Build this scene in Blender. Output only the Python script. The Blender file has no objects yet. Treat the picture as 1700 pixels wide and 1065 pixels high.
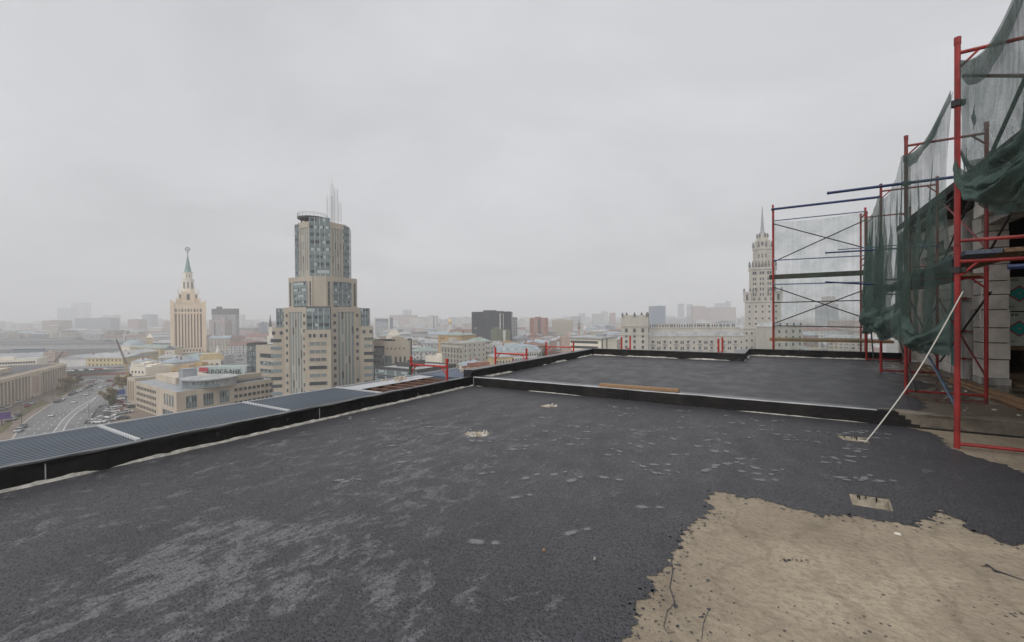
import bpy, math, random
from mathutils import Vector, Matrix, noise
from mathutils.geometry import tessellate_polygon
random.seed(11)
S = bpy.context.scene
COL = S.collection
Rd = math.radians
sin, cos, pi = math.sin, math.cos, math.pi

# ------------------------------------------------------------------ camera
F = 725.0                     # focal length in pixels of the 1700 px wide photograph
ROLL = 0.008
PITCH = -math.atan(6.5 / F)
H = 46.0                      # eye height above the street
Z0 = H - 1.55                 # finished level of the near roof deck
cam_d = bpy.data.cameras.new('camera')
cam = bpy.data.objects.new('camera', cam_d)
COL.objects.link(cam)
cam_d.sensor_width = 36.0
cam_d.lens = 36.0 * F / 1700.0
cam_d.clip_start = 0.05
cam_d.clip_end = 20000
cam.matrix_world = (Matrix.Translation((0, 0, H)) @ Matrix.Rotation(pi / 2 + PITCH, 4, 'X')
                    @ Matrix.Rotation(-ROLL, 4, 'Z'))
S.camera = cam

# ------------------------------------------------------------------ sky
W = bpy.data.worlds.new("World")
S.world = W
W.use_nodes = True
nt = W.node_tree
nt.nodes.clear()
SUN_EL, SUN_ROT = Rd(48), Rd(205)
def wn(t, **k):
    n = nt.nodes.new(t)
    for a, b in k.items():
        setattr(n, a, b)
    return n
def wl(a, b):
    nt.links.new(a, b)
tc = wn('ShaderNodeTexCoord')
sep = wn('ShaderNodeSeparateXYZ'); wl(tc.outputs['Generated'], sep.inputs[0])
zz = wn('ShaderNodeMath', operation='MAXIMUM'); wl(sep.outputs['Z'], zz.inputs[0]); zz.inputs[1].default_value = 0.0
za = wn('ShaderNodeMath', operation='ADD'); wl(zz.outputs[0], za.inputs[0]); za.inputs[1].default_value = 0.16
dx = wn('ShaderNodeMath', operation='DIVIDE'); wl(sep.outputs['X'], dx.inputs[0]); wl(za.outputs[0], dx.inputs[1])
dy = wn('ShaderNodeMath', operation='DIVIDE'); wl(sep.outputs['Y'], dy.inputs[0]); wl(za.outputs[0], dy.inputs[1])
cmb = wn('ShaderNodeCombineXYZ'); wl(dx.outputs[0], cmb.inputs[0]); wl(dy.outputs[0], cmb.inputs[1])
n1 = wn('ShaderNodeTexNoise'); n1.inputs['Scale'].default_value = 0.62; n1.inputs['Detail'].default_value = 7
n1.inputs['Roughness'].default_value = 0.55; n1.inputs['Distortion'].default_value = 0.5
wl(cmb.outputs[0], n1.inputs['Vector'])
rmp = wn('ShaderNodeValToRGB')
rmp.color_ramp.elements[0].position = 0.3; rmp.color_ramp.elements[0].color = (0.45, 0.456, 0.475, 1)
rmp.color_ramp.elements[1].position = 0.68; rmp.color_ramp.elements[1].color = (0.64, 0.65, 0.675, 1)
wl(n1.outputs['Fac'], rmp.inputs[0])
bg2 = wn('ShaderNodeBackground'); bg2.inputs['Strength'].default_value = 1.05
wl(rmp.outputs[0], bg2.inputs[0])
sky = wn('ShaderNodeTexSky', sky_type='NISHITA', sun_disc=False)
sky.sun_elevation = SUN_EL; sky.sun_rotation = SUN_ROT
sky.air_density = 2.0; sky.dust_density = 6.0
hs = wn('ShaderNodeHueSaturation'); hs.inputs['Saturation'].default_value = 0.25
wl(sky.outputs[0], hs.inputs['Color'])
bg1 = wn('ShaderNodeBackground'); bg1.inputs['Strength'].default_value = 0.07
wl(hs.outputs[0], bg1.inputs[0])
mx = wn('ShaderNodeMixShader'); mx.inputs[0].default_value = 0.9
wl(bg1.outputs[0], mx.inputs[1]); wl(bg2.outputs[0], mx.inputs[2])
wo = wn('ShaderNodeOutputWorld'); wl(mx.outputs[0], wo.inputs[0])

# ------------------------------------------------------------------ sun behind the overcast
sd = bpy.data.lights.new('sun', 'SUN')
sd.energy = 1.5
sd.angle = Rd(50)
sd.color = (1.0, 0.98, 0.95)
sun = bpy.data.objects.new('sun', sd)
COL.objects.link(sun)
sun.location = (0, 0, 300)
# Nishita: rotation 0 = +Y, clockwise seen from above
sv = Vector((sin(SUN_ROT) * cos(SUN_EL), cos(SUN_ROT) * cos(SUN_EL), sin(SUN_EL)))
sun.rotation_euler = sv.to_track_quat('Z', 'Y').to_euler()

S.view_settings.view_transform = 'Standard'
S.view_settings.look = 'None'
S.view_settings.exposure = 0.27
S.view_settings.gamma = 1.0
S.view_settings.use_curve_mapping = False
S.cycles.use_denoising = True
S.cycles.max_bounces = 8
S.cycles.transparent_max_bounces = 24
S.cycles.volume_bounces = 4
S.cycles.sample_clamp_indirect = 4

# ------------------------------------------------------------------ photo pixel -> place
def ray(px, py):
    x = (px - 850) / F; y = -(py - 532.5) / F
    c, s = cos(-ROLL), sin(-ROLL)
    x, y = x * c - y * s, x * s + y * c
    cp, sp = cos(PITCH), sin(PITCH)
    return Vector((x, cp - sp * y, sp + cp * y))
def P(px, py, z=0.0):
    r = ray(px, py)
    return r * ((z - H) / r.z) + Vector((0, 0, H))
def D(px, py, d):
    r = ray(px, py)
    return r * (d / r.y) + Vector((0, 0, H))
def XY(px, d):
    r = ray(px, 526)
    return Vector((r.x / r.y * d, d))
def ZY(px, py, d):
    return D(px, py, d).z

# ------------------------------------------------------------------ mesh helper
class MB:
    def __init__(s):
        s.v = []; s.f = []; s.m = []
    def face(s, pts, mi=0):
        k = len(s.v); s.v += [tuple(p) for p in pts]
        s.f.append(tuple(range(k, k + len(pts)))); s.m.append(mi)
        return s
    def box(s, x0, x1, y0, y1, z0, z1, mi=0, rz=0, piv=None):
        c = [(x0, y0), (x1, y0), (x1, y1), (x0, y1)]
        if rz:
            px, py = piv if piv else ((x0 + x1) / 2, (y0 + y1) / 2)
            c = [(px + (a - px) * cos(rz) - (b - py) * sin(rz), py + (a - px) * sin(rz) + (b - py) * cos(rz)) for a, b in c]
        return s.prism(c, z0, z1, mi)
    def prism(s, c, z0, z1, mi=0, top=True, bot=True, topmi=None, scale=1.0, cen=None):
        n = len(c); k = len(s.v)
        if cen is None:
            cen = (sum(a for a, b in c) / n, sum(b for a, b in c) / n)
        s.v += [(a, b, z0) for a, b in c]
        s.v += [(cen[0] + (a - cen[0]) * scale, cen[1] + (b - cen[1]) * scale, z1) for a, b in c]
        for i in range(n):
            j = (i + 1) % n
            s.f.append((k + i, k + j, k + n + j, k + n + i)); s.m.append(mi)
        if top:
            s.f.append(tuple(k + n + i for i in range(n))); s.m.append(mi if topmi is None else topmi)
        if bot:
            s.f.append(tuple(k + i for i in reversed(range(n)))); s.m.append(mi)
        return s
    def tube(s, p0, p1, r, n=8, mi=0, r1=None, caps=True):
        p0 = Vector(p0); p1 = Vector(p1); d = (p1 - p0)
        if d.length < 1e-6:
            return s
        d.normalize()
        a = d.orthogonal().normalized(); b = d.cross(a)
        if r1 is None: r1 = r
        k = len(s.v)
        for p, q in ((p0, r), (p1, r1)):
            for i in range(n):
                t = 2 * pi * i / n
                s.v.append(tuple(p + (a * cos(t) + b * sin(t)) * q))
        for i in range(n):
            j = (i + 1) % n
            s.f.append((k + i, k + j, k + n + j, k + n + i)); s.m.append(mi)
        if caps:
            s.f.append(tuple(k + i for i in reversed(range(n)))); s.m.append(mi)
            s.f.append(tuple(k + n + i for i in range(n))); s.m.append(mi)
        return s
    def path(s, pts, r, n=6, mi=0):
        for a, b in zip(pts[:-1], pts[1:]):
            s.tube(a, b, r, n, mi, caps=False)
        return s
    def lathe(s, prof, n=16, cx=0, cy=0, mi=0):
        k = len(s.v)
        for r, z in prof:
            for i in range(n):
                t = 2 * pi * i / n
                s.v.append((cx + r * cos(t), cy + r * sin(t), z))
        for q in range(len(prof) - 1):
            for i in range(n):
                j = (i + 1) % n
                s.f.append((k + q * n + i, k + q * n + j, k + (q + 1) * n + j, k + (q + 1) * n + i)); s.m.append(mi)
        s.f.append(tuple(k + (len(prof) - 1) * n + i for i in range(n))); s.m.append(mi)
        return s
    def hip(s, x0, x1, y0, y1, z0, z1, ov=0.4, mi=0, inset=None):
        x0 -= ov; x1 += ov; y0 -= ov; y1 += ov
        w, d = x1 - x0, y1 - y0
        ins = inset if inset is not None else min(w, d) / 2
        if w >= d:
            ra, rb = (x0 + min(ins, w / 2 - .1), (y0 + y1) / 2), (x1 - min(ins, w / 2 - .1), (y0 + y1) / 2)
        else:
            ra, rb = ((x0 + x1) / 2, y0 + min(ins, d / 2 - .1)), ((x0 + x1) / 2, y1 - min(ins, d / 2 - .1))
        A, B, C, E = (x0, y0, z0), (x1, y0, z0), (x1, y1, z0), (x0, y1, z0)
        P_, Q = (ra[0], ra[1], z1), (rb[0], rb[1], z1)
        if w >= d:
            s.face([A, B, Q, P_], mi); s.face([B, C, Q], mi); s.face([C, E, P_, Q], mi); s.face([E, A, P_], mi)
        else:
            s.face([A, B, P_], mi); s.face([B, C, Q, P_], mi); s.face([C, E, Q], mi); s.face([E, A, P_, Q], mi)
        s.face([E, C, B, A], mi)
        return s
    def mesh(s, name, mats, smooth=False):
        me = bpy.data.meshes.new(name)
        me.from_pydata(s.v, [], s.f)
        mats = mats if isinstance(mats, (list, tuple)) else [mats]
        for m in mats: me.materials.append(m)
        if len(mats) > 1: me.polygons.foreach_set('material_index', s.m)
        if smooth: me.polygons.foreach_set('use_smooth', [True] * len(me.polygons))
        me.update()
        return me
    def build(s, name, mats, parent=None, label=None, smooth=False, loc=None, rz=0):
        o = bpy.data.objects.new(name, s.mesh(name, mats, smooth))
        COL.objects.link(o)
        if parent: o.parent = parent
        if loc: o.location = loc
        if rz: o.rotation_euler = (0, 0, rz)
        if label: o['label'] = label
        return o
def tag(o, label, cat, group=None):
    o['label'] = label; o['category'] = cat
    if group: o['group'] = group
    return o
def structure(o):
    o['kind'] = 'structure'
    return o
def thing(name, label, cat, loc=(0, 0, 0), rz=0, group=None):
    o = bpy.data.objects.new(name, None)
    o.empty_display_size = 0.2
    COL.objects.link(o)
    o.location = loc; o.rotation_euler = (0, 0, rz)
    return tag(o, label, cat, group)
def inst(src, parent, loc, rz=0, scale=None):
    c = src.copy(); COL.objects.link(c)
    c.parent = parent; c.location = loc; c.rotation_euler = (0, 0, rz)
    if scale: c.scale = scale
    return c
def copy_tree(o, parent=None):
    c = o.copy(); COL.objects.link(c)
    if parent: c.parent = parent
    for ch in list(o.children): copy_tree(ch, c)
    return c
NUM = ['first', 'second', 'third', 'fourth', 'fifth', 'sixth', 'seventh', 'eighth', 'ninth', 'tenth', 'eleventh', 'twelfth',
       'thirteenth', 'fourteenth', 'fifteenth', 'sixteenth', 'seventeenth', 'eighteenth', 'nineteenth', 'twentieth']
TENS = ['', '', 'twenty', 'thirty', 'forty', 'fifty', 'sixty']
def nth(i):
    if i < 20: return NUM[i]
    t, u = divmod(i + 1, 10)
    return (TENS[t] + '-' + NUM[u - 1]) if u else TENS[t][:-1] + 'ieth'

# ------------------------------------------------------------------ materials
def new_mat(name):
    m = bpy.data.materials.new(name); m.use_nodes = True
    t = m.node_tree; b = t.nodes['Principled BSDF']
    return m, t, b
def nd(t, typ, ins=None, **k):
    n = t.nodes.new(typ)
    for a, b in k.items(): setattr(n, a, b)
    for a, b in (ins or {}).items():
        if isinstance(b, bpy.types.NodeSocket): t.links.new(b, n.inputs[a])
        else: n.inputs[a].default_value = b
    return n
def c4(c): return (c[0], c[1], c[2], 1)
def math_(t, op, a, b=0.0, clamp=False):
    n = nd(t, 'ShaderNodeMath', {0: a, 1: b}, operation=op)
    n.use_clamp = clamp
    return n.outputs[0]
def mixc(t, fac, a, b):
    n = nd(t, 'ShaderNodeMix', data_type='RGBA')
    for idx, val in ((0, fac), (6, a), (7, b)):
        if isinstance(val, bpy.types.NodeSocket): t.links.new(val, n.inputs[idx])
        else: n.inputs[idx].default_value = c4(val) if idx else val
    return n.outputs[2]
def smooth(t, x, lo, hi):
    n = nd(t, 'ShaderNodeMapRange', {0: x, 1: lo, 2: hi, 3: 0.0, 4: 1.0}, interpolation_type='SMOOTHSTEP')
    return n.outputs[0]
def mat(name, col, rough=0.75, spec=0.35, metal=0.0, var=0.18, scale=0.35, stretch=(1, 1, 0.3), bump=0.0, bscale=30.0):
    m, t, b = new_mat(name)
    co = nd(t, 'ShaderNodeTexCoord')
    mp = nd(t, 'ShaderNodeMapping', {'Vector': co.outputs['Object'], 'Scale': stretch})
    n = nd(t, 'ShaderNodeTexNoise', {'Vector': mp.outputs[0], 'Scale': scale, 'Detail': 6.0, 'Roughness': 0.62})
    f = smooth(t, n.outputs['Fac'], 0.3, 0.7)
    lo = tuple(c * (1 - var) for c in col); hi = tuple(min(1, c * (1 + var * 0.6)) for c in col)
    t.links.new(mixc(t, f, lo, hi), b.inputs['Base Color'])
    b.inputs['Roughness'].default_value = rough
    b.inputs['Specular IOR Level'].default_value = spec
    b.inputs['Metallic'].default_value = metal
    if bump:
        n2 = nd(t, 'ShaderNodeTexNoise', {'Vector': co.outputs['Object'], 'Scale': bscale, 'Detail': 4.0})
        bp = nd(t, 'ShaderNodeBump', {'Height': n2.outputs['Fac'], 'Strength': bump, 'Distance': 0.02})
        t.links.new(bp.outputs[0], b.inputs['Normal'])
    return m
def facade_mat(name, wall, glass=(0.06, 0.07, 0.08), px=3.2, pz=3.3, fx=0.45, fz=0.5, var=0.15):
    """plaster with a regular pattern of small windows, for buildings a long way off"""
    m, t, b = new_mat(name)
    co = nd(t, 'ShaderNodeTexCoord')
    sp = nd(t, 'ShaderNodeSeparateXYZ', {0: co.outputs['Object']})
    u = math_(t, 'DIVIDE', math_(t, 'ADD', sp.outputs[0], sp.outputs[1]), px)
    v = math_(t, 'DIVIDE', sp.outputs[2], pz)
    fu = math_(t, 'ABSOLUTE', math_(t, 'SUBTRACT', math_(t, 'FRACT', u), 0.5))
    fv = math_(t, 'ABSOLUTE', math_(t, 'SUBTRACT', math_(t, 'FRACT', v), 0.5))
    mk = math_(t, 'MULTIPLY', math_(t, 'LESS_THAN', fu, fx / 2), math_(t, 'LESS_THAN', fv, fz / 2))
    ge = nd(t, 'ShaderNodeNewGeometry')
    sn = nd(t, 'ShaderNodeSeparateXYZ', {0: ge.outputs['Normal']})
    mk = math_(t, 'MULTIPLY', mk, math_(t, 'LESS_THAN', math_(t, 'ABSOLUTE', sn.outputs[2]), 0.5))
    cell = nd(t, 'ShaderNodeCombineXYZ', {0: math_(t, 'FLOOR', u), 1: math_(t, 'FLOOR', v)})
    wh = nd(t, 'ShaderNodeTexWhiteNoise', {'Vector': cell.outputs[0]})
    g = mixc(t, wh.outputs['Value'], glass, tuple(min(1, c * 3.2 + 0.03) for c in glass))
    nn = nd(t, 'ShaderNodeTexNoise', {'Vector': co.outputs['Object'], 'Scale': 0.12, 'Detail': 5.0})
    w = mixc(t, smooth(t, nn.outputs['Fac'], 0.3, 0.7), tuple(c * (1 - var) for c in wall), tuple(min(1, c * (1 + var * .5)) for c in wall))
    t.links.new(mixc(t, mk, w, g), b.inputs['Base Color'])
    b.inputs['Roughness'].default_value = 0.8
    b.inputs['Specular IOR Level'].default_value = 0.2
    return m
def glass_mat(name, col, rough=0.15, var=0.5):
    """dark reflecting window glass, each pane a little different"""
    m, t, b = new_mat(name)
    oi = nd(t, 'ShaderNodeObjectInfo')
    co = nd(t, 'ShaderNodeTexCoord')
    n = nd(t, 'ShaderNodeTexNoise', {'Vector': co.outputs['Object'], 'Scale': 1.3, 'Detail': 2.0})
    f = math_(t, 'MULTIPLY', oi.outputs['Random'], 0.75)
    f = math_(t, 'ADD', f, math_(t, 'MULTIPLY', n.outputs['Fac'], 0.3))
    t.links.new(mixc(t, f, tuple(c * (1 - var) for c in col), tuple(c * (1 + 1.6 * var) for c in col)), b.inputs['Base Color'])
    b.inputs['Roughness'].default_value = rough
    b.inputs['Specular IOR Level'].default_value = 0.4
    return m

M = {}
M['beige'] = mat('beige_stone', (0.445, 0.39, 0.315), var=0.1, scale=0.2)
M['beige2'] = mat('pale_beige_stone', (0.55, 0.475, 0.38), var=0.12, scale=0.2)
M['cream'] = mat('cream_stone', (0.80, 0.635, 0.455), var=0.1, scale=0.12)
M['creamlight'] = mat('light_cream_stone', (0.80, 0.73, 0.61), var=0.1, scale=0.12)
M['ivory'] = mat('ivory_stone', (0.46, 0.43, 0.375), var=0.14, scale=0.15)
M['white'] = mat('white_plaster', (0.62, 0.60, 0.57), var=0.12, scale=0.2)
M['yellow'] = mat('yellow_plaster', (0.58, 0.47, 0.27), var=0.12, scale=0.2)
M['orange'] = mat('ochre_plaster', (0.46, 0.31, 0.15), var=0.12, scale=0.2)
M['pink'] = mat('pink_plaster', (0.46, 0.34, 0.29), var=0.12, scale=0.2)
M['brick'] = mat('red_brick', (0.30, 0.13, 0.09), var=0.2, scale=0.3)
M['grey'] = mat('grey_plaster', (0.38, 0.38, 0.38), var=0.12, scale=0.2)
M['darkgrey'] = mat('dark_cladding', (0.055, 0.058, 0.066), rough=0.45, var=0.2, scale=0.3)
M['roofgrey'] = mat('grey_sheet_roof', (0.33, 0.35, 0.37), rough=0.5, var=0.3, scale=0.25, stretch=(1, 1, 1))
M['roofpale'] = mat('pale_sheet_roof', (0.40, 0.405, 0.405), rough=0.5, var=0.3, scale=0.2, stretch=(1, 1, 1))
M['roofdark'] = mat('dark_felt_roof', (0.10, 0.10, 0.105), rough=0.6, var=0.35, scale=0.25, stretch=(1, 1, 1))
M['roofred'] = mat('rust_red_roof', (0.22, 0.115, 0.09), rough=0.7, var=0.3, scale=0.3, stretch=(1, 1, 1))
M['roofgreen'] = mat('green_copper_roof', (0.27, 0.335, 0.305), rough=0.6, var=0.25, scale=0.3, stretch=(1, 1, 1))
M['roofblue'] = mat('blue_grey_sheet_roof', (0.32, 0.38, 0.42), rough=0.5, var=0.25, scale=0.3, stretch=(1, 1, 1))
M['spiregreen'] = mat('verdigris_spire', (0.17, 0.30, 0.26), rough=0.5, var=0.2, scale=0.3)
M['gold'] = mat('gilded_metal', (0.75, 0.5, 0.15), rough=0.3, metal=0.8, var=0.1)
M['statue'] = mat('dark_weathered_statue', (0.16, 0.16, 0.15), var=0.2, scale=0.5)
M['redstrip'] = mat('red_brown_spandrel', (0.26, 0.125, 0.085), var=0.25, scale=0.6)
M['frame_w'] = mat('pale_window_frame', (0.55, 0.53, 0.49), var=0.1)
M['frame_d'] = mat('dark_window_frame', (0.07, 0.07, 0.07), var=0.1)
M['frame_b'] = mat('beige_window_frame', (0.40, 0.33, 0.24), var=0.1)
M['glass'] = glass_mat('dark_window_glass', (0.045, 0.05, 0.055))
def curtain_mat(name):
    """curtain wall, one storey per object: tinted spandrel below, a band of panes above with blinds and dark rooms"""
    m, t, b = new_mat(name)
    co = nd(t, 'ShaderNodeTexCoord'); oi = nd(t, 'ShaderNodeObjectInfo')
    sp = nd(t, 'ShaderNodeSeparateXYZ', {0: co.outputs['Object']})
    cell = math_(t, 'FLOOR', math_(t, 'MULTIPLY', sp.outputs[0], 7.0))
    wh = nd(t, 'ShaderNodeTexWhiteNoise', {'Vector': nd(t, 'ShaderNodeCombineXYZ', {0: cell, 1: math_(t, 'MULTIPLY', oi.outputs['Random'], 91.0)}).outputs[0]})
    rv = math_(t, 'ADD', math_(t, 'MULTIPLY', wh.outputs['Value'], 0.7), math_(t, 'MULTIPLY', oi.outputs['Random'], 0.3))
    pane = mixc(t, smooth(t, rv, 0.35, 0.55), (0.045, 0.05, 0.055), (0.15, 0.19, 0.19))
    pane = mixc(t, math_(t, 'GREATER_THAN', rv, 0.70), pane, (0.42, 0.46, 0.45))
    span = mixc(t, oi.outputs['Random'], (0.125, 0.165, 0.165), (0.20, 0.245, 0.245))
    t.links.new(mixc(t, math_(t, 'MULTIPLY', math_(t, 'GREATER_THAN', sp.outputs[2], -0.02), math_(t, 'LESS_THAN', sp.outputs[2], 0.38)), span, pane), b.inputs['Base Color'])
    b.inputs['Roughness'].default_value = 0.15
    b.inputs['Specular IOR Level'].default_value = 0.4
    return m
M['glassc'] = curtain_mat('curtain_wall_glass')
M['glassg'] = glass_mat('green_window_glass', (0.115, 0.14, 0.145), var=0.65)
M['glassl'] = glass_mat('pale_green_glass', (0.36, 0.42, 0.43), var=0.4)
M['glassp'] = glass_mat('pale_blind_glass', (0.22, 0.23, 0.22), var=0.6)
M['steel'] = mat('pale_galvanised_steel', (0.62, 0.62, 0.62), rough=0.5, metal=0.2, var=0.1)
M['median'] = mat('pale_asphalt', (0.24, 0.235, 0.23), var=0.2, scale=0.3, stretch=(1, 1, 1))
M['asphalt'] = mat('worn_asphalt', (0.185, 0.183, 0.185), rough=0.7, var=0.25, scale=0.08, stretch=(1, 1, 1))
M['paint'] = mat('worn_road_paint', (0.55, 0.55, 0.53), var=0.3, scale=0.4, stretch=(1, 1, 1))
M['paving'] = mat('brown_paving', (0.21, 0.165, 0.135), var=0.25, scale=0.1, stretch=(1, 1, 1))
M['kerb'] = mat('kerb_stone', (0.40, 0.37, 0.33), var=0.2)
M['grass'] = mat('autumn_grass', (0.115, 0.105, 0.045), var=0.4, scale=0.25, stretch=(1, 1, 1))
M['ground'] = mat('city_ground', (0.15, 0.145, 0.135), var=0.35, scale=0.012, stretch=(1, 1, 1))
M['rail'] = mat('rail_ballast', (0.075, 0.075, 0.08), var=0.3, scale=0.05, stretch=(0.2, 1, 1))
def tube_paint(name, col, chip):
    """old scaffold paint: faded, chipped to rust, spattered with cement"""
    m, t, b = new_mat(name)
    co = nd(t, 'ShaderNodeTexCoord'); oi = nd(t, 'ShaderNodeObjectInfo')
    off = nd(t, 'ShaderNodeVectorMath', {0: co.outputs['Object'], 1: oi.outputs['Location']}, operation='ADD')
    n = nd(t, 'ShaderNodeTexNoise', {'Vector': off.outputs[0], 'Scale': 4.0, 'Detail': 5.0, 'Roughness': 0.65})
    base = mixc(t, smooth(t, n.outputs['Fac'], 0.3, 0.7), tuple(c * .62 for c in col), tuple(c * 1.15 for c in col))
    n2 = nd(t, 'ShaderNodeTexNoise', {'Vector': off.outputs[0], 'Scale': 16.0, 'Detail': 6.0, 'Roughness': 0.7})
    base = mixc(t, math_(t, 'MULTIPLY', smooth(t, n2.outputs['Fac'], 0.62, 0.68), chip), base, (0.10, 0.05, 0.035))
    n3 = nd(t, 'ShaderNodeTexNoise', {'Vector': off.outputs[0], 'Scale': 9.0, 'Detail': 8.0, 'Roughness': 0.75})
    base = mixc(t, math_(t, 'MULTIPLY', smooth(t, n3.outputs['Fac'], 0.68, 0.74), 0.6), base, (0.32, 0.28, 0.26))
    t.links.new(base, b.inputs['Base Color'])
    b.inputs['Roughness'].default_value = 0.5
    bp = nd(t, 'ShaderNodeBump', {'Height': n3.outputs['Fac'], 'Strength': 0.3, 'Distance': 0.01})
    t.links.new(bp.outputs[0], b.inputs['Normal'])
    return m
M['redpaint'] = tube_paint('worn_red_paint', (0.35, 0.030, 0.027), 0.9)
M['redframe'] = tube_paint('bright_red_paint', (0.50, 0.045, 0.033), 0.8)
M['darkred'] = tube_paint('dull_dark_red_paint', (0.23, 0.036, 0.033), 0.9)
M['bluepaint'] = mat('worn_blue_paint', (0.022, 0.042, 0.13), rough=0.45, var=0.4, scale=6.0, stretch=(1, 1, 1))
M['bluegrey'] = mat('blue_grey_tube', (0.10, 0.15, 0.22), rough=0.45, var=0.3, scale=6.0, stretch=(1, 1, 1))
M['bracedark'] = mat('dark_brace_steel', (0.045, 0.043, 0.045), rough=0.5, var=0.4, scale=5.0, stretch=(1, 1, 1))
M['wood'] = mat('raw_pine_board', (0.33, 0.205, 0.115), rough=0.75, var=0.35, scale=9.0, stretch=(8, 0.6, 8), bump=0.3, bscale=40)
M['oldwood'] = mat('stained_scaffold_board', (0.20, 0.135, 0.085), rough=0.8, var=0.45, scale=6.0, stretch=(6, 0.8, 6), bump=0.3, bscale=40)
M['darkwood'] = mat('dark_wet_board', (0.06, 0.042, 0.032), rough=0.6, var=0.4, scale=6.0, stretch=(6, 0.8, 6))
M['greydeck'] = mat('blue_grey_deck_board', (0.12, 0.145, 0.19), rough=0.7, var=0.35, scale=5.0, stretch=(5, 0.8, 5))
M['rope'] = mat('white_rope', (0.72, 0.69, 0.62), rough=0.9, var=0.04, scale=3)
M['rust'] = mat('rusty_beam', (0.115, 0.062, 0.045), rough=0.8, var=0.4, scale=6, stretch=(1, 1, 1))
M['teal'] = mat('teal_board', (0.03, 0.27, 0.24), rough=0.6, var=0.15, scale=4)
M['logo_red'] = mat('dark_red_print', (0.46, 0.04, 0.06), rough=0.5, var=0.05)
M['logo_teal'] = mat('teal_print', (0.025, 0.42, 0.37), rough=0.5, var=0.05)
M['logo_black'] = mat('black_print', (0.03, 0.03, 0.032), rough=0.5, var=0.05)
M['film'] = mat('pale_green_wrap', (0.40, 0.46, 0.40), rough=0.35, var=0.15, scale=3, stretch=(1, 1, 1), bump=0.3, bscale=15)
M['tarp'] = mat('crumpled_debris', (0.42, 0.36, 0.30), rough=0.8, var=0.4, scale=5, stretch=(1, 1, 1), bump=0.5, bscale=20)
for nm, cc in (('white', (0.72, 0.72, 0.72)), ('silver', (0.36, 0.37, 0.38)), ('black', (0.022, 0.022, 0.025)),
               ('dark grey', (0.075, 0.078, 0.085)), ('red', (0.28, 0.035, 0.04)), ('blue', (0.05, 0.08, 0.17))):
    M['car_' + nm] = mat('car_paint_' + nm.replace(' ', '_'), cc, rough=0.25, spec=0.6, var=0.06)
M['tyre'] = mat('black_rubber', (0.02, 0.02, 0.02), rough=0.9, var=0.1)
M['bark'] = mat('tree_bark', (0.10, 0.08, 0.06), var=0.3, scale=2)
def leaf_mat(name, a, b_):
    m, t, b = new_mat(name)
    co = nd(t, 'ShaderNodeTexCoord')
    n = nd(t, 'ShaderNodeTexNoise', {'Vector': co.outputs['Object'], 'Scale': 0.9, 'Detail': 3.0})
    t.links.new(mixc(t, smooth(t, n.outputs['Fac'], 0.35, 0.65), a, b_), b.inputs['Base Color'])
    b.inputs['Roughness'].default_value = 0.8
    return m
M['leaf_green'] = leaf_mat('dull_green_leaves', (0.10, 0.11, 0.055), (0.20, 0.20, 0.10))
M['leaf_olive'] = leaf_mat('olive_autumn_leaves', (0.19, 0.15, 0.07), (0.33, 0.25, 0.115))
M['leaf_orange'] = leaf_mat('orange_autumn_leaves', (0.22, 0.11, 0.03), (0.36, 0.19, 0.05))
# ================================================================== the roof the photographer stands on
# roof axes: b runs along the cross kerb (to the right), a runs along the left parapet (away)
ANG = Rd(31.95)
UV = Vector((sin(ANG), cos(ANG))); VV = Vector((cos(ANG), -sin(ANG)))
RB = P(785, 640, Z0).xy
RZ = -ANG
def RL(b, a, z=0.0):
    q = RB + VV * b + UV * a
    return Vector((q.x, q.y, Z0 + z))
def RP(px, py, z=0.0):
    q = P(px, py, Z0 + z).xy - RB
    return (q.dot(VV), q.dot(UV))
CAMB, CAMA = (Vector((0, 0)) - RB).dot(VV), (Vector((0, 0)) - RB).dot(UV)
ZF = 0.13                     # the far deck lies a little higher
RORG = RL(0, 0)
def froot(name, label, cat, b=0, a=0, z=0, group=None, rz=0):
    return thing(name, label, cat, RL(b, a, z), RZ + rz, group)
def fbuild(mb, name, mats, label=None, cat=None, group=None, smooth=False, b=0, a=0, z=0, rz=0):
    o = mb.build(name, mats, None, None, smooth, RL(b, a, z), RZ + rz)
    if label: tag(o, label, cat, group)
    return o

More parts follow.
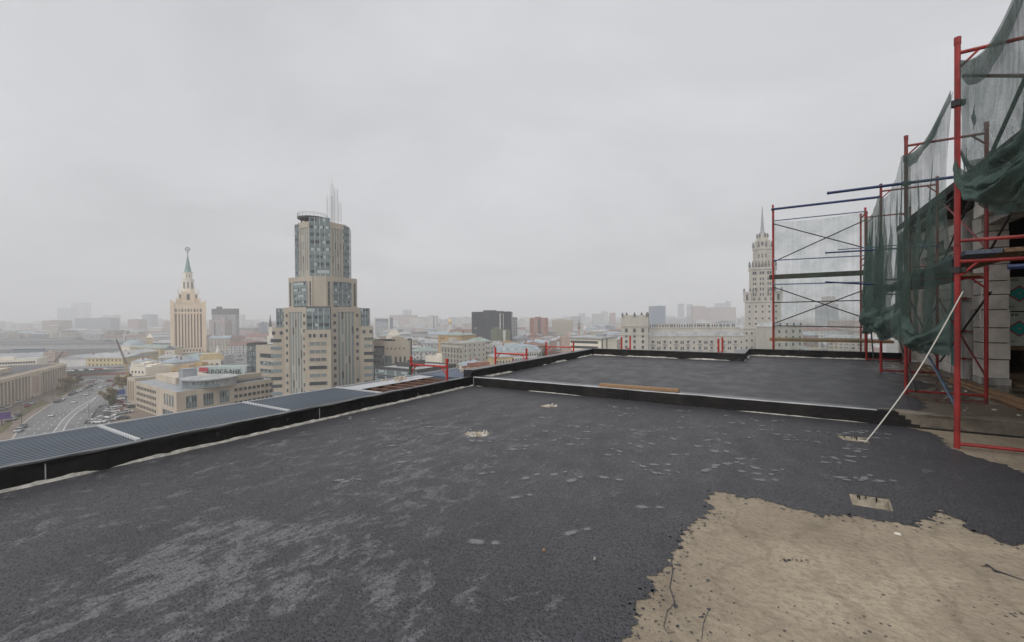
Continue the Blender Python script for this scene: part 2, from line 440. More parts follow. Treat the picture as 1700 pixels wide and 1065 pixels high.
# ---- surface materials of the deck
def bitumen_mat():
    m, t, b = new_mat('rolled_black_bitumen')
    co = nd(t, 'ShaderNodeTexCoord'); ob = co.outputs['Object']
    big = nd(t, 'ShaderNodeTexNoise', {'Vector': ob, 'Scale': 0.55, 'Detail': 5.0, 'Roughness': 0.6})
    base = mixc(t, smooth(t, big.outputs['Fac'], 0.3, 0.7), (0.036, 0.036, 0.041), (0.055, 0.0545, 0.060))
    # worn, dusty places where the film is thin: streaks along the roll direction, broken into chips
    mp = nd(t, 'ShaderNodeMapping', {'Vector': ob, 'Rotation': (0, 0, 0.12), 'Scale': (1.7, 1.0, 1.0)})
    s1 = nd(t, 'ShaderNodeTexNoise', {'Vector': mp.outputs[0], 'Scale': 3.8, 'Detail': 7.0, 'Roughness': 0.68, 'Distortion': 0.6})
    s2 = nd(t, 'ShaderNodeTexNoise', {'Vector': ob, 'Scale': 0.8, 'Detail': 3.0})
    brk = nd(t, 'ShaderNodeTexNoise', {'Vector': mp.outputs[0], 'Scale': 15.0, 'Detail': 10.0, 'Roughness': 0.74, 'Distortion': 0.3})
    def spot(px, py, r):
        bb, aa = RP(px, py)
        vm = nd(t, 'ShaderNodeVectorMath', {0: ob, 1: (bb, aa, 0.004)}, operation='DISTANCE')
        return smooth(t, math_(t, 'DIVIDE', vm.outputs['Value'], r), 1.0, 0.15)
    reg = spot(400, 930, 1.7)
    for px_, py_, r_, k_ in ((620, 840, 1.7, .75), (640, 750, 3.4, .68), (780, 980, .8, .62), (190, 800, 2.2, .6), (1000, 735, 3.0, .35), (660, 945, .7, .85), (460, 965, .7, 1.0), (270, 1030, .6, .95),
                             (870, 1010, .5, .7), (30, 1060, .5, .9), (50, 880, 1.2, .6), (690, 1030, .5, .75), (1420, 760, 2.2, .3), (960, 610, 5.0, .25)):
        reg = math_(t, 'MAXIMUM', reg, math_(t, 'MULTIPLY', spot(px_, py_, r_), k_))
    th = math_(t, 'SUBTRACT', 0.69, math_(t, 'MULTIPLY', reg, 0.255))
    th = math_(t, 'SUBTRACT', th, math_(t, 'MULTIPLY', math_(t, 'SUBTRACT', s2.outputs['Fac'], 0.5), 0.22))
    patch = smooth(t, math_(t, 'SUBTRACT', s1.outputs['Fac'], th), -0.07, 0.14)
    chips = smooth(t, math_(t, 'ADD', brk.outputs['Fac'], math_(t, 'MULTIPLY', patch, 0.10)), 0.50, 0.56)
    wear = math_(t, 'MULTIPLY', patch, chips)
    col = mixc(t, math_(t, 'MULTIPLY', wear, 0.92), base, (0.18, 0.179, 0.188))
    haze_ = nd(t, 'ShaderNodeTexNoise', {'Vector': mp.outputs[0], 'Scale': 1.0, 'Detail': 8.0, 'Roughness': 0.7})
    col = mixc(t, math_(t, 'MULTIPLY', smooth(t, haze_.outputs['Fac'], 0.45, 0.75), 0.12), col, (0.10, 0.10, 0.115))
    # roller dots
    vo = nd(t, 'ShaderNodeTexVoronoi', {'Vector': ob, 'Scale': 48.0})
    dots = smooth(t, vo.outputs['Distance'], 0.5, 0.1)
    fine = nd(t, 'ShaderNodeTexNoise', {'Vector': ob, 'Scale': 60.0, 'Detail': 5.0, 'Roughness': 0.7})
    col = mixc(t, smooth(t, fine.outputs['Fac'], 0.35, 0.65), mixc(t, 0.45, col, (0.012, 0.012, 0.014)), mixc(t, 0.10, col, (0.30, 0.30, 0.33)))
    t.links.new(col, b.inputs['Base Color'])
    vw = nd(t, 'ShaderNodeTexNoise', {'Vector': mp.outputs[0], 'Scale': 2.0, 'Detail': 6.0})
    t.links.new(nd(t, 'ShaderNodeMapRange', {0: vw.outputs['Fac'], 1: 0.3, 2: 0.7, 3: 0.37, 4: 0.58}).outputs[0], b.inputs['Roughness'])
    b.inputs['Specular IOR Level'].default_value = 0.42
    hgt = math_(t, 'ADD', math_(t, 'MULTIPLY', dots, 0.6), math_(t, 'MULTIPLY', s1.outputs['Fac'], 0.9))
    bp = nd(t, 'ShaderNodeBump', {'Height': hgt, 'Strength': 0.9, 'Distance': 0.015})
    t.links.new(bp.outputs[0], b.inputs['Normal'])
    return m
def scuff_mat():
    m, t, b = new_mat('pale_boot_print')
    co = nd(t, 'ShaderNodeTexCoord'); ob = co.outputs['Object']
    b.inputs['Base Color'].default_value = (0.20, 0.202, 0.212, 1); b.inputs['Roughness'].default_value = 0.75
    n = nd(t, 'ShaderNodeTexNoise', {'Vector': ob, 'Scale': 13.0, 'Detail': 10.0, 'Roughness': 0.82})
    wv = nd(t, 'ShaderNodeTexWave', {'Vector': ob, 'Scale': 22.0, 'Distortion': 3.0, 'Detail': 2.0})
    k = math_(t, 'ADD', math_(t, 'MULTIPLY', n.outputs['Fac'], 1.0), math_(t, 'MULTIPLY', wv.outputs['Fac'], 0.07))
    so = nd(t, 'ShaderNodeAttribute', attribute_name='soft')
    al = math_(t, 'MULTIPLY', smooth(t, math_(t, 'ADD', k, math_(t, 'MULTIPLY', so.outputs['Fac'], 0.42)), 0.56, 0.80), 0.9)
    t.links.new(al, b.inputs['Alpha'])
    return m
def concrete_mat():
    m, t, b = new_mat('raw_concrete_screed')
    co = nd(t, 'ShaderNodeTexCoord'); ob = co.outputs['Object']
    n1_ = nd(t, 'ShaderNodeTexNoise', {'Vector': ob, 'Scale': 0.9, 'Detail': 7.0, 'Roughness': 0.62, 'Distortion': 0.4})
    col = mixc(t, smooth(t, n1_.outputs['Fac'], 0.3, 0.7), (0.29, 0.24, 0.178), (0.50, 0.42, 0.315))
    n2_ = nd(t, 'ShaderNodeTexNoise', {'Vector': ob, 'Scale': 28.0, 'Detail': 6.0, 'Roughness': 0.7})
    col = mixc(t, math_(t, 'MULTIPLY', smooth(t, n2_.outputs['Fac'], 0.45, 0.68), 0.5), col, (0.19, 0.157, 0.115))
    # trowel drag
    mp = nd(t, 'ShaderNodeMapping', {'Vector': ob, 'Rotation': (0, 0, 0.5), 'Scale': (0.8, 3.0, 1.0)})
    dr = nd(t, 'ShaderNodeTexNoise', {'Vector': mp.outputs[0], 'Scale': 1.6, 'Detail': 6.0, 'Distortion': 0.8})
    col = mixc(t, math_(t, 'MULTIPLY', smooth(t, dr.outputs['Fac'], 0.58, 0.74), 0.3), col, (0.18, 0.14, 0.1))
    wv = nd(t, 'ShaderNodeTexWave', {'Vector': ob, 'Scale': 1.1, 'Distortion': 14.0, 'Detail': 5.0, 'Detail Scale': 0.9}, wave_profile='SIN')
    arc = smooth(t, wv.outputs['Fac'], 0.86, 0.99)
    col = mixc(t, math_(t, 'MULTIPLY', arc, 0.22), col, (0.15, 0.118, 0.082))
    st = nd(t, 'ShaderNodeTexNoise', {'Vector': ob, 'Scale': 2.4, 'Detail': 8.0, 'Roughness': 0.75})
    col = mixc(t, math_(t, 'MULTIPLY', smooth(t, st.outputs['Fac'], 0.52, 0.66), 0.42), col, (0.20, 0.165, 0.12))
    # tar specks
    vo = nd(t, 'ShaderNodeTexVoronoi', {'Vector': ob, 'Scale': 22.0})
    ms = nd(t, 'ShaderNodeTexNoise', {'Vector': ob, 'Scale': 1.6, 'Detail': 2.0})
    rad = math_(t, 'MULTIPLY', smooth(t, ms.outputs['Fac'], 0.42, 0.72), 0.2)
    sp = math_(t, 'LESS_THAN', vo.outputs['Distance'], rad)
    col = mixc(t, math_(t, 'MULTIPLY', sp, 0.85), col, (0.03, 0.03, 0.033))
    # damp places
    col = mixc(t, math_(t, 'MULTIPLY', smooth(t, nd(t, 'ShaderNodeTexNoise', {'Vector': ob, 'Scale': 0.45, 'Detail': 3.0}).outputs['Fac'], 0.5, 0.68), 0.55), col, (0.17, 0.135, 0.095))
    t.links.new(col, b.inputs['Base Color'])
    b.inputs['Roughness'].default_value = 0.72
    b.inputs['Specular IOR Level'].default_value = 0.3
    # comb marks and grain
    v2 = nd(t, 'ShaderNodeTexVoronoi', {'Vector': ob, 'Scale': 26.0}, feature='SMOOTH_F1')
    hg = math_(t, 'ADD', math_(t, 'MULTIPLY', n2_.outputs['Fac'], 0.8), math_(t, 'MULTIPLY', v2.outputs['Distance'], 0.5))
    hg = math_(t, 'ADD', hg, math_(t, 'MULTIPLY', dr.outputs['Fac'], 0.5))
    bp = nd(t, 'ShaderNodeBump', {'Height': hg, 'Strength': 1.0, 'Distance': 0.02})
    t.links.new(bp.outputs[0], b.inputs['Normal'])
    return m
def wet_mat():
    m, t, b = new_mat('wet_brown_screed')
    co = nd(t, 'ShaderNodeTexCoord'); ob = co.outputs['Object']
    n1_ = nd(t, 'ShaderNodeTexNoise', {'Vector': ob, 'Scale': 1.3, 'Detail': 7.0, 'Roughness': 0.6})
    f = smooth(t, n1_.outputs['Fac'], 0.38, 0.62)
    t.links.new(mixc(t, f, (0.075, 0.06, 0.045), (0.17, 0.135, 0.10)), b.inputs['Base Color'])
    t.links.new(nd(t, 'ShaderNodeMapRange', {0: f, 1: 0.0, 2: 1.0, 3: 0.12, 4: 0.6}).outputs[0], b.inputs['Roughness'])
    n2_ = nd(t, 'ShaderNodeTexNoise', {'Vector': ob, 'Scale': 20.0, 'Detail': 4.0})
    bp = nd(t, 'ShaderNodeBump', {'Height': math_(t, 'MULTIPLY', n2_.outputs['Fac'], f), 'Strength': 0.5, 'Distance': 0.01})
    t.links.new(bp.outputs[0], b.inputs['Normal'])
    return m
M['bitumen'] = bitumen_mat(); M['scuff'] = scuff_mat(); M['screed'] = concrete_mat(); M['wet'] = wet_mat()
M['felt'] = mat('black_felt_upstand', (0.020, 0.018, 0.017), rough=0.55, spec=0.35, var=0.5, scale=3.0, stretch=(1, 1, 1), bump=0.5, bscale=18)
M['felttop'] = mat('glossy_felt_capping', (0.035, 0.036, 0.04), rough=0.28, spec=0.6, var=0.4, scale=4.0, stretch=(1, 1, 1), bump=0.25, bscale=12)
M['capping'] = mat('pale_sheen_capping', (0.46, 0.46, 0.47), rough=0.3, spec=0.6, var=0.3, scale=3.0, stretch=(1, 1, 1))  # wet top's sky sheen put into the colour; also serves pale felt joints
M['mortar'] = mat('white_mortar', (0.50, 0.48, 0.43), rough=0.9, var=0.4, scale=9.0, stretch=(1, 1, 1), bump=0.5, bscale=50)
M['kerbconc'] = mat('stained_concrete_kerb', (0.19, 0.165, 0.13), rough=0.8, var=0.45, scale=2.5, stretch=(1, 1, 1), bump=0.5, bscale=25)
M['pitwall'] = mat('pale_insulation_in_pit', (0.46, 0.41, 0.33), rough=0.9, var=0.35, scale=9, stretch=(1, 1, 1), bump=0.5, bscale=40)

# ---- outlines
def fr(x, y, s, o=4):
    return noise.fractal(Vector((x * s, y * s, 3.7)), 1.0, 2.0, o, noise_basis='PERLIN_ORIGINAL')
def ragged(pts, amp=1.0):
    out = []
    for (b0, a0), (b1, a1) in zip(pts[:-1], pts[1:]):
        L = math.hypot(b1 - b0, a1 - a0)
        dist = math.hypot((b0 + b1) / 2 - CAMB, (a0 + a1) / 2 - CAMA)
        n = max(1, int(L / max(0.010, 0.0045 * dist)))
        nx, ny = -(a1 - a0) / max(L, 1e-6), (b1 - b0) / max(L, 1e-6)
        for i in range(n):
            f = i / n
            x, y = b0 + (b1 - b0) * f, a0 + (a1 - a0) * f
            o = amp * (0.05 * fr(x, y, 5) + 0.06 * fr(x + 9, y, 18, 5) + 0.05 * max(0, fr(x, y + 5, 40, 3)))
            w = min(1, min(i, n - i) / 3 + 0.4)
            out.append((x + nx * o * w, y + ny * o * w))
    return out
def poly_mesh(mb, outer, holes, z, mi=0):
    loops = [[Vector((x, y, 0)) for x, y in outer]] + [[Vector((x, y, 0)) for x, y in h] for h in holes]
    flat = [p for l in loops for p in l]
    k = len(mb.v)
    mb.v += [(p.x, p.y, z) for p in flat]
    for t3 in tessellate_polygon(loops):
        a, b, c = (flat[i] for i in t3)
        cr = (b.x - a.x) * (c.y - a.y) - (b.y - a.y) * (c.x - a.x)
        if abs(cr) < 1e-12: continue
        mb.f.append(tuple(k + i for i in (t3 if cr > 0 else reversed(t3)))); mb.m.append(mi)
def pxl(pts, z=0.0): return [RP(x, y, z) for x, y in pts]

pitA = pxl([(1411, 820), (1475, 829), (1481, 848.5), (1417, 838)])
pitB = pxl([(1390, 722.5), (1438, 726.5), (1443, 735.5), (1400, 730)])
def grow(q, d):
    cx = sum(p[0] for p in q) / 4; cy = sum(p[1] for p in q) / 4
    return [(cx + (x - cx) * d, cy + (y - cy) * d) for x, y in q]

# concrete deck (near): open over the two drain pits
mb = MB()
poly_mesh(mb, [(-0.3, -24), (16, -24), (16, 0.1), (-0.3, 0.1)], [pitA, pitB], 0.0)
structure(fbuild(mb, 'floor', M['screed']))
# far deck
mb = MB()
poly_mesh(mb, [(-0.1, 0.2), (9.5, 0.2), (9.5, 9.5), (4.9, 9.5), (4.9, 7.3), (-0.1, 7.3)], [], ZF)
poly_mesh(mb, [(9.5, 0.2), (16, 0.2), (16, 9.9), (9.5, 9.9)], [], ZF)
structure(fbuild(mb, 'floor', M['wet']))

# black coating of the near deck, ragged against the bare concrete
line1 = ragged(pxl([(1490, 707.5), (1503, 709), (1540, 717), (1567, 728), (1576, 742), (1600, 753), (1640, 765), (1668, 771), (1700, 785), (1760, 800)]), 0.9)
line2 = ragged(pxl([(1790, 935), (1720, 903), (1690, 906), (1662, 902), (1640, 890), (1612, 878), (1585, 858), (1560, 845), (1545, 853), (1530, 866), (1500, 870),
                    (1470, 864), (1440, 862), (1390, 857), (1345, 850), (1310, 842), (1270, 832), (1235, 828), (1205, 818), (1184, 820), (1173, 830), (1180, 842),
                    (1172, 852), (1150, 866), (1132, 884), (1118, 910), (1108, 930), (1092, 955), (1078, 985), (1060, 1010), (1045, 1040), (1030, 1070), (1005, 1130), (960, 1300)]), 1.0)
def blobhole(px, py, rx, ry, seed, n=26):
    rnd = random.Random(seed)
    return [RP(px + rx * cos(2 * pi * i / n) * rnd.uniform(0.72, 1.12), py + ry * sin(2 * pi * i / n) * rnd.uniform(0.7, 1.15)) for i in range(n)]
hole3 = blobhole(793, 720.5, 22, 5.2, 3)
hole4 = blobhole(913, 673.5, 16, 2.8, 4)
outer = [(0.02, -24), (0.02, -0.005)] + [(7.1, -0.005)] + line1 + line2 + [(CAMB + 0.5, -24)]
outer = outer[::-1]
mb = MB()
poly_mesh(mb, outer, [grow(pitA, 1.06), grow(pitB, 1.05), hole3, hole4], 0.004)
# splashes and drips flung over the edge
rnd = random.Random(5)
def blob(b_, a_, r, z=0.004):
    n = 9
    mb.face([(b_ + r * rnd.uniform(.6, 1.2) * cos(2 * pi * i / n), a_ + r * rnd.uniform(.6, 1.2) * sin(2 * pi * i / n), z) for i in range(n)])
def drip(pts, w):
    q = pxl(pts)
    for (x0, y0), (x1, y1) in zip(q[:-1], q[1:]):
        L = math.hypot(x1 - x0, y1 - y0); nx, ny = -(y1 - y0) / L * w / 2, (x1 - x0) / L * w / 2
        k = rnd.uniform(.5, 1.4)
        mb.face([(x0 + nx, y0 + ny, .0045), (x0 - nx, y0 - ny, .0045), (x1 - nx * k, y1 - ny * k, .0045), (x1 + nx * k, y1 + ny * k, .0045)])
drip([(1114, 925), (1117, 950), (1112, 975), (1120, 1000), (1121, 1010)], 0.006)
drip([(1121, 1000), (1108, 1015), (1102, 1040), (1108, 1052), (1121, 1050)], 0.0035)
drip([(1178, 1010), (1168, 1035), (1165, 1062)], 0.003)
drip([(1652, 947), (1672, 954), (1700, 964), (1740, 980)], 0.012)
drip([(1630, 940), (1645, 942), (1655, 950)], 0.012)
for px_, py_, r in ((1121, 1006, .016), (1654, 949, .02), (1640, 939, .016), (1176, 1012, .009)):
    x, y = RP(px_, py_); blob(x, y, r)
for i in range(170):
    px_ = rnd.gauss(1150, 55); py_ = rnd.uniform(930, 1090)
    if rnd.random() < .3: px_, py_ = rnd.uniform(1100, 1690), rnd.uniform(880, 1060)
    x, y = RP(px_, py_); blob(x, y, abs(rnd.gauss(0, .0035)) + .0015)
for (x0, y0) in line2[::2]:                                        # flecks of tar feathering the edge
    for _ in range(2):
        x, y = x0 + abs(rnd.gauss(0, .05)) * (1 if rnd.random() < .75 else -1), y0 - abs(rnd.gauss(0, .06))
        dd_ = math.hypot(x - CAMB, y - CAMA)
        blob(x, y, (abs(rnd.gauss(0, .0030)) + .0012) * (1 + dd_ / 5))
for i in range(34):
    px_ = rnd.uniform(1296, 1342); py_ = 929 + (px_ - 1296) * .06 + rnd.gauss(0, 2)
    x, y = RP(px_, py_); blob(x, y, abs(rnd.gauss(0, .004)) + .002)
# pale boot prints and scuffs in the film
SOFT = []
def soften(o):
    at = o.data.attributes.new('soft', 'FLOAT', 'POINT')
    for k in SOFT: at.data[k].value = 1.0
    SOFT.clear()
    return o
def ell(b_, a_, L, w, ang, z):
    n = 16
    pts = []
    for i in range(n):
        t_ = 2 * pi * i / n; k = 1 + .12 * rnd.uniform(-1, 1)
        x, y = L / 2 * cos(t_) * k, w / 2 * sin(t_) * k
        pts.append((b_ + x * cos(ang) - y * sin(ang), a_ + x * sin(ang) + y * cos(ang), z))
    k0 = len(mb.v); mb.v += pts + [(b_, a_, z)]; SOFT.append(k0 + n)
    for i in range(n):
        mb.f.append((k0 + i, k0 + (i + 1) % n, k0 + n)); mb.m.append(1)
zs = [0.0065]
def print_(px_, py_, ang, k=1.0):
    b_, a_ = RP(px_, py_); zs[0] += 0.000012
    ell(b_, a_, .16 * k, .095 * k, ang, zs[0])
    ell(b_ + .135 * k * cos(ang), a_ + .135 * k * sin(ang), .09 * k, .075 * k, ang, zs[0] + .000004)
for px_, py_, an in ((1066, 842, .45), (1262, 797, .5), (1395, 793, .45), (1158, 741, .4), (1230, 762, .45), (1120, 755, .5), (948, 885, .95), (790, 900, .4),
                     (1265, 707, .2), (1290, 721, .2), (1340, 716, .3), (1130, 710, .3), (1185, 748, .35), (920, 788, 1.1), (855, 826, .9), (975, 717, .3),
                     (905, 716, .2), (948, 738, .5), (1215, 702, .2), (1405, 745, .4), (1412, 758, .4), (1370, 768, .4), (1030, 690, .2), (1000, 706, .2)):
    print_(px_, py_, an)
for i in range(120):
    px_, py_ = rnd.uniform(560, 1480), rnd.uniform(668, 800)
    if px_ < 1000 and rnd.random() < .3: continue
    b_, a_ = RP(px_, py_)
    if b_ < .3 or a_ > -.25 or b_ > 8.2: continue
    print_(px_, py_, rnd.choice((.3, .5, 2.6, 1.0)) + rnd.gauss(0, .25), rnd.uniform(.7, 1.1))
structure(soften(fbuild(mb, 'floor_coating', [M['bitumen'], M['scuff']])))
# far deck coating with its own ragged right edge
farline = ragged(pxl([(1443, 591), (1462, 600), (1452, 607), (1480, 616), (1508, 627), (1530, 633), (1552, 640), (1515, 648), (1500, 656), (1528, 667), (1537, 675), (1515, 681)], ZF), 1.6)
mb = MB()
outer = [(0.02, 0.26), (0.02, 7.18), (4.95, 7.18), (4.95, 9.38), (8.1, 9.38)] + farline + [(7.0, 0.26)]
poly_mesh(mb, outer[::-1], [], ZF + 0.004)
rnd = random.Random(8)
zs = [ZF + 0.0065]
for i in range(26):
    px_, py_ = rnd.uniform(1290, 1500), rnd.uniform(618, 668)
    b_, a_ = RP(px_, py_, ZF)
    if a_ < .4 or b_ > 7.3: continue
    an = rnd.choice((.3, .5, 2.6)); zs[0] += .000012
    ell(b_, a_, .17, .09, an, zs[0]); ell(b_ + .14 * cos(an), a_ + .14 * sin(an), .09, .08, an, zs[0] + .000004)
structure(soften(fbuild(mb, 'floor_coating', [M['bitumen'], M['scuff']])))

# ---- the tower block under the deck (the photographer's own building)
t = froot('tower_block', 'unfinished tower block whose black-coated roof deck fills the foreground', 'building', 0, 0, 0)
MB().box(-0.13, 16, -24, 9.75, -Z0, -0.12).build('wall', M['beige'], t)

# ---- upstands
def sweep(mb, prof, s0, s1, fn, step=0.12, amp=0.006, mi=0, mis=None):
    n = max(1, int((s1 - s0) / step)); rows = []
    for i in range(n + 1):
        s = s0 + (s1 - s0) * i / n
        rows.append([fn(s, o + amp * fr(s, j * 3.1 + s0, 2.5), z + amp * fr(s + 40, j * 2.3, 2.5)) for j, (o, z) in enumerate(prof)])
    k = len(mb.v); m = len(prof)
    for r in rows: mb.v += r
    for i in range(n):
        for j in range(m - 1):
            mb.f.append((k + i * m + j, k + (i + 1) * m + j, k + (i + 1) * m + j + 1, k + i * m + j + 1))
            mb.m.append(mis[j] if mis else mi)
    for i in (0, n):
        mb.f.append(tuple(k + i * m + j for j in range(m))); mb.m.append(mi)
along_a = lambda b0: (lambda s, o, z: (b0 + o, s, z))
along_b = lambda a0: (lambda s, o, z: (s, a0 + o, z))
def fillet(root, s0, s1, fn, sign, z, cover, seed, w=0.03, h=0.028):
    """one ragged bead of mortar; it thins out to almost nothing in places"""
    mb = MB(); n = int((s1 - s0) / .035); rows = []
    for i in range(n + 1):
        q = s0 + (s1 - s0) * i / n
        k = max(0.0, min(1.0, (fr(q, seed, .9, 3) + (cover - .5) * 1.3) * 3 + .5))
        ww = .0015 + w * k * (1 + .5 * fr(q, seed, 9)); hh = .0015 + h * k * (1 + .45 * fr(q, seed + 3, 8))
        rows.append([fn(q, sign * .001, z + hh), fn(q, sign * ww * .5, z + hh * .75), fn(q, sign * ww, z + .001)])
    for r in rows: mb.v += r
    for i in range(n):
        for j in (0, 1):
            mb.f.append((i * 3 + j, i * 3 + 3 + j, i * 3 + 4 + j, i * 3 + 1 + j)); mb.m.append(0)
    mb.build('mortar_fillet', M['mortar'], root)

# left parapet, near stretch
t = froot('parapet', 'long low black felt parapet along the left edge of the near roof deck', 'parapet')
mb = MB(); sweep(mb, [(0, -0.02), (0.004, 0.185), (0.014, 0.19), (0.012, 0.214)], -24, -0.0, along_a(0), amp=.012, step=.06)
mb.build('felt_face', M['felt'], t)
mb = MB(); sweep(mb, [(0.016, 0.212), (0.0, 0.222), (-0.10, 0.219), (-0.13, 0.205), (-0.13, -0.05)], -24, 0.02, along_a(0), amp=.012, step=.06)
mb.build('capping', M['felttop'], t)
fillet(t, -24, -0.02, along_a(0), 1, 0.004, 0.93, 21, w=.034, h=.03)
bb, aa = RP(72, 800)
for q in (aa, aa + 2.9, aa + 5.0):
    MB().box(0.001, .0075, q, q + .009, 0.012, 0.186).build('felt_joint', M['capping'], t)
for q in (aa - 1.3, aa + 1.5, aa + 2.4, aa + 3.7, aa + 5.4):
    MB().tube((0.0, q, .125), (.012, q, .125), .02, 10).build('fixing_disc', M['felttop'], t)

# cross upstand between the two decks
t = froot('upstand', 'low black felt upstand crossing between the near and the far roof deck', 'upstand')
mb = MB(); sweep(mb, [(0, -0.02), (-0.004, 0.192), (-0.008, 0.198)], 0.02, 7.12, along_b(0), amp=.005)
mb.build('felt_face', M['felt'], t)
mb = MB(); sweep(mb, [(-0.01, 0.196), (0.0, 0.203), (0.055, 0.205)], 0.02, 7.12, along_b(0), amp=.003, mi=0)
mb.build('edge_sheen_strip', M['capping'], t)  # pale strip paints the sheen along the top edge
mb = MB(); sweep(mb, [(0.055, 0.203), (0.24, 0.203), (0.26, 0.10)], 0.02, 7.12, along_b(0), amp=.004)
mb.build('capping', M['felttop'], t)
fillet(t, 0.1, 7.0, along_b(0), -1, 0.004, 0.35, 33, w=.018, h=.012)
MB().box(0.02, .034, -.009, -.004, 0.01, .2).build('felt_joint', M['capping'], t)
MB().box(3.6, 3.606, -.008, -.004, 0.01, .19).build('felt_joint', M['felttop'], t)
# bare concrete kerb that carries on from it
mb = MB(); sweep(mb, [(0.0, -0.02), (0.002, 0.15), (-0.006, 0.19), (0.02, 0.204), (0.2, 0.202), (0.26, 0.135), (0.26, 0.1)], 7.12, 15.5, along_b(0), amp=.009, step=.1)
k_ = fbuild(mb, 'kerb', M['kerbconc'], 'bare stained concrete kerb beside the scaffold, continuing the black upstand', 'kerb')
# ragged black coat on the start of the kerb
MB().box(7.12, 15.4, -.014, .0, -.01, .022).build('base_shade_strip', M['felt'], k_)  # dark strip draws the shade line at the kerb foot as colour
mb = MB()
for (q0_, q1_, zt_) in ((7.1, 7.33, .205), (7.33, 7.40, .16), (7.40, 7.46, .11), (7.46, 7.55, .05)):
    sweep(mb, [(-.009, 0.004), (-0.010, zt_ * .6), (-0.010, zt_)], q0_, q1_, along_b(0), amp=.003, step=.03)
sweep(mb, [(-0.010, .205), (-0.004, 0.211), (0.05, 0.2145)], 7.1, 7.3, along_b(0), amp=.003, step=.04)
mb.build('felt_face', M['felt'], k_)

# parapets of the far deck
def far_parapet(label, s0, s1, fn, sgn, z0, z1, seed, group='black parapets of the far deck'):
    t = froot('parapet', label, 'parapet', group=group)
    mb = MB(); sweep(mb, [(0, z0 - .05), (sgn * .003, z1 - .055), (sgn * .012, z1 - .05), (sgn * .012, z1)], s0, s1, fn, amp=.006)
    mb.build('felt_face', M['felt'], t)
    mb = MB(); sweep(mb, [(sgn * .014, z1), (0, z1 + .006), (-sgn * .26, z1), (-sgn * .28, z0 - .3)], s0, s1, fn, amp=.005)
    mb.build('capping', M['felttop'], t)
    fillet(t, s0 + .05, s1 - .05, fn, sgn, z0 + .004, .62, seed, w=.05, h=.035)
    return t
far_parapet('black felt parapet on the left edge of the far deck, rising towards the corner', 0.0, 7.25, along_a(0.0), 1, ZF, 0.35, 41)
far_parapet('black felt parapet closing the far deck below the pale palace wing', 0.0, 4.95, along_b(7.25), -1, ZF, 0.37, 42)
far_parapet('short black felt parapet return stepping back behind the pale palace wing', 7.25, 9.45, along_a(4.95), 1, ZF, 0.37, 43)
far_parapet('black felt parapet under the far scaffold bay with the sheer net', 4.95, 9.0, along_b(9.45), -1, ZF, 0.37, 44)

# drain pits
def pit(q, depth, label, pipe):
    t = thing('drain_pit', label, 'drain', RORG, RZ)
    mb = MB()
    n = len(q)
    for i in range(n):
        (x0, y0), (x1, y1) = q[i], q[(i + 1) % n]
        mb.face([(x0, y0, 0.0), (x1, y1, 0.0), (x1, y1, -depth), (x0, y0, -depth)])
    mb.face([(x, y, -depth) for x, y in q])
    mb.build('pit_lining', M['pitwall'], t)
    cx = sum(p[0] for p in q) / n; cy = sum(p[1] for p in q) / n
    mb = MB()
    rnd = random.Random(int(depth * 1000))
    for i in range(4):
        (x0, y0), (x1, y1) = q[0], q[1]
        f = rnd.uniform(.02, .75)
        x, y = x0 + (x1 - x0) * f, y0 + (y1 - y0) * f
        w = rnd.uniform(.003, .008)
        x += (cx - x) * .03; y += (cy - y) * .03
        MB().box(x - w, x + w, y - .004, y + .004, -rnd.uniform(.008, .035), .003).build('tar_run', M['felt'], t)
    if pipe:
        MB().lathe([(.0, -depth + .01), (.05, -depth + .01), (.05, -depth + .03), (.04, -depth + .03)], 14, cx, cy).build('drain_collar', M['frame_d'], t)
    return t
pit(pitA, .11, 'rectangular open drain pit with tar runs next to the bare concrete', True)
pit(pitB, .06, 'shallow drain pit where the white rope ends near the red scaffold post', False)
# rubble in the two thin spots
def rubble(px, py, rx, ry, n, seed, label):
    rnd = random.Random(seed); mb = MB()
    for i in range(n):
        x, y = RP(px + rx * rnd.uniform(-.8, .8), py + ry * rnd.uniform(-.8, .8)); s = rnd.uniform(.008, .03)
        c = [(x + s * cos(k * 2 * pi / 6) * rnd.uniform(.6, 1.2), y + s * sin(k * 2 * pi / 6) * rnd.uniform(.6, 1.2)) for k in range(6)]
        mb.prism(c, 0.001, s * rnd.uniform(.5, 1.1), scale=.6)
    fbuild(mb, 'rubble', M['mortar'], label, 'rubble')
rubble(793, 720.5, 20, 4.5, 34, 1, 'crumbs of pale mortar in a bare spot in the middle of the black deck')
rubble(913, 673.5, 14, 2.2, 20, 2, 'crumbs of pale mortar in the smaller bare spot closer to the upstand')
# chips and scraps lying about
def scrap(px, py, label, m, s=.03, z=0.006):
    rnd = random.Random(int(px)); x, y = RP(px, py, z)
    c = [(s * rnd.uniform(.4, 1.3) * cos(k * 2 * pi / 7), s * rnd.uniform(.3, .8) * sin(k * 2 * pi / 7)) for k in range(7)]
    fbuild(MB().prism(c, 0.0, .012, scale=.8), 'scrap', m, label, 'scrap', b=x, a=y, z=z, rz=rnd.uniform(0, 3))
scrap(903, 914, 'small orange wood chip lying on the black deck', M['wood'], .022)
scrap(1491, 887, 'small white scrap of paper on the bare concrete', M['rope'], .025, 0.002)
scrap(987, 928, 'tiny pale pebble on the black deck right of the orange chip', M['mortar'], .012)

# timber resting on the upstand
q0, q1 = RP(1004, 640, .2), RP(1124, 650, .2)
mb = MB().box(-.72, .72, -.06, .06, 0, .05)
t = fbuild(mb, 'plank', M['wood'], 'single raw pine plank lying on the black upstand between the decks', 'plank', b=3.70, a=.13, z=.209, rz=Rd(1.5))

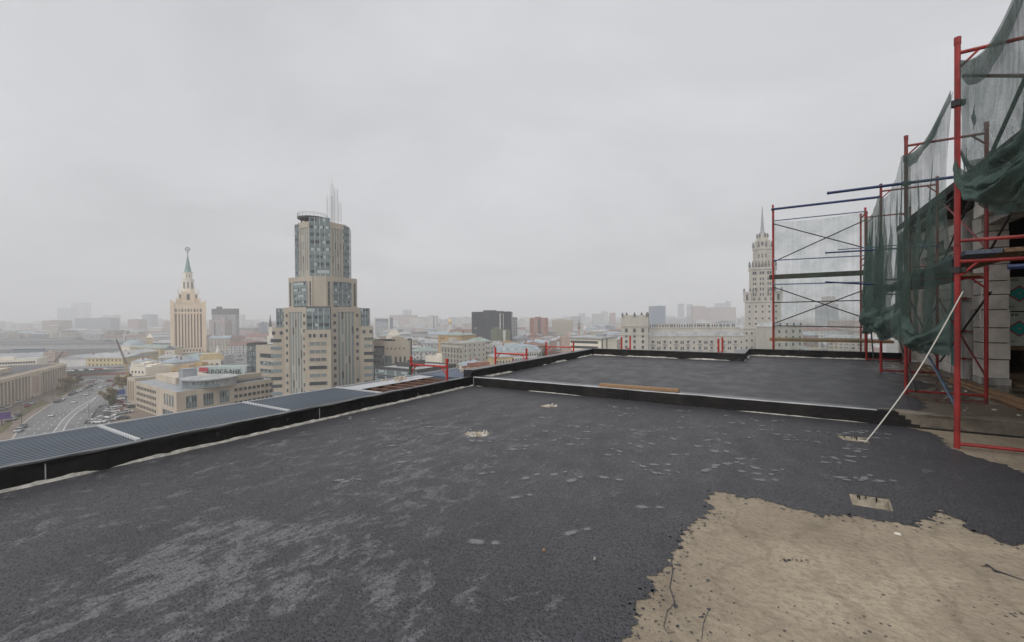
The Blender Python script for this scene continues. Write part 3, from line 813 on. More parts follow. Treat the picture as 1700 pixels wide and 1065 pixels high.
# corrugated sheet canopy outside the left parapet
def canopy(a0, a1, label):
    t = froot('roof_panel', label, 'roof panel', group='corrugated panels along the left parapet')
    mb = MB(); nb = 17; b0, b1 = -1.42, -.135
    pr = []
    for i in range(nb):
        w = (b1 - b0) / nb; x = b0 + i * w
        pr += [(x, .155), (x + w * .30, .155), (x + w * .36, .203), (x + w * .94, .203), (x + w * 1.0, .155)]
    
    for (x0, z0), (x1, z1) in zip(pr[:-1], pr[1:]):
        mb.face([(x0, a0 + .03, z0), (x1, a0 + .03, z1), (x1, a1 - .03, z1), (x0, a1 - .03, z0)])
    mb.build('corrugated_sheet', M['sheet'], t)
    MB().box(b0 - .03, b0 + .012, a0, a1 - .002, .10, .212).build('edge_trim', M['sheettrim'], t)
    mb = MB()
    for i in range(nb):
        w = (b1 - b0) / nb; x = b0 + i * w
        mb.box(x + w * .38, x + w * .92, a1 - .05, a1 - .005, .17, .224)
    mb.build('foam_closure', M['foam'], t)
    MB().box(b0, b1, a0 + .2, a0 + .26, .06, .165).box(b0, b1, a1 - .26, a1 - .2, .06, .165).build('support_beam', M['rust'], t)
M['sheet'] = mat('blue_grey_coated_sheet', (0.095, 0.12, 0.15), rough=0.42, spec=0.4, var=0.15, scale=1.2, stretch=(1, .3, 1))
M['sheettrim'] = mat('pale_sheet_trim', (0.45, 0.46, 0.48), rough=0.4, var=0.15)
M['foam'] = mat('white_foam_closure', (0.68, 0.68, 0.69), rough=0.8, var=0.1)
seams = [-11.3, -9.52, -7.75, -5.97, -4.22, -2.5]
descr = ['blue-grey corrugated panel nearest the camera outside the parapet, out at the lower left', 'blue-grey corrugated panel second from the near end outside the parapet',
         'blue-grey corrugated panel at the left edge of the photo, ending at a white foam strip', 'long middle blue-grey corrugated panel between two white foam strips',
         'farthest blue-grey corrugated panel, next to the rusty open framing']
for i in range(1, 5):
    canopy(seams[i], seams[i + 1], descr[i])
# unfinished framing beyond the last panel
t = froot('canopy_frame', 'unfinished rusty canopy framing with a white edge strip beyond the last panel', 'framing')
MB().box(-1.45, -1.41, -2.5, 1.2, .10, .212).build('edge_trim', M['sheettrim'], t)
mb = MB()
for i in range(7):
    q = -2.42 + i * .3
    mb.box(-1.40, -.135, q, q + .10, .11, .18 - .003 * (i % 2))
mb.build('purlin', M['rust'], t)
MB().box(-1.40, -.135, -.12, 1.2, .12, .175).build('board_deck', M['greydeck'], t)
MB().box(-1.38, -.9, -2.44, -.3, .182, .19).build('loose_sheet', M['sheettrim'], t)
for (b_, a_, s, lab) in ((-1.2, -1.25, .13, 'pinkish heap of debris on the rusty framing left of the first red frame'),
                         (-.9, .95, .1, 'pale rag heap on the canopy boards near the crossing of the parapets')):
    rnd = random.Random(int(s * 100)); mb = MB()
    for i in range(12):
        x, y = rnd.gauss(0, s), rnd.gauss(0, s * 1.4); r = rnd.uniform(.03, .07)
        c = [(x + r * cos(k * 2 * pi / 6) * rnd.uniform(.6, 1.2), y + r * sin(k * 2 * pi / 6) * rnd.uniform(.6, 1.2)) for k in range(6)]
        mb.prism(c, 0, r * rnd.uniform(.6, 1.5), scale=.5)
    fbuild(mb, 'debris', M['tarp'], lab, 'debris', b=b_, a=a_, z=.188)

# ================================================================== scaffolding
def BA(a): return 7.68 + 0.045 * (a + 0.96)     # line of the front standards
def frame(b, a, z, h, label, group, rz=0.0, w=1.0, m='redpaint', stub=0.0, botz=0.05, topz=0.13, r=.028):
    t = froot('scaffolding', label, 'scaffold frame', b, a, z, group, rz)
    for x in (0, w):
        MB().tube((x, 0, 0), (x, 0, h + stub), r, 10).build('post', M[m], t, smooth=False)
        if stub < .01:
            MB().tube((x, 0, h - .03), (x, 0, h + .05), r + .004, 10).build('joint_sleeve', M[m], t)
    MB().tube((.018, 0, h - topz), (w - .018, 0, h - topz), r * .78, 8).build('top_bar', M[m], t)
    if botz is not None:
        MB().tube((.018, 0, botz), (w - .018, 0, botz), r * .72, 8).build('bottom_bar', M[m], t)
    for x, sgn in ((0, 1), (w, -1)):
        MB().tube((x + sgn * .015, 0, h - topz - .17), (x + sgn * .17, 0, h - topz - .012), r * .52, 6).build('gusset', M[m], t)
    return t
PA = [-4.3, -.96, 2.36, 5.8, 9.2]
names = ['nearest, out of the picture on the right', 'nearest in view, at the end of the kerb', 'second in view, behind the kerb', 'third in view, half behind the green net', 'farthest, beside the sheer net bay']
for i, a in enumerate(PA):
    zb = 0.0 if a < 0 else ZF
    frame(BA(a), a, zb + .004, 2.27 - zb, 'lower red scaffold frame, ' + names[i], 'lower red scaffold frames along the facade')
    frame(BA(a), a, 2.33, 2.27 + (.05 if i else 0), 'upper red scaffold frame, ' + names[i], 'upper red scaffold frames along the facade', m='redpaint' if i < 2 else 'darkred')
def tube_thing(p0, p1, r, m, label, cat='tube', name='scaffold_tube', group=None):
    mb = MB(); c = (Vector(p0) + Vector(p1)) / 2
    a0, a1 = Vector(p0) - c, Vector(p1) - c
    mb.tube(a0, a1, r, 8)
    mb.tube(a0 * .985, a0 * .97, r * 1.18, 8); mb.tube(a1 * .97, a1 * .985, r * 1.18, 8)
    return fbuild(mb, name, M[m], label, cat, group, b=c.x, a=c.y, z=c.z)
AF = 10.1; BL, BR = 5.66, 8.22
def clamp(b, a, z, label):
    fbuild(MB().tube((-.01, 0, -.035), (-.01, 0, .035), .045, 10).box(.025, .065, -.03, .03, -.028, .028).tube((.03, -.045, 0), (.03, .045, 0), .009, 6), 'coupler', M['bracedark'], label, 'coupler', 'steel couplers on the scaffold', b=b, a=a, z=z)
clamp(BA(2.36), 2.36, 3.86, 'steel coupler holding the higher blue tube to the second post')
clamp(BA(5.8), 5.8, 3.12, 'steel coupler holding the blue tube to the third post')
clamp(BA(-.96), -.96, 2.05, 'steel coupler on the nearest post just under the frame joint')
clamp(BA(-.96), -.96, 3.95, 'steel coupler high on the nearest post under the top bar')
clamp(BL, AF, 5.28, 'steel coupler at the left end of the thick blue top tube')
# crossed braces between the frames
def brace_pair(i, z0, z1, boff, lab):
    a0, a1 = PA[i], PA[i + 1]
    g = 'crossed scaffold braces'
    tube_thing((BA(a0) + boff, a0, z0), (BA(a1) + boff, a1, z1), .017, 'bracedark' if i % 2 else 'darkred', f'brace rising away from the camera, {lab}', 'brace', 'brace', g)
    tube_thing((BA(a0) + boff + .03, a0, z1), (BA(a1) + boff + .03, a1, z0), .017, 'bracedark', f'brace falling away from the camera, {lab}', 'brace', 'brace', g)
W_ = ['nearest bay at right', 'between the nearest two posts', 'between the second and third post', 'between the third and last post']
for i in range(4):
    brace_pair(i, 2.6, 4.2, 1.02, 'upper lift, rear row, ' + W_[i])
    if i > 1: brace_pair(i, .45, 1.9, 1.02, 'lower lift, rear row, ' + W_[i])
brace_pair(0, 2.75, 4.25, .05, 'upper lift, front row, nearest bay at right')
# ledgers
for i in range(4):
    a0, a1 = PA[i], PA[i + 1]
    for z, bo, m in ((3.95, 1.03, 'bracedark'),):
        tube_thing((BA(a0) + bo, a0, z), (BA(a1) + bo, a1, z), .0165, m, ('front ' if bo < .5 else 'rear ') + 'long ledger tube, upper lift, ' + W_[i], 'ledger', 'ledger', 'ledgers along the scaffold')
# walkway boards at mid height
for i in range(4):
    a0, a1 = PA[i], PA[i + 1]
    for k in range((0, 2, 3, 3)[i]):
        mb = MB().box(-.145, .145, -(a1 - a0) / 2 - .06, (a1 - a0) / 2 + .06, 0, .045)
        fbuild(mb, 'walkway_board', M['greydeck' if (i + k) % 2 else 'oldwood'],
               ('inner', 'middle', 'outer')[2 - k] + ' walkway board ' + W_[i], 'walkway board', 'walkway boards of the scaffold',
               b=BA((a0 + a1) / 2) + .2 + k * .305, a=(a0 + a1) / 2, z=2.165 + .004 * k + .05 * (i % 2), rz=-.045)
# toe board resting on the frame at the right
# blue tubes poking out to the left
tube_thing((6.69, 2.39 - .05, 3.86), (8.8, 2.39 - .05, 3.86), .026, 'bluepaint', 'blue tube jutting left from the second upper frame, the higher one', group='blue tubes on the scaffold')
tube_thing((6.88, 5.75, 3.12), (9.0, 5.75, 3.10), .02, 'bluepaint', 'blue tube jutting left from the third frame above the planked deck', group='blue tubes on the scaffold')
tube_thing((7.15, 5.85, 3.19), (9.0, 5.85, 3.2), .013, 'bluegrey', 'thinner blue tube jutting left just above the thick one at the third frame', group='blue tubes on the scaffold')
tube_thing((6.88, 5.72, 2.38), (8.1, 5.9, 2.25), .02, 'bluepaint', 'blue tube drooping to the right under the planked deck', group='blue tubes on the scaffold')
tube_thing((8.05, -1.05, 2.05), (9.9, -1.35, 2.06), .028, 'bluepaint', 'blue taped tube crossing under the nearest frame at the right edge', group='blue tubes on the scaffold')
tube_thing((8.15, 3.05, 1.05), (8.15, 1.0, .16), .022, 'bluegrey', 'blue-grey raking strut standing on the wet screed behind the nearest post', 'strut')
tube_thing((7.95, 2.3, .2), (8.05, 4.2, 1.0), .015, 'bracedark', 'dark raking strut leaning behind the second post', 'strut')
tube_thing((8.2, 8.4, .2), (8.25, 9.3, 1.15), .018, 'bracedark', 'dark raking strut near the last post under the net', 'strut')

# far bay outside the parapet
for z, hh, lab in ((-1.2, 2.3, 'lowest red frame of the far bay, mostly below the parapet'), (1.12, 2.2, 'middle red frame of the far bay, seen edge on'), (3.34, 2.05, 'topmost red frame of the far bay, seen edge on')):
    frame(BL, AF, z, hh, lab + ', left end', 'frames of the far scaffold bay', rz=pi / 2)
    frame(BR, AF, z, hh if z < 3 else 1.6, lab + ', right end', 'frames of the far scaffold bay', rz=pi / 2)
g = 'ledgers of the far bay'
for z0, z1, r, m, lab in ((5.28, 5.27, .040, 'bluepaint', 'thick blue top tube of the far bay'), (4.87, 4.86, .018, 'bluegrey', 'thin blue rail carrying the sheer net'),
                          (3.48, 3.44, .019, 'bluegrey', 'upper thin rail of the far bay above the planked deck'), (2.63, 2.59, .019, 'bluegrey', 'thin rail just under the planked deck of the far bay'),
                          (1.99, 2.0, .018, 'bracedark', 'thin rail through the crossing of the lower braces'), (1.17, 1.13, .018, 'bracedark', 'lowest thin rail of the far bay above the plank')):
    tube_thing((BL, AF - .03, z0), (BR + (.35 if r > .03 else 0), AF - .03, z1), r, m, lab, 'ledger', 'ledger', g)
for z0, z1, lab in ((4.77, 3.68, 'upper'), (2.54, 1.42, 'lower')):
    tube_thing((BL, AF - .05, z0), (BR, AF - .05, z1), .018, 'bracedark', lab + ' falling diagonal brace in the far bay', 'brace', 'brace', 'braces of the far bay')
for z0, z1, lab in ((3.42, 4.59, 'upper'), (1.24, 2.35, 'lower')):
    tube_thing((BL, AF - .02, z0), (BR, AF - .02, z1), .018, 'bracedark', lab + ' rising diagonal brace in the far bay', 'brace', 'brace', 'braces of the far bay')
for k in range(3):
    fbuild(MB().box(-1.4, 1.35, -.14, .14, -.06, .06), 'walkway_board', M['darkwood'], ('front', 'middle', 'rear')[k] + ' dark stained board of the deck in the far bay', 'walkway board', 'boards of the far bay deck',
           b=(BL + BR) / 2, a=AF + .2 + k * .3, z=2.92 + .006 * k)
    fbuild(MB().box(-1.4, 2.0, -.14, .14, -.02, .06), 'walkway_board', M['wood'], ('front', 'middle', 'rear')[k] + ' raw pine board low in the far bay above the parapet', 'walkway board', 'pine boards low in the far bay',
           b=(BL + BR) / 2, a=AF + .2 + k * .3, z=.64 + .006 * k)
# red frames standing outside the parapets
for a_, lab in ((-.42, 'red scaffold frame top beyond the left parapet, the nearest of three'), (3.13, 'red scaffold frame top beyond the left parapet, the middle one with an extra strut'),
                (6.48, 'red scaffold frame top beyond the left parapet near the far corner')):
    t = frame(-1.5, a_, -1.66, 2.24, lab, 'red frame tops outside the parapets', w=1.1, topz=.13, botz=None, r=.029, m='redframe')
    if abs(a_ - 3.13) < .1: MB().tube((.62, 0, 1.0), (.62, 0, 2.0), .013, 6).build('strut', M['redpaint'], t)
tube_thing((-1.5, -.40, .02), (-1.25, .9, -.9), .016, 'bracedark', 'dark brace falling behind the nearest red frame outside the parapet', 'brace', 'brace')
tube_thing((-1.5, 3.15, .05), (-1.3, 4.4, -.9), .016, 'bracedark', 'dark brace falling behind the middle red frame outside the parapet', 'brace', 'brace')
for b_, lab in ((.97, 'small red scaffold frame top in front of the palace pavilion'), (4.18, 'small red scaffold frame top in front of the middle of the palace wing')):
    frame(b_, 7.66, -1.66, 2.40, lab, 'red frame tops beyond the far parapet', rz=pi / 2, w=1.05, topz=.42, botz=None, r=.030, m='redframe')
# lower gallery of the tower block that carries those frames
mb = MB().box(-3.2, -.14, -24, 12.4, -.32, 0).box(-.14, 13, 9.76, 12.4, -.32, 0).box(-.14, 4.9, 7.7, 9.76, -.32, 0)
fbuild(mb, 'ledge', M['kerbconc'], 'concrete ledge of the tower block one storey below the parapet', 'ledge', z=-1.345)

# ---- debris netting
def net_mat(name, col, cover, grain, streak=0.0):
    m, t, b = new_mat(name)
    co = nd(t, 'ShaderNodeTexCoord'); ob = co.outputs['Object']
    n = nd(t, 'ShaderNodeTexNoise', {'Vector': ob, 'Scale': grain, 'Detail': 3.0, 'Roughness': 0.7})
    n2 = nd(t, 'ShaderNodeTexNoise', {'Vector': ob, 'Scale': 2.2, 'Detail': 3.0})
    a = math_(t, 'ADD', math_(t, 'MULTIPLY', math_(t, 'SUBTRACT', n.outputs['Fac'], 0.5), 0.9), math_(t, 'MULTIPLY', math_(t, 'SUBTRACT', n2.outputs['Fac'], 0.5), 0.6))
    a = math_(t, 'ADD', a, cover)
    if streak:
        mp = nd(t, 'ShaderNodeMapping', {'Vector': ob, 'Scale': (14.0, 14.0, 0.25)})
        n3 = nd(t, 'ShaderNodeTexNoise', {'Vector': mp.outputs[0], 'Scale': 1.0, 'Detail': 3.0})
        a = math_(t, 'ADD', a, math_(t, 'MULTIPLY', math_(t, 'SUBTRACT', n3.outputs['Fac'], 0.5), streak))
    a = math_(t, 'MAXIMUM', math_(t, 'MINIMUM', a, 0.97), 0.03)
    t.links.new(a, b.inputs['Alpha'])
    t.links.new(mixc(t, n2.outputs['Fac'], tuple(c * .75 for c in col), tuple(c * 1.25 for c in col)), b.inputs['Base Color'])
    b.inputs['Roughness'].default_value = 0.8
    b.inputs['Specular IOR Level'].default_value = 0.15
    bp = nd(t, 'ShaderNodeBump', {'Height': n.outputs['Fac'], 'Strength': 0.8, 'Distance': 0.012})
    t.links.new(bp.outputs[0], b.inputs['Normal'])
    return m
M['net'] = net_mat('green_debris_net', (0.088, 0.132, 0.112), 0.70, 110.0, 0.45)
M['netthin'] = net_mat('thin_green_debris_net', (0.090, 0.135, 0.115), 0.50, 110.0, 0.45)
M['netdense'] = net_mat('folded_green_debris_net', (0.088, 0.135, 0.114), 0.86, 90.0, 0.25)
M['netsheer'] = net_mat('sheer_pale_net', (0.10, 0.18, 0.145), 0.25, 200.0, 0.2)
def net_sheet(a0, a1, ztop, zbot, boff, folds, amp, seed, na=60, nz=44, gather=None):
    """ztop / zbot: functions of s in 0..1 ; hangs with vertical folds outside the standards"""
    mb = MB()
    for i in range(na + 1):
        s = i / na
        a_ = a0 + (a1 - a0) * s
        for j in range(nz + 1):
            t_ = j / nz
            zt, zb = ztop(s), zbot(s)
            z = zt + (zb - zt) * t_
            env = min(1, 4 * s + .15, 4 * (1 - s) + .15)
            f = amp * env * (.06 + .94 * min(1, t_ * 1.6)) * (sin(folds * 2 * pi * s + 2.4 * t_ + 2.2 * fr(s * 2, t_ * 1.2 + seed, 1.0)) + .7 * fr(s * 7 + seed + t_ * 3, t_ * 2, 1.3))
            aa = a_ + .10 * env * min(1, t_ * 2) * fr(s * 3 + seed * 2, t_ * 2.4, 1.0)
            if gather: aa += gather(s, t_)
            mb.v.append((BA(a_) - boff + f - .05 * sin(pi * s) * t_, aa, z + .04 * fr(s * 5, seed + 7, 1.2) * t_))
    for i in range(na):
        for j in range(nz):
            k = i * (nz + 1) + j
            mb.f.append((k, k + nz + 1, k + nz + 2, k + 1)); mb.m.append(0)
    return mb
def roll(pts, r, seed, n=10, sub=8):
    """rolled, crumpled hem following a polyline"""
    mb = MB(); q = []
    pts = [Vector(p) for p in pts]
    for i in range(len(pts) - 1):
        p0 = pts[max(0, i - 1)]; p1 = pts[i]; p2 = pts[i + 1]; p3 = pts[min(len(pts) - 1, i + 2)]
        for k in range(sub):
            u = k / sub
            q.append(.5 * ((2 * p1) + (p2 - p0) * u + (2 * p0 - 5 * p1 + 4 * p2 - p3) * u * u + (3 * p1 - p0 - 3 * p2 + p3) * u ** 3))
    q.append(pts[-1])
    m = len(q)
    for i, p in enumerate(q):
        d = (q[min(m - 1, i + 1)] - q[max(0, i - 1)]).normalized()
        side = Vector((1, 0, 0)); up = d.cross(side).normalized(); side = up.cross(d)
        rr = (r(i / (m - 1)) if callable(r) else r)
        for k in range(n):
            t_ = 2 * pi * k / n
            w = rr * (1 + .45 * fr(i * .13 + seed, k * .9, 1.0))
            mb.v.append(tuple(p + side * cos(t_) * w * .6 + up * sin(t_) * w))
    for i in range(m - 1):
        for k in range(n):
            j = (k + 1) % n
            mb.f.append((i * n + k, i * n + j, (i + 1) * n + j, (i + 1) * n + k)); mb.m.append(0)
    return mb
def netting(label, parts):
    t = froot('debris_net', label, 'netting', group='green debris nets on the scaffold')
    for nm, mb, m in parts: mb.build(nm, M[m], t, smooth=True)
    return t
lerp = lambda a, b, s: a + (b - a) * s
def swag(a0, a1, ztop, zbot, boff, bulge, nf, seed, na=70, nz=30, amp=.035):
    """slack netting lying in horizontal folds, hanging like a swag between two posts"""
    mb = MB()
    for i in range(na + 1):
        s = i / na; a_ = lerp(a0, a1, s); e = .04 + .96 * sin(pi * s) ** .6
        for j in range(nz + 1):
            t_ = j / nz; zt, zb = ztop(s), zbot(s)
            ph = 2 * pi * nf * t_ + 2.5 * fr(s * 2.2, seed, 1.0) + 3 * s
            f = bulge * e * sin(pi * min(1, t_ * 1.05)) + amp * e * (sin(ph) + .5 * sin(2.3 * ph + 4 * s)) + .03 * e * fr(s * 9, t_ * 5 + seed, 1.4)
            mb.v.append((BA(a_) - boff - f, a_ + .03 * fr(s * 8 + seed, t_ * 4, 1.2), lerp(zt, zb, t_) + .5 * amp * e * cos(ph) + .02 * fr(s * 11, t_ * 3 + seed, 1.5)))
    for i in range(na):
        for j in range(nz):
            k = i * (nz + 1) + j
            mb.f.append((k, k + nz + 1, k + nz + 2, k + 1)); mb.m.append(0)
    return mb
def edge_fold(a0, a1, ztop, boff, d, seed):
    return net_sheet(a0, a1, lambda s: ztop(s) + .012, lambda s: ztop(s) - d * (.5 + .5 * sin(pi * s)), boff, 2.0, .02, seed, na=40, nz=6)
# nearest sail: s=0 at the nearest post in view, s=1 out of the picture
zt1 = lambda s: lerp(4.40, 4.75, s) - .42 * sin(pi * s) ** 1.0 - .10 * sin(2 * pi * s)
zb1 = lambda s: 3.30 - .84 * sin(pi * min(1, s * .86)) ** .8 - .15 * s
netting('green net slung like a sail at the right edge, with a thick rolled hem',
        [('net_sheet', net_sheet(-1.03, -4.3, zt1, zb1, -.01, 2.2, .07, 1), 'net'),
         ('edge_fold', edge_fold(-1.03, -4.3, zt1, .0, .34, 3), 'net'),
         ('hem', swag(-1.02, -4.3, lambda s: zb1(s) + .02 + .34 * sin(pi * min(1, s * .8)), lambda s: zb1(s) - .02, .02, .13, 2.2, 6), 'netdense'),
         ('hem', swag(-1.02, -4.3, lambda s: zb1(s) + .05 + .55 * sin(pi * min(1, s * .8)), lambda s: zb1(s) + .12, -.02, .05, 1.6, 9), 'net')])
# second: between nearest and second post
zt2 = lambda s: lerp(4.35, 4.12, s) - .22 * sin(pi * s)
zb2 = lambda s: 1.14 - .12 * sin(pi * s) + .03 * sin(11 * s)
netting('green net hanging between the nearest and second post, gathered along its foot',
        [('net_sheet', net_sheet(2.36, -.93, zt2, zb2, .03, 3.2, .075, 11, na=80, gather=lambda s, t_: .50 * max(0, s - .5) * sin(pi * min(1, t_ * 1.5))), 'netthin'),
         ('edge_fold', edge_fold(2.34, -.93, zt2, .05, .22, 12), 'netdense'),
         ('net_fold', net_sheet(2.30, 1.3, lambda s: zt2(s * .3) - .02, lambda s: lerp(1.7, 1.6, s), .08, 1.6, .06, 17, na=30, nz=30), 'netthin'),
         ('foot_swag', swag(2.38, -.92, lambda s: lerp(1.80, 1.62, s) - .42 * sin(pi * s), lambda s: zb2(s) - .05, .05, .12, 1.7, 13), 'netdense')])
# third
zt3 = lambda s: lerp(4.45, 4.36, s) - .34 * sin(pi * s)
zb3 = lambda s: lerp(1.05, 1.05, s) - .08 * sin(2 * pi * s)
netting('green net hanging between the second and third post, bunched at its foot',
        [('net_sheet', net_sheet(5.8, 2.40, zt3, zb3, .05, 4.0, .09, 21, na=70), 'netthin'),
         ('net_fold', net_sheet(5.3, 4.3, lambda s: zt3(.15 + .3 * s) - .03, lambda s: 1.7, .10, 1.6, .07, 27, na=30, nz=30), 'netthin'),
         ('foot_swag', swag(5.82, 2.36, lambda s: 1.80 - .12 * sin(pi * s), lambda s: zb3(s) - .04, .07, .14, 1.8, 23), 'netdense')])
# fourth
netting('green net hanging between the third and the last post beside the sheer net bay',
        [('net_sheet', net_sheet(9.2, 5.84, lambda s: lerp(4.55, 4.42, s) - .25 * sin(pi * s), lambda s: 1.05 - .05 * sin(6 * s), .05, 5.0, .10, 31, na=60), 'net'),
         ('foot_swag', swag(9.28, 5.8, lambda s: 1.85 + .08 * sin(7 * s), lambda s: 1.03 - .05 * sin(6 * s), .08, .15, 1.8, 33), 'netdense')])
# sheer net of the far bay
mb = MB(); na, nz = 40, 30
for i in range(na + 1):
    s = i / na
    for j in range(nz + 1):
        t_ = j / nz
        mb.v.append((lerp(BL, BR, s), AF + .04 + .02 * sin(20 * s) * t_ + .03 * fr(s * 6, t_ * 2, 1), lerp(4.85 - .07 * sin(pi * s), .30, t_)))
for i in range(na):
    for j in range(nz):
        k = i * (nz + 1) + j
        mb.f.append((k, k + nz + 1, k + nz + 2, k + 1)); mb.m.append(0)
fbuild(mb, 'debris_net', M['netsheer'], 'sheer pale netting with vertical streaks stretched across the far bay', 'netting', 'sheer netting', smooth=True)
# green net strip hanging at the third red frame outside
mb = MB(); n = 12
for i in range(n + 1):
    for j in range(n + 1):
        s, t_ = i / n, j / n
        mb.v.append((-1.5 - 1.4 * t_ * s, 6.5 - .5 * s * t_ + .04 * sin(9 * s), .5 - 1.9 * t_ + .05 * sin(8 * s + 5 * t_)))
for i in range(n):
    for j in range(n):
        k = i * (n + 1) + j
        mb.f.append((k, k + n + 1, k + n + 2, k + 1)); mb.m.append(0)
fbuild(mb, 'debris_net', M['net'], 'green net corner slanting down from the red frame near the far corner', 'netting', smooth=True)
# green wrapping on the nearest outside frame
fbuild(MB().tube((-1.5, -.47, -1.2), (-1.5, -.45, .42), .034, 8), 'net_wrap', M['netdense'], 'roll of dark green net tied along the nearest outside red post', 'netting')

# ropes
def rope(pts, r, label, sub=10):
    pts = [Vector(p) for p in pts]; q = []
    for i in range(len(pts) - 1):
        p0 = pts[max(0, i - 1)]; p1 = pts[i]; p2 = pts[i + 1]; p3 = pts[min(len(pts) - 1, i + 2)]
        for k in range(sub):
            u = k / sub
            q.append(.5 * ((2 * p1) + (p2 - p0) * u + (2 * p0 - 5 * p1 + 4 * p2 - p3) * u * u + (3 * p1 - p0 - 3 * p2 + p3) * u ** 3))
    q.append(pts[-1])
    fbuild(MB().path(q, r, 7), 'rope', M['rope'], label, 'rope', smooth=True)
e0 = RP(1439, 733)
r0 = Vector((BA(-.96) + .04, -.99, 1.80)); r1 = Vector((e0[0], e0[1], .015))
mid = (r0 + r1) / 2 + Vector((.02, 0, -.07))
rope([r0, mid, r1, r1 + Vector((-.08, -.03, 0)), r1 + Vector((-.02, -.09, .01))], .0068, 'taut white rope tied to the nearest red post, running down to the drain pit')
rope([(9.34, 4.35, 2.2), (9.2, 4.0, 1.65), (9.0, 3.2, 1.25), (8.82, 2.45, 1.2)], .008, 'slack thin white cable looping from the block pier to a rear red post')

# ================================================================== unfinished penthouse behind the scaffold
M['block'] = mat('aerated_concrete_block', (0.76, 0.70, 0.635), rough=0.9, var=0.25, scale=2.0, stretch=(1, 1, 1), bump=0.4, bscale=30)
M['paleblock'] = mat('pale_new_block', (0.78, 0.73, 0.66), rough=0.9, var=0.2, scale=2.0, stretch=(1, 1, 1), bump=0.4, bscale=30)
M['mortarjoint'] = mat('dark_open_joint', (0.09, 0.08, 0.075), rough=0.95, var=0.3)
M['castconc'] = mat('streaked_cast_concrete', (0.52, 0.50, 0.465), rough=0.85, var=0.4, scale=2.2, stretch=(3, 3, .35), bump=0.4, bscale=20)
M['dark'] = mat('shade_dark_interior', (0.035, 0.033, 0.032), rough=0.9, var=0.2)  # near-black colour stands in for the shade inside the opening
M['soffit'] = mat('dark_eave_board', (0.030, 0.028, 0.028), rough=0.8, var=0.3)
M['rooftile'] = mat('grey_roof_membrane', (0.10, 0.10, 0.105), rough=0.6, var=0.2)
t = froot('penthouse', 'unfinished block-built penthouse under a dark pitched roof behind the scaffold', 'building')
rnd = random.Random(17)
def blockwall(b0, b1, a0, a1, zb, ztop_fn, holes=(), bl=.6, bh=.25, lab='wall', mi='block', jit=.012):
    """courses of blocks, each with its own small offset; the top steps as the masons left it"""
    mb = MB(); r = 0; z = zb
    while z < 4.05:
        a_ = a0 - (bl / 2 if r % 2 else 0)
        while a_ < a1:
            x0, x1 = max(a_, a0), min(a_ + bl, a1)
            c = (x0 + x1) / 2
            if x1 - x0 > .06 and z + bh * .6 < ztop_fn(c) and not any(h[0] < c < h[1] and h[2] < z + bh / 2 < h[3] for h in holes):
                o = rnd.uniform(-jit, jit)
                mb.box(b0 + o, b1 + o, x0 + .006, x1 - .006, z + .007, z + bh - .004)
            a_ += bl
        z += bh; r += 1
    return mb.build(lab, M[mi], t)
# pier facing the camera (jamb of the big opening)
mb = MB(); z = ZF + .12; k = 0
hs_ = [.38, .33, .30, .36, .30, .27, .33, .33, .33, .33, .33]
for h_ in hs_:
    if z > 3.5: break
    o = rnd.uniform(-.012, .012); d_ = rnd.uniform(-.015, .015)
    mb.box(9.36 + o, 9.74 + o, 4.5 + d_, 5.0, z + .012, min(z + h_, 3.5) - .008)
    z += h_; k += 1
mb.build('pier', M['block'], t)
MB().box(9.375, 9.72, 4.53, 4.98, ZF, 3.5).build('pier_core', M['mortarjoint'], t)
MB().box(9.36, 9.76, 4.47, 5.0, ZF, ZF + .12).build('pier_base', M['castconc'], t)
MB().box(9.28, 9.70, 5.32, 5.75, ZF, 3.62).build('column', M['castconc'], t)
mb = MB()
for z in (.55, 1.15, 1.85, 2.45):
    mb.box(9.27, 9.33, 5.25, 5.31, z, z + .05).tube((9.2, 5.28, z + .02), (9.72, 5.28, z + .02), .012, 6)
mb.build('formwork_tie', M['darkred'], t)
# facade beyond the column
step = lambda a: 3.85 - .25 * (int(a * 1.7) % 3) * (.5 + .5 * sin(a * 2.3))
blockwall(9.36, 9.66, 5.76, 9.7, ZF, step, holes=((6.2, 8.9, 2.45, 3.05), (7.2, 7.7, 3.2, 3.5)))
blockwall(9.24, 9.60, -6, 4.5, 3.44, lambda a: 4.02 - .24 * (int(a * 1.3 + 9) % 2), mi='paleblock')
MB().box(9.38, 9.70, -6, 5.0, 3.30, 3.43).build('lintel', M['castconc'], t)
for k in range(4):
    a_ = 6.25 + k * .66
    w = MB().box(9.40, 9.47, a_, a_ + .60, 2.48, 2.54).box(9.40, 9.47, a_, a_ + .60, 2.97, 3.03).box(9.40, 9.47, a_, a_ + .05, 2.54, 2.97).box(9.40, 9.47, a_ + .55, a_ + .60, 2.54, 2.97).build('window', M['frame_w'], t)
    MB().box(9.43, 9.45, a_ + .05, a_ + .55, 2.54, 2.97).build('pane', M['glass'], w)
MB().box(9.31, 9.355, 5.85, 6.2, .35, 2.35).build('insulation_strip', M['teal'], t)
# far gable end, and a partition added to darken the view under the roof
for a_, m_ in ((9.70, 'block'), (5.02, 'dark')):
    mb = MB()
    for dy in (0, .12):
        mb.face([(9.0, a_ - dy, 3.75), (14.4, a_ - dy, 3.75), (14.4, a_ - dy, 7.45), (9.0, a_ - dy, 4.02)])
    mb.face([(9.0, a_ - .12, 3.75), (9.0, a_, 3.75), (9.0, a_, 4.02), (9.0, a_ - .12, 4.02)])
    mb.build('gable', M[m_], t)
MB().box(9.34, 9.72, -6, 9.5, 3.98, 4.03).build('wall_plate', M['oldwood'], t)
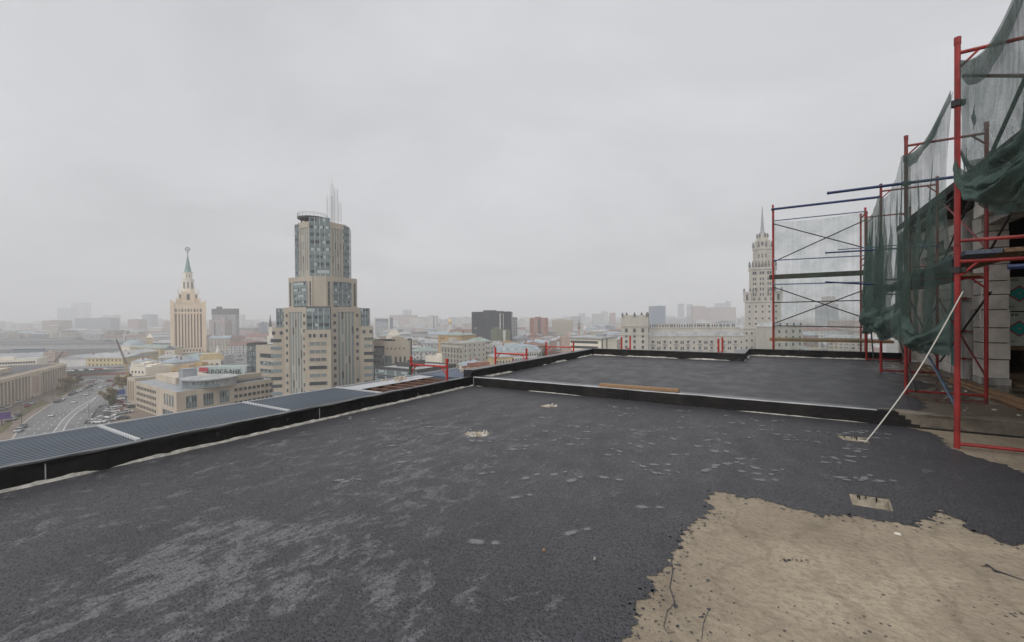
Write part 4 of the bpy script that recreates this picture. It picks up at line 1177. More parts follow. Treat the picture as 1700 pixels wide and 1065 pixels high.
# inside
MB().box(9.0, 14.5, 9.72, 9.95, ZF, 4.0).build('end_wall', M['block'], t)
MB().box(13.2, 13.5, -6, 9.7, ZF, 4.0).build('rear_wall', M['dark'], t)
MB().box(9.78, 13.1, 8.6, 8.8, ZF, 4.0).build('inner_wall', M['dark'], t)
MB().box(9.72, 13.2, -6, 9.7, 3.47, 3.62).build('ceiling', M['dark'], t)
MB().box(9.80, 13.1, -6, 8.6, ZF + .003, ZF + .05).build('inner_floor', M['oldwood'], t)
# pitched roof: eave line in front of the wall, slope rising to the right
mb = MB()
b0, z0_, b1, z1_ = 8.92, 4.06, 14.5, 7.6
for dz, mi in ((0, 0), (.16, 1)):
    mb.face([(b0, -7, z0_ + dz), (b1, -7, z1_ + dz), (b1, 9.75, z1_ + dz), (b0, 9.75, z0_ + dz)], mi)
mb.face([(b0, -7, z0_), (b0, 9.75, z0_), (b0, 9.75, z0_ + .16), (b0, -7, z0_ + .16)], 0)
mb.face([(b0, 9.75, z0_), (b1, 9.75, z1_), (b1, 9.75, z1_ + .16), (b0, 9.75, z0_ + .16)], 0)
mb.face([(b0, -7, z0_), (b1, -7, z1_), (b1, -7, z1_ + .16), (b0, -7, z0_ + .16)], 0)
mb.face([(b1, -7, z1_), (b1, 9.75, z1_), (b1, 9.75, z1_ + .16), (b1, -7, z1_ + .16)], 0)
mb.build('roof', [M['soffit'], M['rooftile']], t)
mb = MB()
for k in range(14):
    a_ = -5.6 + k * 1.1
    mb.face([(b0 + .02, a_, z0_ - .10), (b1, a_, z1_ - .1), (b1, a_, z1_ - .003), (b0 + .02, a_, z0_ - .003)])
    mb.face([(b0 + .02, a_ + .06, z0_ - .10), (b1, a_ + .06, z1_ - .1), (b1, a_ + .06, z1_ - .003), (b0 + .02, a_ + .06, z0_ - .003)])
    mb.face([(b0 + .02, a_, z0_ - .10), (b0 + .02, a_ + .06, z0_ - .1), (b1, a_ + .06, z1_ - .1), (b1, a_, z1_ - .1)])
    mb.face([(b0 + .02, a_, z0_ - .10), (b0 + .02, a_ + .06, z0_ - .1), (b0 + .02, a_ + .06, z0_ - .003), (b0 + .02, a_, z0_ - .003)])
mb.build('rafter', M['oldwood'], t)
# insulation packs stacked inside the opening
M['film2'] = mat('pale_green_printed_wrap', (0.62, 0.69, 0.60), rough=0.35, var=0.12, scale=3, stretch=(1, 1, 1), bump=0.3, bscale=15)
def pack(z, label):
    t = froot('insulation_pack', label, 'insulation pack', 9.82, 5.2, z, 'stacked insulation packs')
    MB().box(0, 1.2, 0, .6, .004, .70).build('wrapping', M['film2'], t)
    for k in range(2):
        cx, cz = .27 + k * .5, .36
        for r, m, y, nm in ((.17, 'logo_red', -.004, 'emblem'), (.14, 'logo_teal', -.007, 'emblem')):
            MB().face([(cx - r * 1.15, y, cz), (cx, y, cz - r), (cx + r * 1.15, y, cz), (cx, y, cz + r)]).build(nm, M[m], t)
        MB().face([(cx - .02, -.010, cz), (cx, -.010, cz - .02), (cx + .02, -.010, cz), (cx, -.010, cz + .02)]).build('emblem', M['film'], t)
    mb = MB()
    for q in range(4):
        mb.box(.03 + q * .045, .055 + q * .045, -.006, -.002, .08, .1)
    for (x, zz_) in ((.15, .62), (.21, .62)):
        mb.box(x, x + .04, -.006, -.002, zz_, zz_ + .012).box(x, x + .04, -.006, -.002, zz_ + .038, zz_ + .05).box(x, x + .01, -.006, -.002, zz_ + .012, zz_ + .038).box(x + .03, x + .04, -.006, -.002, zz_ + .012, zz_ + .038)
    mb.build('printing', M['logo_black'], t)
pack(.87, 'pale green insulation pack with teal diamonds, the lower one in the opening')
pack(1.59, 'pale green insulation pack with teal diamonds, the upper one in the opening')
fbuild(MB().box(0, 1.25, 0, .7, 0, .12).box(0, .12, 0, .7, .12, .60).box(1.13, 1.25, 0, .7, .12, .60).box(0.5, .7, 0, .7, .12, .60).box(0, 1.25, 0, .7, .60, .68), 'trestle', M['oldwood'], 'dark wooden trestle under the insulation packs', 'trestle', b=9.80, a=5.15, z=ZF + .055)
# planks on the wet floor by the wall
for k, (b_, a_, L, z, rz) in enumerate(((8.98, 2.9, 3.6, 0, .02), (9.12, 2.75, 3.4, 0, -.01), (9.05, 3.0, 3.2, .045, .05), (9.0, 6.6, 2.6, 0, -.06))):
    fbuild(MB().box(-.06, .06, -L / 2, L / 2, 0, .04), 'plank', M['wood'], ('raw pine plank on the wet floor, closest to the rear posts', 'raw pine plank on the wet floor, closest to the pier', 'raw pine plank lying across the other two by the pier',
           'raw pine plank on the wet floor farther back by the facade')[k], 'plank', 'pine planks by the facade', b=b_, a=a_, z=ZF + .005 + z, rz=rz)
rnd = random.Random(99)
mb = MB()
for i in range(46):
    a_ = rnd.uniform(.6, 7.5); b_ = rnd.uniform(8.2, 9.25); s = rnd.uniform(.01, .035)
    c = [(b_ + s * cos(k * 2 * pi / 6) * rnd.uniform(.5, 1.3), a_ + s * sin(k * 2 * pi / 6) * rnd.uniform(.5, 1.3)) for k in range(6)]
    mb.prism(c, ZF + .002, ZF + s * rnd.uniform(.3, .9), scale=.6)
o = fbuild(mb, 'rubble', M['mortar'], 'scattered crumbs and chips on the wet floor by the facade', 'rubble')
o['kind'] = 'stuff'
# ================================================================== the city below
V2 = lambda x, y: Vector((x, y))
FOOT = []                     # occupied ground: (x, y, radius)
def facing(px): return -math.atan((px - 850) / F)      # turns a thing's front (-y) to the photographer
# ---- ground, roads, rails
o = MB().prism([(9000 * cos(2 * pi * i / 64), 9000 * sin(2 * pi * i / 64)) for i in range(64)], -2, 0).build('ground', M['ground']); structure(o)
def flat(name, pxs, z, m, ground=False):
    pts = pxs if ground else [P(x, y).xy for x, y in pxs]
    mb = MB(); poly_mesh(mb, [(p[0], p[1]) for p in pts], [], 0)
    o = mb.build(name, M[m], loc=(0, 0, z)); structure(o); return o
E1 = [(-20, 790), (10, 742), (21, 728), (36, 705), (56, 689), (80, 674), (118, 651), (150, 637.5), (176, 633), (206, 632)]
E2 = [(255, 650), (232, 652), (214, 662), (196, 678), (182, 699), (168, 730), (150, 790)]
flat('road', E1 + E2, 0.02, 'asphalt')
flat('pavement', [(-140, 760), (-120, 700), (0, 677), (60, 658), (106, 640), (130, 634.5), (165, 632), (180, 631.2)] + [(x, y) for x, y in E1[::-1] if x < 176], 0.012, 'paving')
flat('pavement', [(188, 700), (206, 672), (222, 655), (240, 650), (330, 690), (330, 760), (150, 760), (170, 730)], 0.024, 'paving')
flat('grass', [(-30, 712), (0, 706), (16, 697), (22, 703), (5, 718), (-30, 730)], 0.03, 'grass')
flat('grass', [(22, 692), (44, 676), (58, 679), (40, 690), (26, 699)], 0.03, 'grass')
flat('grass', [(46, 676), (70, 664), (84, 667), (66, 676), (58, 678)], 0.03, 'grass')
flat('grass', [(92, 654), (120, 640), (138, 637.5), (140, 640), (112, 652), (98, 659)], 0.03, 'grass')
def strip(name, pxs, w, z, m, dash=None):
    q = [P(x, y).xy for x, y in pxs]; mb = MB(); run = 0
    for p0, p1 in zip(q[:-1], q[1:]):
        d = p1 - p0; L = d.length; d = d / L; n = V2(-d.y, d.x) * w / 2
        s = 0
        while s < L:
            e = min(L, s + (dash if dash else L))
            mb.face([(*(p0 + d * s - n), z), (*(p0 + d * e - n), z), (*(p0 + d * e + n), z), (*(p0 + d * s + n), z)])
            s = e + (dash * 2 if dash else L)
    return mb.build(name, M[m])
# kerb and painted markings
def kerbline(pxs):
    q = [P(x, y).xy for x, y in pxs]; mb = MB()
    for p0, p1 in zip(q[:-1], q[1:]):
        d = (p1 - p0).normalized(); n = V2(-d.y, d.x) * .35
        mb.prism([tuple(p0 - n), tuple(p1 - n), tuple(p1 + n), tuple(p0 + n)], 0.0, .16)
    o = mb.build('kerb', M['kerb']); structure(o)
kerbline(E1[1:]); kerbline(E2)
MA = [(80, 735), (87, 719), (103.5, 697.6), (118, 684), (132, 674), (148, 665.5), (160.6, 658)]
MBx = [(97, 735), (103.5, 717), (111, 703), (118, 694), (130, 683), (143, 674), (153, 665), (160, 659)]
flat('road_markings', MA + MBx[::-1], 0.026, 'median')
for q in (MA, MBx): structure(strip('road_markings', q, .4, 0.034, 'paint'))
structure(strip('road_markings', [(160.5, 658.5), (172, 650), (186, 644), (205, 640)], .3, 0.034, 'paint'))
for off in (-1, -2, -3):
    q = [(x + off * 14.5 * (0.35 + (y - 640) / 95), y - off * .6) for x, y in [(90, 719), (104, 700), (122, 684), (140, 671), (160, 659), (178, 650)]]
    structure(strip('road_markings', q, .3, 0.034, 'paint', 3.0))
for off in (1, 2):
    q = [(x + off * 15 * (0.35 + (y - 640) / 95), y) for x, y in [(97, 735), (106, 715), (120, 694), (143, 674), (160, 659)]]
    structure(strip('road_markings', q, .3, 0.034, 'paint', 3.0))
flat('railway', [(-200, 594), (0, 591), (130, 588), (260, 583), (260, 575), (120, 575.5), (-200, 577)], 0.02, 'rail')
# the far street full of traffic, running up past the spired hotel
flat('road', [(352, 640), (346, 600), (347, 584), (358, 575), (364, 570), (374, 567), (380, 568), (384, 574), (398, 586), (414, 600), (432, 640)], 0.02, 'asphalt')
flat('road', [(688, 600), (706, 580), (716, 566), (722, 566), (727, 580), (724, 600), (715, 640), (690, 640)], 0.02, 'asphalt')
flat('street', [(-100, 640), (106, 639), (210, 630), (230, 600), (100, 606), (-100, 612)], 0.01, 'asphalt')

# ---- window units shared by all buildings: a frame ring with a pane set back in it
def win_mesh(nm, fm, gm, bars=0, fw=.1):
    mb = MB(); a = .5
    i = a - fw
    o = [(-a, -a), (a, -a), (a, a), (-a, a)]; n = [(-i, -i), (i, -i), (i, i), (-i, i)]
    for k in range(4):
        j = (k + 1) % 4
        mb.face([(o[k][0], -.5, o[k][1]), (o[j][0], -.5, o[j][1]), (n[j][0], -.5, n[j][1]), (n[k][0], -.5, n[k][1])], 0)
        mb.face([(n[k][0], -.5, n[k][1]), (n[j][0], -.5, n[j][1]), (n[j][0], -.15, n[j][1]), (n[k][0], -.15, n[k][1])], 0)
        mb.face([(o[j][0], -.5, o[j][1]), (o[k][0], -.5, o[k][1]), (o[k][0], .5, o[k][1]), (o[j][0], .5, o[j][1])], 0)
    mb.face([(n[0][0], -.15, n[0][1]), (n[1][0], -.15, n[1][1]), (n[2][0], -.15, n[2][1]), (n[3][0], -.15, n[3][1])], 1)
    for b in range(bars):
        x = -i + (b + 1) * 2 * i / (bars + 1)
        mb.face([(x - .02, -.4, -i), (x + .02, -.4, -i), (x + .02, -.4, i), (x - .02, -.4, i)], 0)
    return mb.mesh(nm, [M[fm], M[gm]])
WM = {'plain': win_mesh('window', 'frame_w', 'glass'), 'dark': win_mesh('window', 'frame_d', 'glass', 1), 'beige': win_mesh('window', 'frame_b', 'glass', 1),
      'green': win_mesh('window', 'frame_b', 'glassg', 2, .05), 'blind': win_mesh('window', 'frame_w', 'glassp'), 'gcur': win_mesh('window', 'roofgrey', 'glassc', 3, .02),
      'gpale': win_mesh('window', 'roofgrey', 'glassl', 2, .02), 'redwin': win_mesh('window', 'frame_b', 'redstrip', 0, .06)}
def put_windows(root, items, name='window', lim=100):
    """items: (x, y, z, angle, width, height, kind); the largest hundred are parts, any others one mass"""
    items = sorted(items, key=lambda i: -(i[4] * i[5]))
    for x, y, z, an, w, h, k in items[:lim]:
        o = bpy.data.objects.new(name, WM[k]); COL.objects.link(o)
        o.parent = root; o.location = (x, y, z); o.rotation_euler = (0, 0, an); o.scale = (w, .22, h)
    rest = items[lim:]
    if rest:
        mb = MB()
        for x, y, z, an, w, h, k in rest:
            mb.box(x - w / 2, x + w / 2, y - .09, y + .09, z - h / 2, z + h / 2, 1 if k[0] == 'g' else 2 if k in ('blind', 'plain') and int(z * 7 + x * 3) % 3 == 0 else 0, an, (x, y))
        o = mb.build(name, [M['glass'], M['glassg'], M['glassp']], root); o['kind'] = 'stuff'
def row(x0, x1, y, n, z0, rows, pz, w, h, kind, ang=0.0, mix=None, rnd=random):
    """a regular field of windows along a straight face from (x0,y) in direction ang"""
    out = []
    L = x1 - x0
    for r in range(rows):
        for i in range(n):
            s = x0 + L * (i + .5) / n
            k = kind if not mix or rnd.random() > .25 else mix
            out.append((s, y, z0 + r * pz, ang, w, h, k))
    return out
def side(xw, dp, n, z0, rows, pz, w, h, kind, right=True, mix=None):
    out = []
    for r in range(rows):
        for i in range(n):
            k = kind if not mix or random.random() > .25 else mix
            out.append((xw, dp * (i + .5) / n, z0 + r * pz, pi / 2 if right else -pi / 2, w, h, k))
    return out
# ---- the generic building: wall, roof, what stands on the roof, windows
class B:
    def __init__(s, name, label, cat, L, Rr, dp, h, wall, roof='roofgrey', kind='flat', rh=3.0, group=None, huts=1, parapet=.7, z0=0, seed=None, reg=True, backv=None):
        d = Rr - L; s.w = w = d.length; s.dp = dp; s.h = h
        rz = math.atan2(d.y, d.x); mid = (L + Rr) / 2
        s.root = thing(name, label, cat, (mid.x, mid.y, z0), rz, group)
        if reg:
            c = mid + V2(-sin(rz), cos(rz)) * dp / 2
            FOOT.append((c.x, c.y, max(w, dp) * .55))
        rnd = random.Random(seed if seed is not None else int(mid.x * 7 + mid.y * 3))
        x0, x1 = -w / 2, w / 2
        wm = M[wall] if isinstance(wall, str) else wall
        sk = 0.0
        if backv is not None:
            bl = V2(backv.x * cos(rz) + backv.y * sin(rz), -backv.x * sin(rz) + backv.y * cos(rz)); sk = bl.x / bl.y * dp
        s.sk = sk
        mb = MB().prism([(x0, 0), (x1, 0), (x1 + sk, dp), (x0 + sk, dp)], -1, h)
        if kind == 'flat' and parapet and sk == 0:
            q = .35
            for a in ((x0, x1, 0, q), (x0, x1, dp - q, dp), (x0, x0 + q, q, dp - q), (x1 - q, x1, q, dp - q)):
                mb.box(*a, h + .003, h + parapet)
        if kind != 'flat':
            mb.box(x0 - .35, x1 + .35, -.35, dp + .35, h - .7, h - .01)
        s.wall = mb.build('wall', wm, s.root)
        rb = MB()
        if kind == 'flat': rb.prism([(x0 + .36 + sk * .36 / dp, .36), (x1 - .36 + sk * .36 / dp, .36), (x1 - .36 + sk, dp - .36), (x0 + .36 + sk, dp - .36)], h + .004, h + .12)
        elif kind == 'hip': rb.hip(x0, x1, 0, dp, h, h + rh, .6)
        elif kind == 'gable': rb.hip(x0, x1, 0, dp, h, h + rh, .6, inset=.05)
        elif kind == 'mansard':
            k = min(w, dp) * .16
            rb.prism([(x0 - .3, -.3), (x1 + .3, -.3), (x1 + .3, dp + .3), (x0 - .3, dp + .3)], h, h + rh * .75, scale=1 - 2 * k / max(w, dp), top=False)
            sc = 1 - 2 * k / max(w, dp); cx, cy = 0, dp / 2
            rb.hip((x0 - .3) * sc, (x1 + .3) * sc, cy + (-.3 - cy) * sc, cy + (dp + .3 - cy) * sc, h + rh * .75, h + rh, 0)
        s.roof = rb.build('roof', M[roof], s.root)
        if kind == 'flat':
            for _ in range(huts):
                a, b_, c = rnd.uniform(.06, .16) * w + 1, rnd.uniform(.1, .25) * dp + 1, rnd.uniform(1.6, 3.2)
                x, y = rnd.uniform(x0 + a + 1, max(x0 + a + 1.1, x1 - a - 1)), rnd.uniform(.25, .75) * dp
                MB().box(x - a, x + a, y - b_ / 2, y + b_ / 2, h + .1, h + c).build('roof_hut', wm, s.root)
        elif huts:
            for _ in range(huts):
                x = rnd.uniform(x0 * .7, x1 * .7); y = dp * rnd.uniform(.4, .6)
                MB().box(x - .5, x + .5, y - .4, y + .4, h + rh * .45, h + rh + 1.0).build('chimney', M['brick'], s.root)
    def win(s, items, **k):
        on_wall = lambda i: abs(i[1]) < .3 or abs(abs(i[0]) - s.w / 2) < .12
        items = [i for i in items if not on_wall(i) or (i[2] + i[5] / 2 < s.h - .25 and i[2] - i[5] / 2 > .1)]
        put_windows(s.root, items, **k); return s
def hgt(px, py, d): return ZY(px, py, d)

# ---- 1. the spired hotel
px0, d0 = 313, 606
c = XY(px0, d0); FOOT.append((c.x, c.y, 32))
t = thing('hotel', 'cream wedding-cake hotel tower with a green spire, left of the stepped office tower', 'hotel', (c.x, c.y, 0), facing(px0))
k = .671; Zy = lambda y: 46 + (530.3 - y) * .836
hw = 29.5 * k
zt = Zy(499.5); za = Zy(520)
mb = MB().box(-hw, hw, 0, 26, 0, zt - 2)
mb.box(-hw - .8, hw + .8, -.8, 26, 0, 6)                       # base storey
mb.box(-hw - .5, hw + .5, -.5, 26, za, za + 1.4)               # cornice
mb.box(-hw - .4, hw + .4, -.4, 26, zt - 3.5, zt - 2)
for sx in (-1, 1):                                              # corner pavilions
    x = sx * (hw - 1.9)
    mb.box(x - 2.1, x + 2.1, -1.0, 3, 0, zt)
    mb.box(x - 2.4, x + 2.4, -1.3, 3, za, za + 1.2)
xs = [-12, -8.6, -5.1, -1.7, 1.7, 5.1, 8.6, 12]
for x in xs: mb.box(x - .95, x + .95, -.9, .2, 6, za)          # the piers
mb.build('wall', M['cream'], t)
it = []
gx = [-13.9, -10.3, -6.85, -3.4, 0, 3.4, 6.85, 10.3, 13.9]
for x in gx:
    s = MB().box(x - .9, x + .9, -.12, .05, 6.5, za - .5); s.build('window_strip', M['redstrip'], t)
    for r in range(15):
        it.append((x, -.18, 9.2 + r * 3.05, 0, .85, 1.7, 'dark'))
for x in gx[::2]: it.append((x, -.5, za + 4.4, 0, 1.5, 4.5, 'dark')); 
for x in gx[1::2]: it.append((x, -.5, za + 4.4, 0, 1.1, 3, 'dark'))
for i in range(10): it.append((-16 + i * 3.55, -.85, 3.4, 0, 1.7, 3.0, 'dark'))
put_windows(t, it)
mb = MB()
y2 = Zy(496); y3 = Zy(483.6); y4 = Zy(462); y5 = Zy(450.7); y6 = Zy(420.7)
mb.box(-13.7, 13.7, 2, 24, zt - 2, y2); mb.box(-11, 11, 1.2, 22, y2, y3 - 3); mb.box(-7.2, 7.2, .6, 5, y2 - 6, y3)
mb.build('attic', M['cream'], t)
mb = MB()
ce = 11
mb.prism([(7.4 * cos(pi / 8 + i * pi / 4), ce + 7.4 * sin(pi / 8 + i * pi / 4)) for i in range(8)], y3 - 3, y4)
mb.prism([(7.9 * cos(pi / 8 + i * pi / 4), ce + 7.9 * sin(pi / 8 + i * pi / 4)) for i in range(8)], y4 - 1.2, y4)
mb.prism([(5.4 * cos(pi / 8 + i * pi / 4), ce + 5.4 * sin(pi / 8 + i * pi / 4)) for i in range(8)], y4, y5 - .8)
mb.prism([(6.3 * cos(pi / 8 + i * pi / 4), ce + 6.3 * sin(pi / 8 + i * pi / 4)) for i in range(8)], y5 - .8, y5)
for sx in (-1, 1): mb.box(sx * 7 - 1.1, sx * 7 + 1.1, 9.5, 12, y3 - 3, y3 + 4)
mb.build('lantern', M['creamlight'], t)
it = [(x, ce - 6.9 * (1 if abs(x) < 1 else .86), (y3 + y4) / 2, a, 1.5, 9, 'dark') for x, a in ((0, 0), (-4.6, -pi / 4), (4.6, pi / 4))]
it += [(x, .5, y2 + 3, 0, w_, h_, 'dark') for x, w_, h_ in ((0, 3.4, 8),)] + [(x, 1.1, y2 + 4, 0, 1.6, 5, 'dark') for x in (-9, 9)]
it += [(x, ce - 5.05, y4 + 4, 0, 1.0, 4, 'dark') for x in (-1.5, 1.5)]
put_windows(t, it, 'lantern_window')
MB().lathe([(4.6, y5), (4.0, y5 + 2), (2.2, y5 + 12), (.55, y6 - 1), (.4, y6)], 8, 0, ce).build('spire', M['spiregreen'], t)
mb = MB().tube((0, ce, y6), (0, ce, y6 + 3.5), .35, 8)
mb.lathe([(.4, y6 + 2.2), (1.3, y6 + 3.2), (.4, y6 + 4.0)], 10, 0, ce)
for i in range(20):
    a0, a1 = 2 * pi * i / 20, 2 * pi * (i + 1) / 20
    zc = y6 + 7.4
    mb.tube((2.6 * cos(a0), ce, zc + 2.6 * sin(a0)), (2.6 * cos(a1), ce, zc + 2.6 * sin(a1)), .55, 6)
for i in range(5):
    a0 = pi / 2 + 2 * pi * i / 5
    mb.tube((0, ce, zc), (1.9 * cos(a0), ce, zc + 1.9 * sin(a0)), .6, 5, r1=.1)
mb.build('finial', M['statue'], t)
for (x, y, zb, hh) in ((-hw + .2, 0, zt, 4), (-hw + 6, 0, zt, 3.4), (hw - 6, 0, zt, 3.4), (hw - .2, 0, zt, 4), (-11, 1.8, y3 - 3, 8), (11, 1.8, y3 - 3, 8), (-7.2, 1, y3, 4), (7.2, 1, y3, 4), (-13.2, 2.5, y2, 4), (13.2, 2.5, y2, 4), (-7, 10.7, y3 + 4, 5), (7, 10.7, y3 + 4, 5)):
    MB().lathe([(1.0, zb), (1.0, zb + hh * .35), (.5, zb + hh * .45), (.75, zb + hh * .6), (.1, zb + hh)], 6, x, y).build('pinnacle', M['creamlight'], t)

# ---- 2. the stepped office tower
d0 = 200.0; cpx = 539
c = XY(cpx, d0); FOOT.append((c.x, c.y, 34))
# origin sits on the tower's axis; local -y is turned to the photographer, slightly to the left of its front corner
back = 16.0
ax = c * ((c.length + back) / c.length)
t = thing('office_tower', 'beige stepped office tower with green glass corners and a lattice mast on top', 'tower', (ax.x, ax.y, 0), facing(cpx) + Rd(-8))
mpp = .2535 * (c.length + back * .55) / c.length
Zt = lambda y: 46 + (528.5 - y) * .285
def octo(hs, ch):
    """square of half diagonal hs seen corner on, with its corners cut off over a width ch"""
    q = []
    for i in range(4):
        a = -pi / 2 + i * pi / 2
        n = V2(cos(a), sin(a)); tt = V2(-sin(a), cos(a))
        q += [n * (hs - ch / 2) - tt * ch / 2, n * (hs - ch / 2) + tt * ch / 2]
    return [(p.x, p.y) for p in q]
it = []; gl = MB()
def face_pts(q, i): return Vector(q[i]), Vector(q[(i + 1) % 8])
def tower_tier(hs, ch, z0, z1, name, fin_n, glass_rows, solid=.18, topband=2.2, fw=.4, ends=False):
    q = octo(hs, ch)
    mb = MB().prism(q, z0, z1)
    # the two long faces that can be seen: index 1 (front->right) and 7 (left->front)
    for fi in (7, 1):
        A, Bp = face_pts(q, fi); d = Bp - A; L = d.length; d /= L; n = V2(d.y, -d.x); an = math.atan2(d.y, d.x)
        lo = L * solid; hi = L * (1 - solid); e0 = 0.0; e1 = L
        if ends:                                                # the outer third of each face is glazed
            if fi == 1: lo, hi, e1 = L * .07, L * .60, L * .66
            else: lo, hi, e0 = L * .36, L * .93, L * .30
        mb.prism([tuple(A + d * e0 - n * .01), tuple(A + d * lo), tuple(A + d * lo + n * .5), tuple(A + d * e0 + n * .5)], z0, z1 - .05)
        mb.prism([tuple(A + d * hi), tuple(A + d * e1), tuple(A + d * e1 + n * .5), tuple(A + d * hi + n * .5)], z0, z1 - .05)
        mb.prism([tuple(A + d * lo), tuple(A + d * hi), tuple(A + d * hi + n * .45), tuple(A + d * lo + n * .45)], z1 - topband, z1 - .06)
        for i in range(fin_n + 1):
            s = lo + (hi - lo) * i / fin_n
            mb.prism([tuple(A + d * (s - fw)), tuple(A + d * (s + fw)), tuple(A + d * (s + fw) + n * .28), tuple(A + d * (s - fw) + n * .28)], z0, z1 - topband + .02)
        for r in range(glass_rows):
            for i in range(fin_n):
                s = lo + (hi - lo) * (i + .5) / fin_n
                p = A + d * s + n * .12
                hh = (z1 - topband - z0) / glass_rows
                it.append((p.x, p.y, z0 + hh * (r + .5), an, (hi - lo) / fin_n - fw * 2, hh * .97, random.choice(('gcur', 'gcur', 'gcur', 'blind', 'green'))))
    return mb, q
bt = Zt(460); b2 = Zt(510); top = Zt(372)
# top tier
mb, q = tower_tier(16.0, 8.6, bt, top, 'top', 4, 7, solid=.17, fw=.40, ends=True)
mb.prism([(x * .93, y * .93) for x, y in q], top, top + .9)
mb.build('upper_wall', M['beige'], t)
for fi in (0, 2, 6):                                            # glass corners
    A, Bp = face_pts(q, fi); d = Bp - A; L = d.length; d /= L; n = V2(d.y, -d.x); an = math.atan2(d.y, d.x)
    for r in range(8):
        hh = (top + (2.4 if fi == 0 else 0) - bt) / 8
        p = A + d * L / 2 + n * .35
        it.append((p.x, p.y, bt + hh * (r + .5), an, L + .5, hh * .97, 'gcur'))
for fi, s, k_ in ((1, .835, .34), (7, .15, .31)):
    A, Bp = face_pts(q, fi); d = Bp - A; L = d.length; d /= L; n = V2(d.y, -d.x); an = math.atan2(d.y, d.x)
    for r in range(8):
        hh = (top - bt) / 8; p = A + d * (L * s) + n * .30
        it.append((p.x, p.y, bt + hh * (r + .5), an, L * k_, hh * .97, 'gcur'))
# middle tier
mb, q = tower_tier(17.6, 5.2, b2, bt, 'middle', 3, 4, solid=.22)
mb.build('middle_wall', M['beige'], t)
for fi in (7, 1):
    A, Bp = face_pts(q, fi); d = Bp - A; L = d.length; d /= L; n = V2(d.y, -d.x); an = math.atan2(d.y, d.x)
    for r in range(4):
        hh = (bt - b2 - 3) / 4
        p = A + d * (L * .5) + n * .75
        it.append((p.x, p.y, b2 + .6 + hh * (r + .5), an, L * .60, hh * .96, 'gcur'))
        for s in (.08, .92):
            p = A + d * (L * s) + n * .52
            it.append((p.x, p.y, b2 + .6 + hh * (r + .5), an, 1.0, hh * .96, 'dark'))
# lower body with three corner bays
mb, q = tower_tier(21.3, 9.0, 0, b2, 'lower', 5, 14, solid=.22)
mb.build('lower_wall', M['beige'], t)
zb = Zt(546)
for fi, ext, zt_, nm in ((0, 4.0, zb, 'front_bay'), (2, 5.6, zb + 1.0, 'corner_bay'), (6, 5.0, zb + 1.0, 'corner_bay')):
    A, Bp = face_pts(q, fi); d = (Bp - A).normalized(); n = V2(d.y, -d.x); an = math.atan2(d.y, d.x)
    m_ = (A + Bp) / 2; wd = 5.4 if fi == 0 else 5.2
    pr = [tuple(m_ - d * wd - n * 3), tuple(m_ + d * wd - n * 3), tuple(m_ + d * wd + n * ext), tuple(m_ - d * wd + n * ext)]
    bay = MB().prism(pr, 0, zt_).build(nm, M['beige'], t)
    cap = MB().prism([tuple(m_ - d * (wd - .4) - n * 2), tuple(m_ + d * (wd - .4) - n * 2), tuple(m_ + d * (wd - .4) + n * (ext - 1.5)), tuple(m_ - d * (wd - .4) + n * (ext - 1.5))], zt_ + .003, b2 - .3 if fi else b2 + .2)
    cap.build('glass_cube', M['frame_d'], t)
    for r in range(3):
        hh = (b2 - zt_ - .3) / 3
        p = m_ + n * (ext - 1.45)
        it.append((p.x, p.y, zt_ + hh * (r + .5), an, wd * 2 - 1, hh * .96, 'gcur'))
        if fi:
            sg = -1 if fi == 2 else 1
            p = m_ + d * sg * (wd - .35) + n * (ext / 2 - 1.5)
            it.append((p.x, p.y, zt_ + hh * (r + .5), an + sg * pi / 2, ext - .4, hh * .96, 'gcur'))
    for r in range(12):
        z = zt_ - 2.6 - r * 3.55
        if z < 1: break
        if fi == 0:
            p = m_ + n * (ext + .02)
            if r == 0:
                for s in (-3.2, -1.4, 1.4, 3.2): it.append((p.x + d.x * s, p.y + d.y * s, z, an, 1.1, 1.5, 'dark'))
            else: it.append((p.x, p.y, z, an, 7.4, 1.5, random.choice(('green', 'dark', 'green'))))
        else:
            sg = -1 if fi == 2 else 1                            # the flank of the side bay that looks at the camera
            p = m_ + d * sg * (wd + .02) + n * (ext / 2 + .6)
            if r == 0:
                for s in (-1.6, 1.6): it.append((p.x + n.x * s, p.y + n.y * s, z, an + sg * pi / 2, 1.3, 1.6, 'dark'))
            else: it.append((p.x + n.x * .6, p.y + n.y * .6, z, an + sg * pi / 2, 4.6, 1.5, random.choice(('green', 'dark', 'green'))))
for fi in (7, 1):                                               # small square windows beside the fins
    A, Bp = face_pts(q, fi); d = Bp - A; L = d.length; d /= L; n = V2(d.y, -d.x); an = math.atan2(d.y, d.x)
    for r in range(14):
        for s in (.13, .87):
            p = A + d * (L * s) + n * .52
            it.append((p.x, p.y, 2 + r * 3.5, an, 1.3, 1.5, random.choice(('dark', 'dark', 'blind'))))
put_windows(t, it)
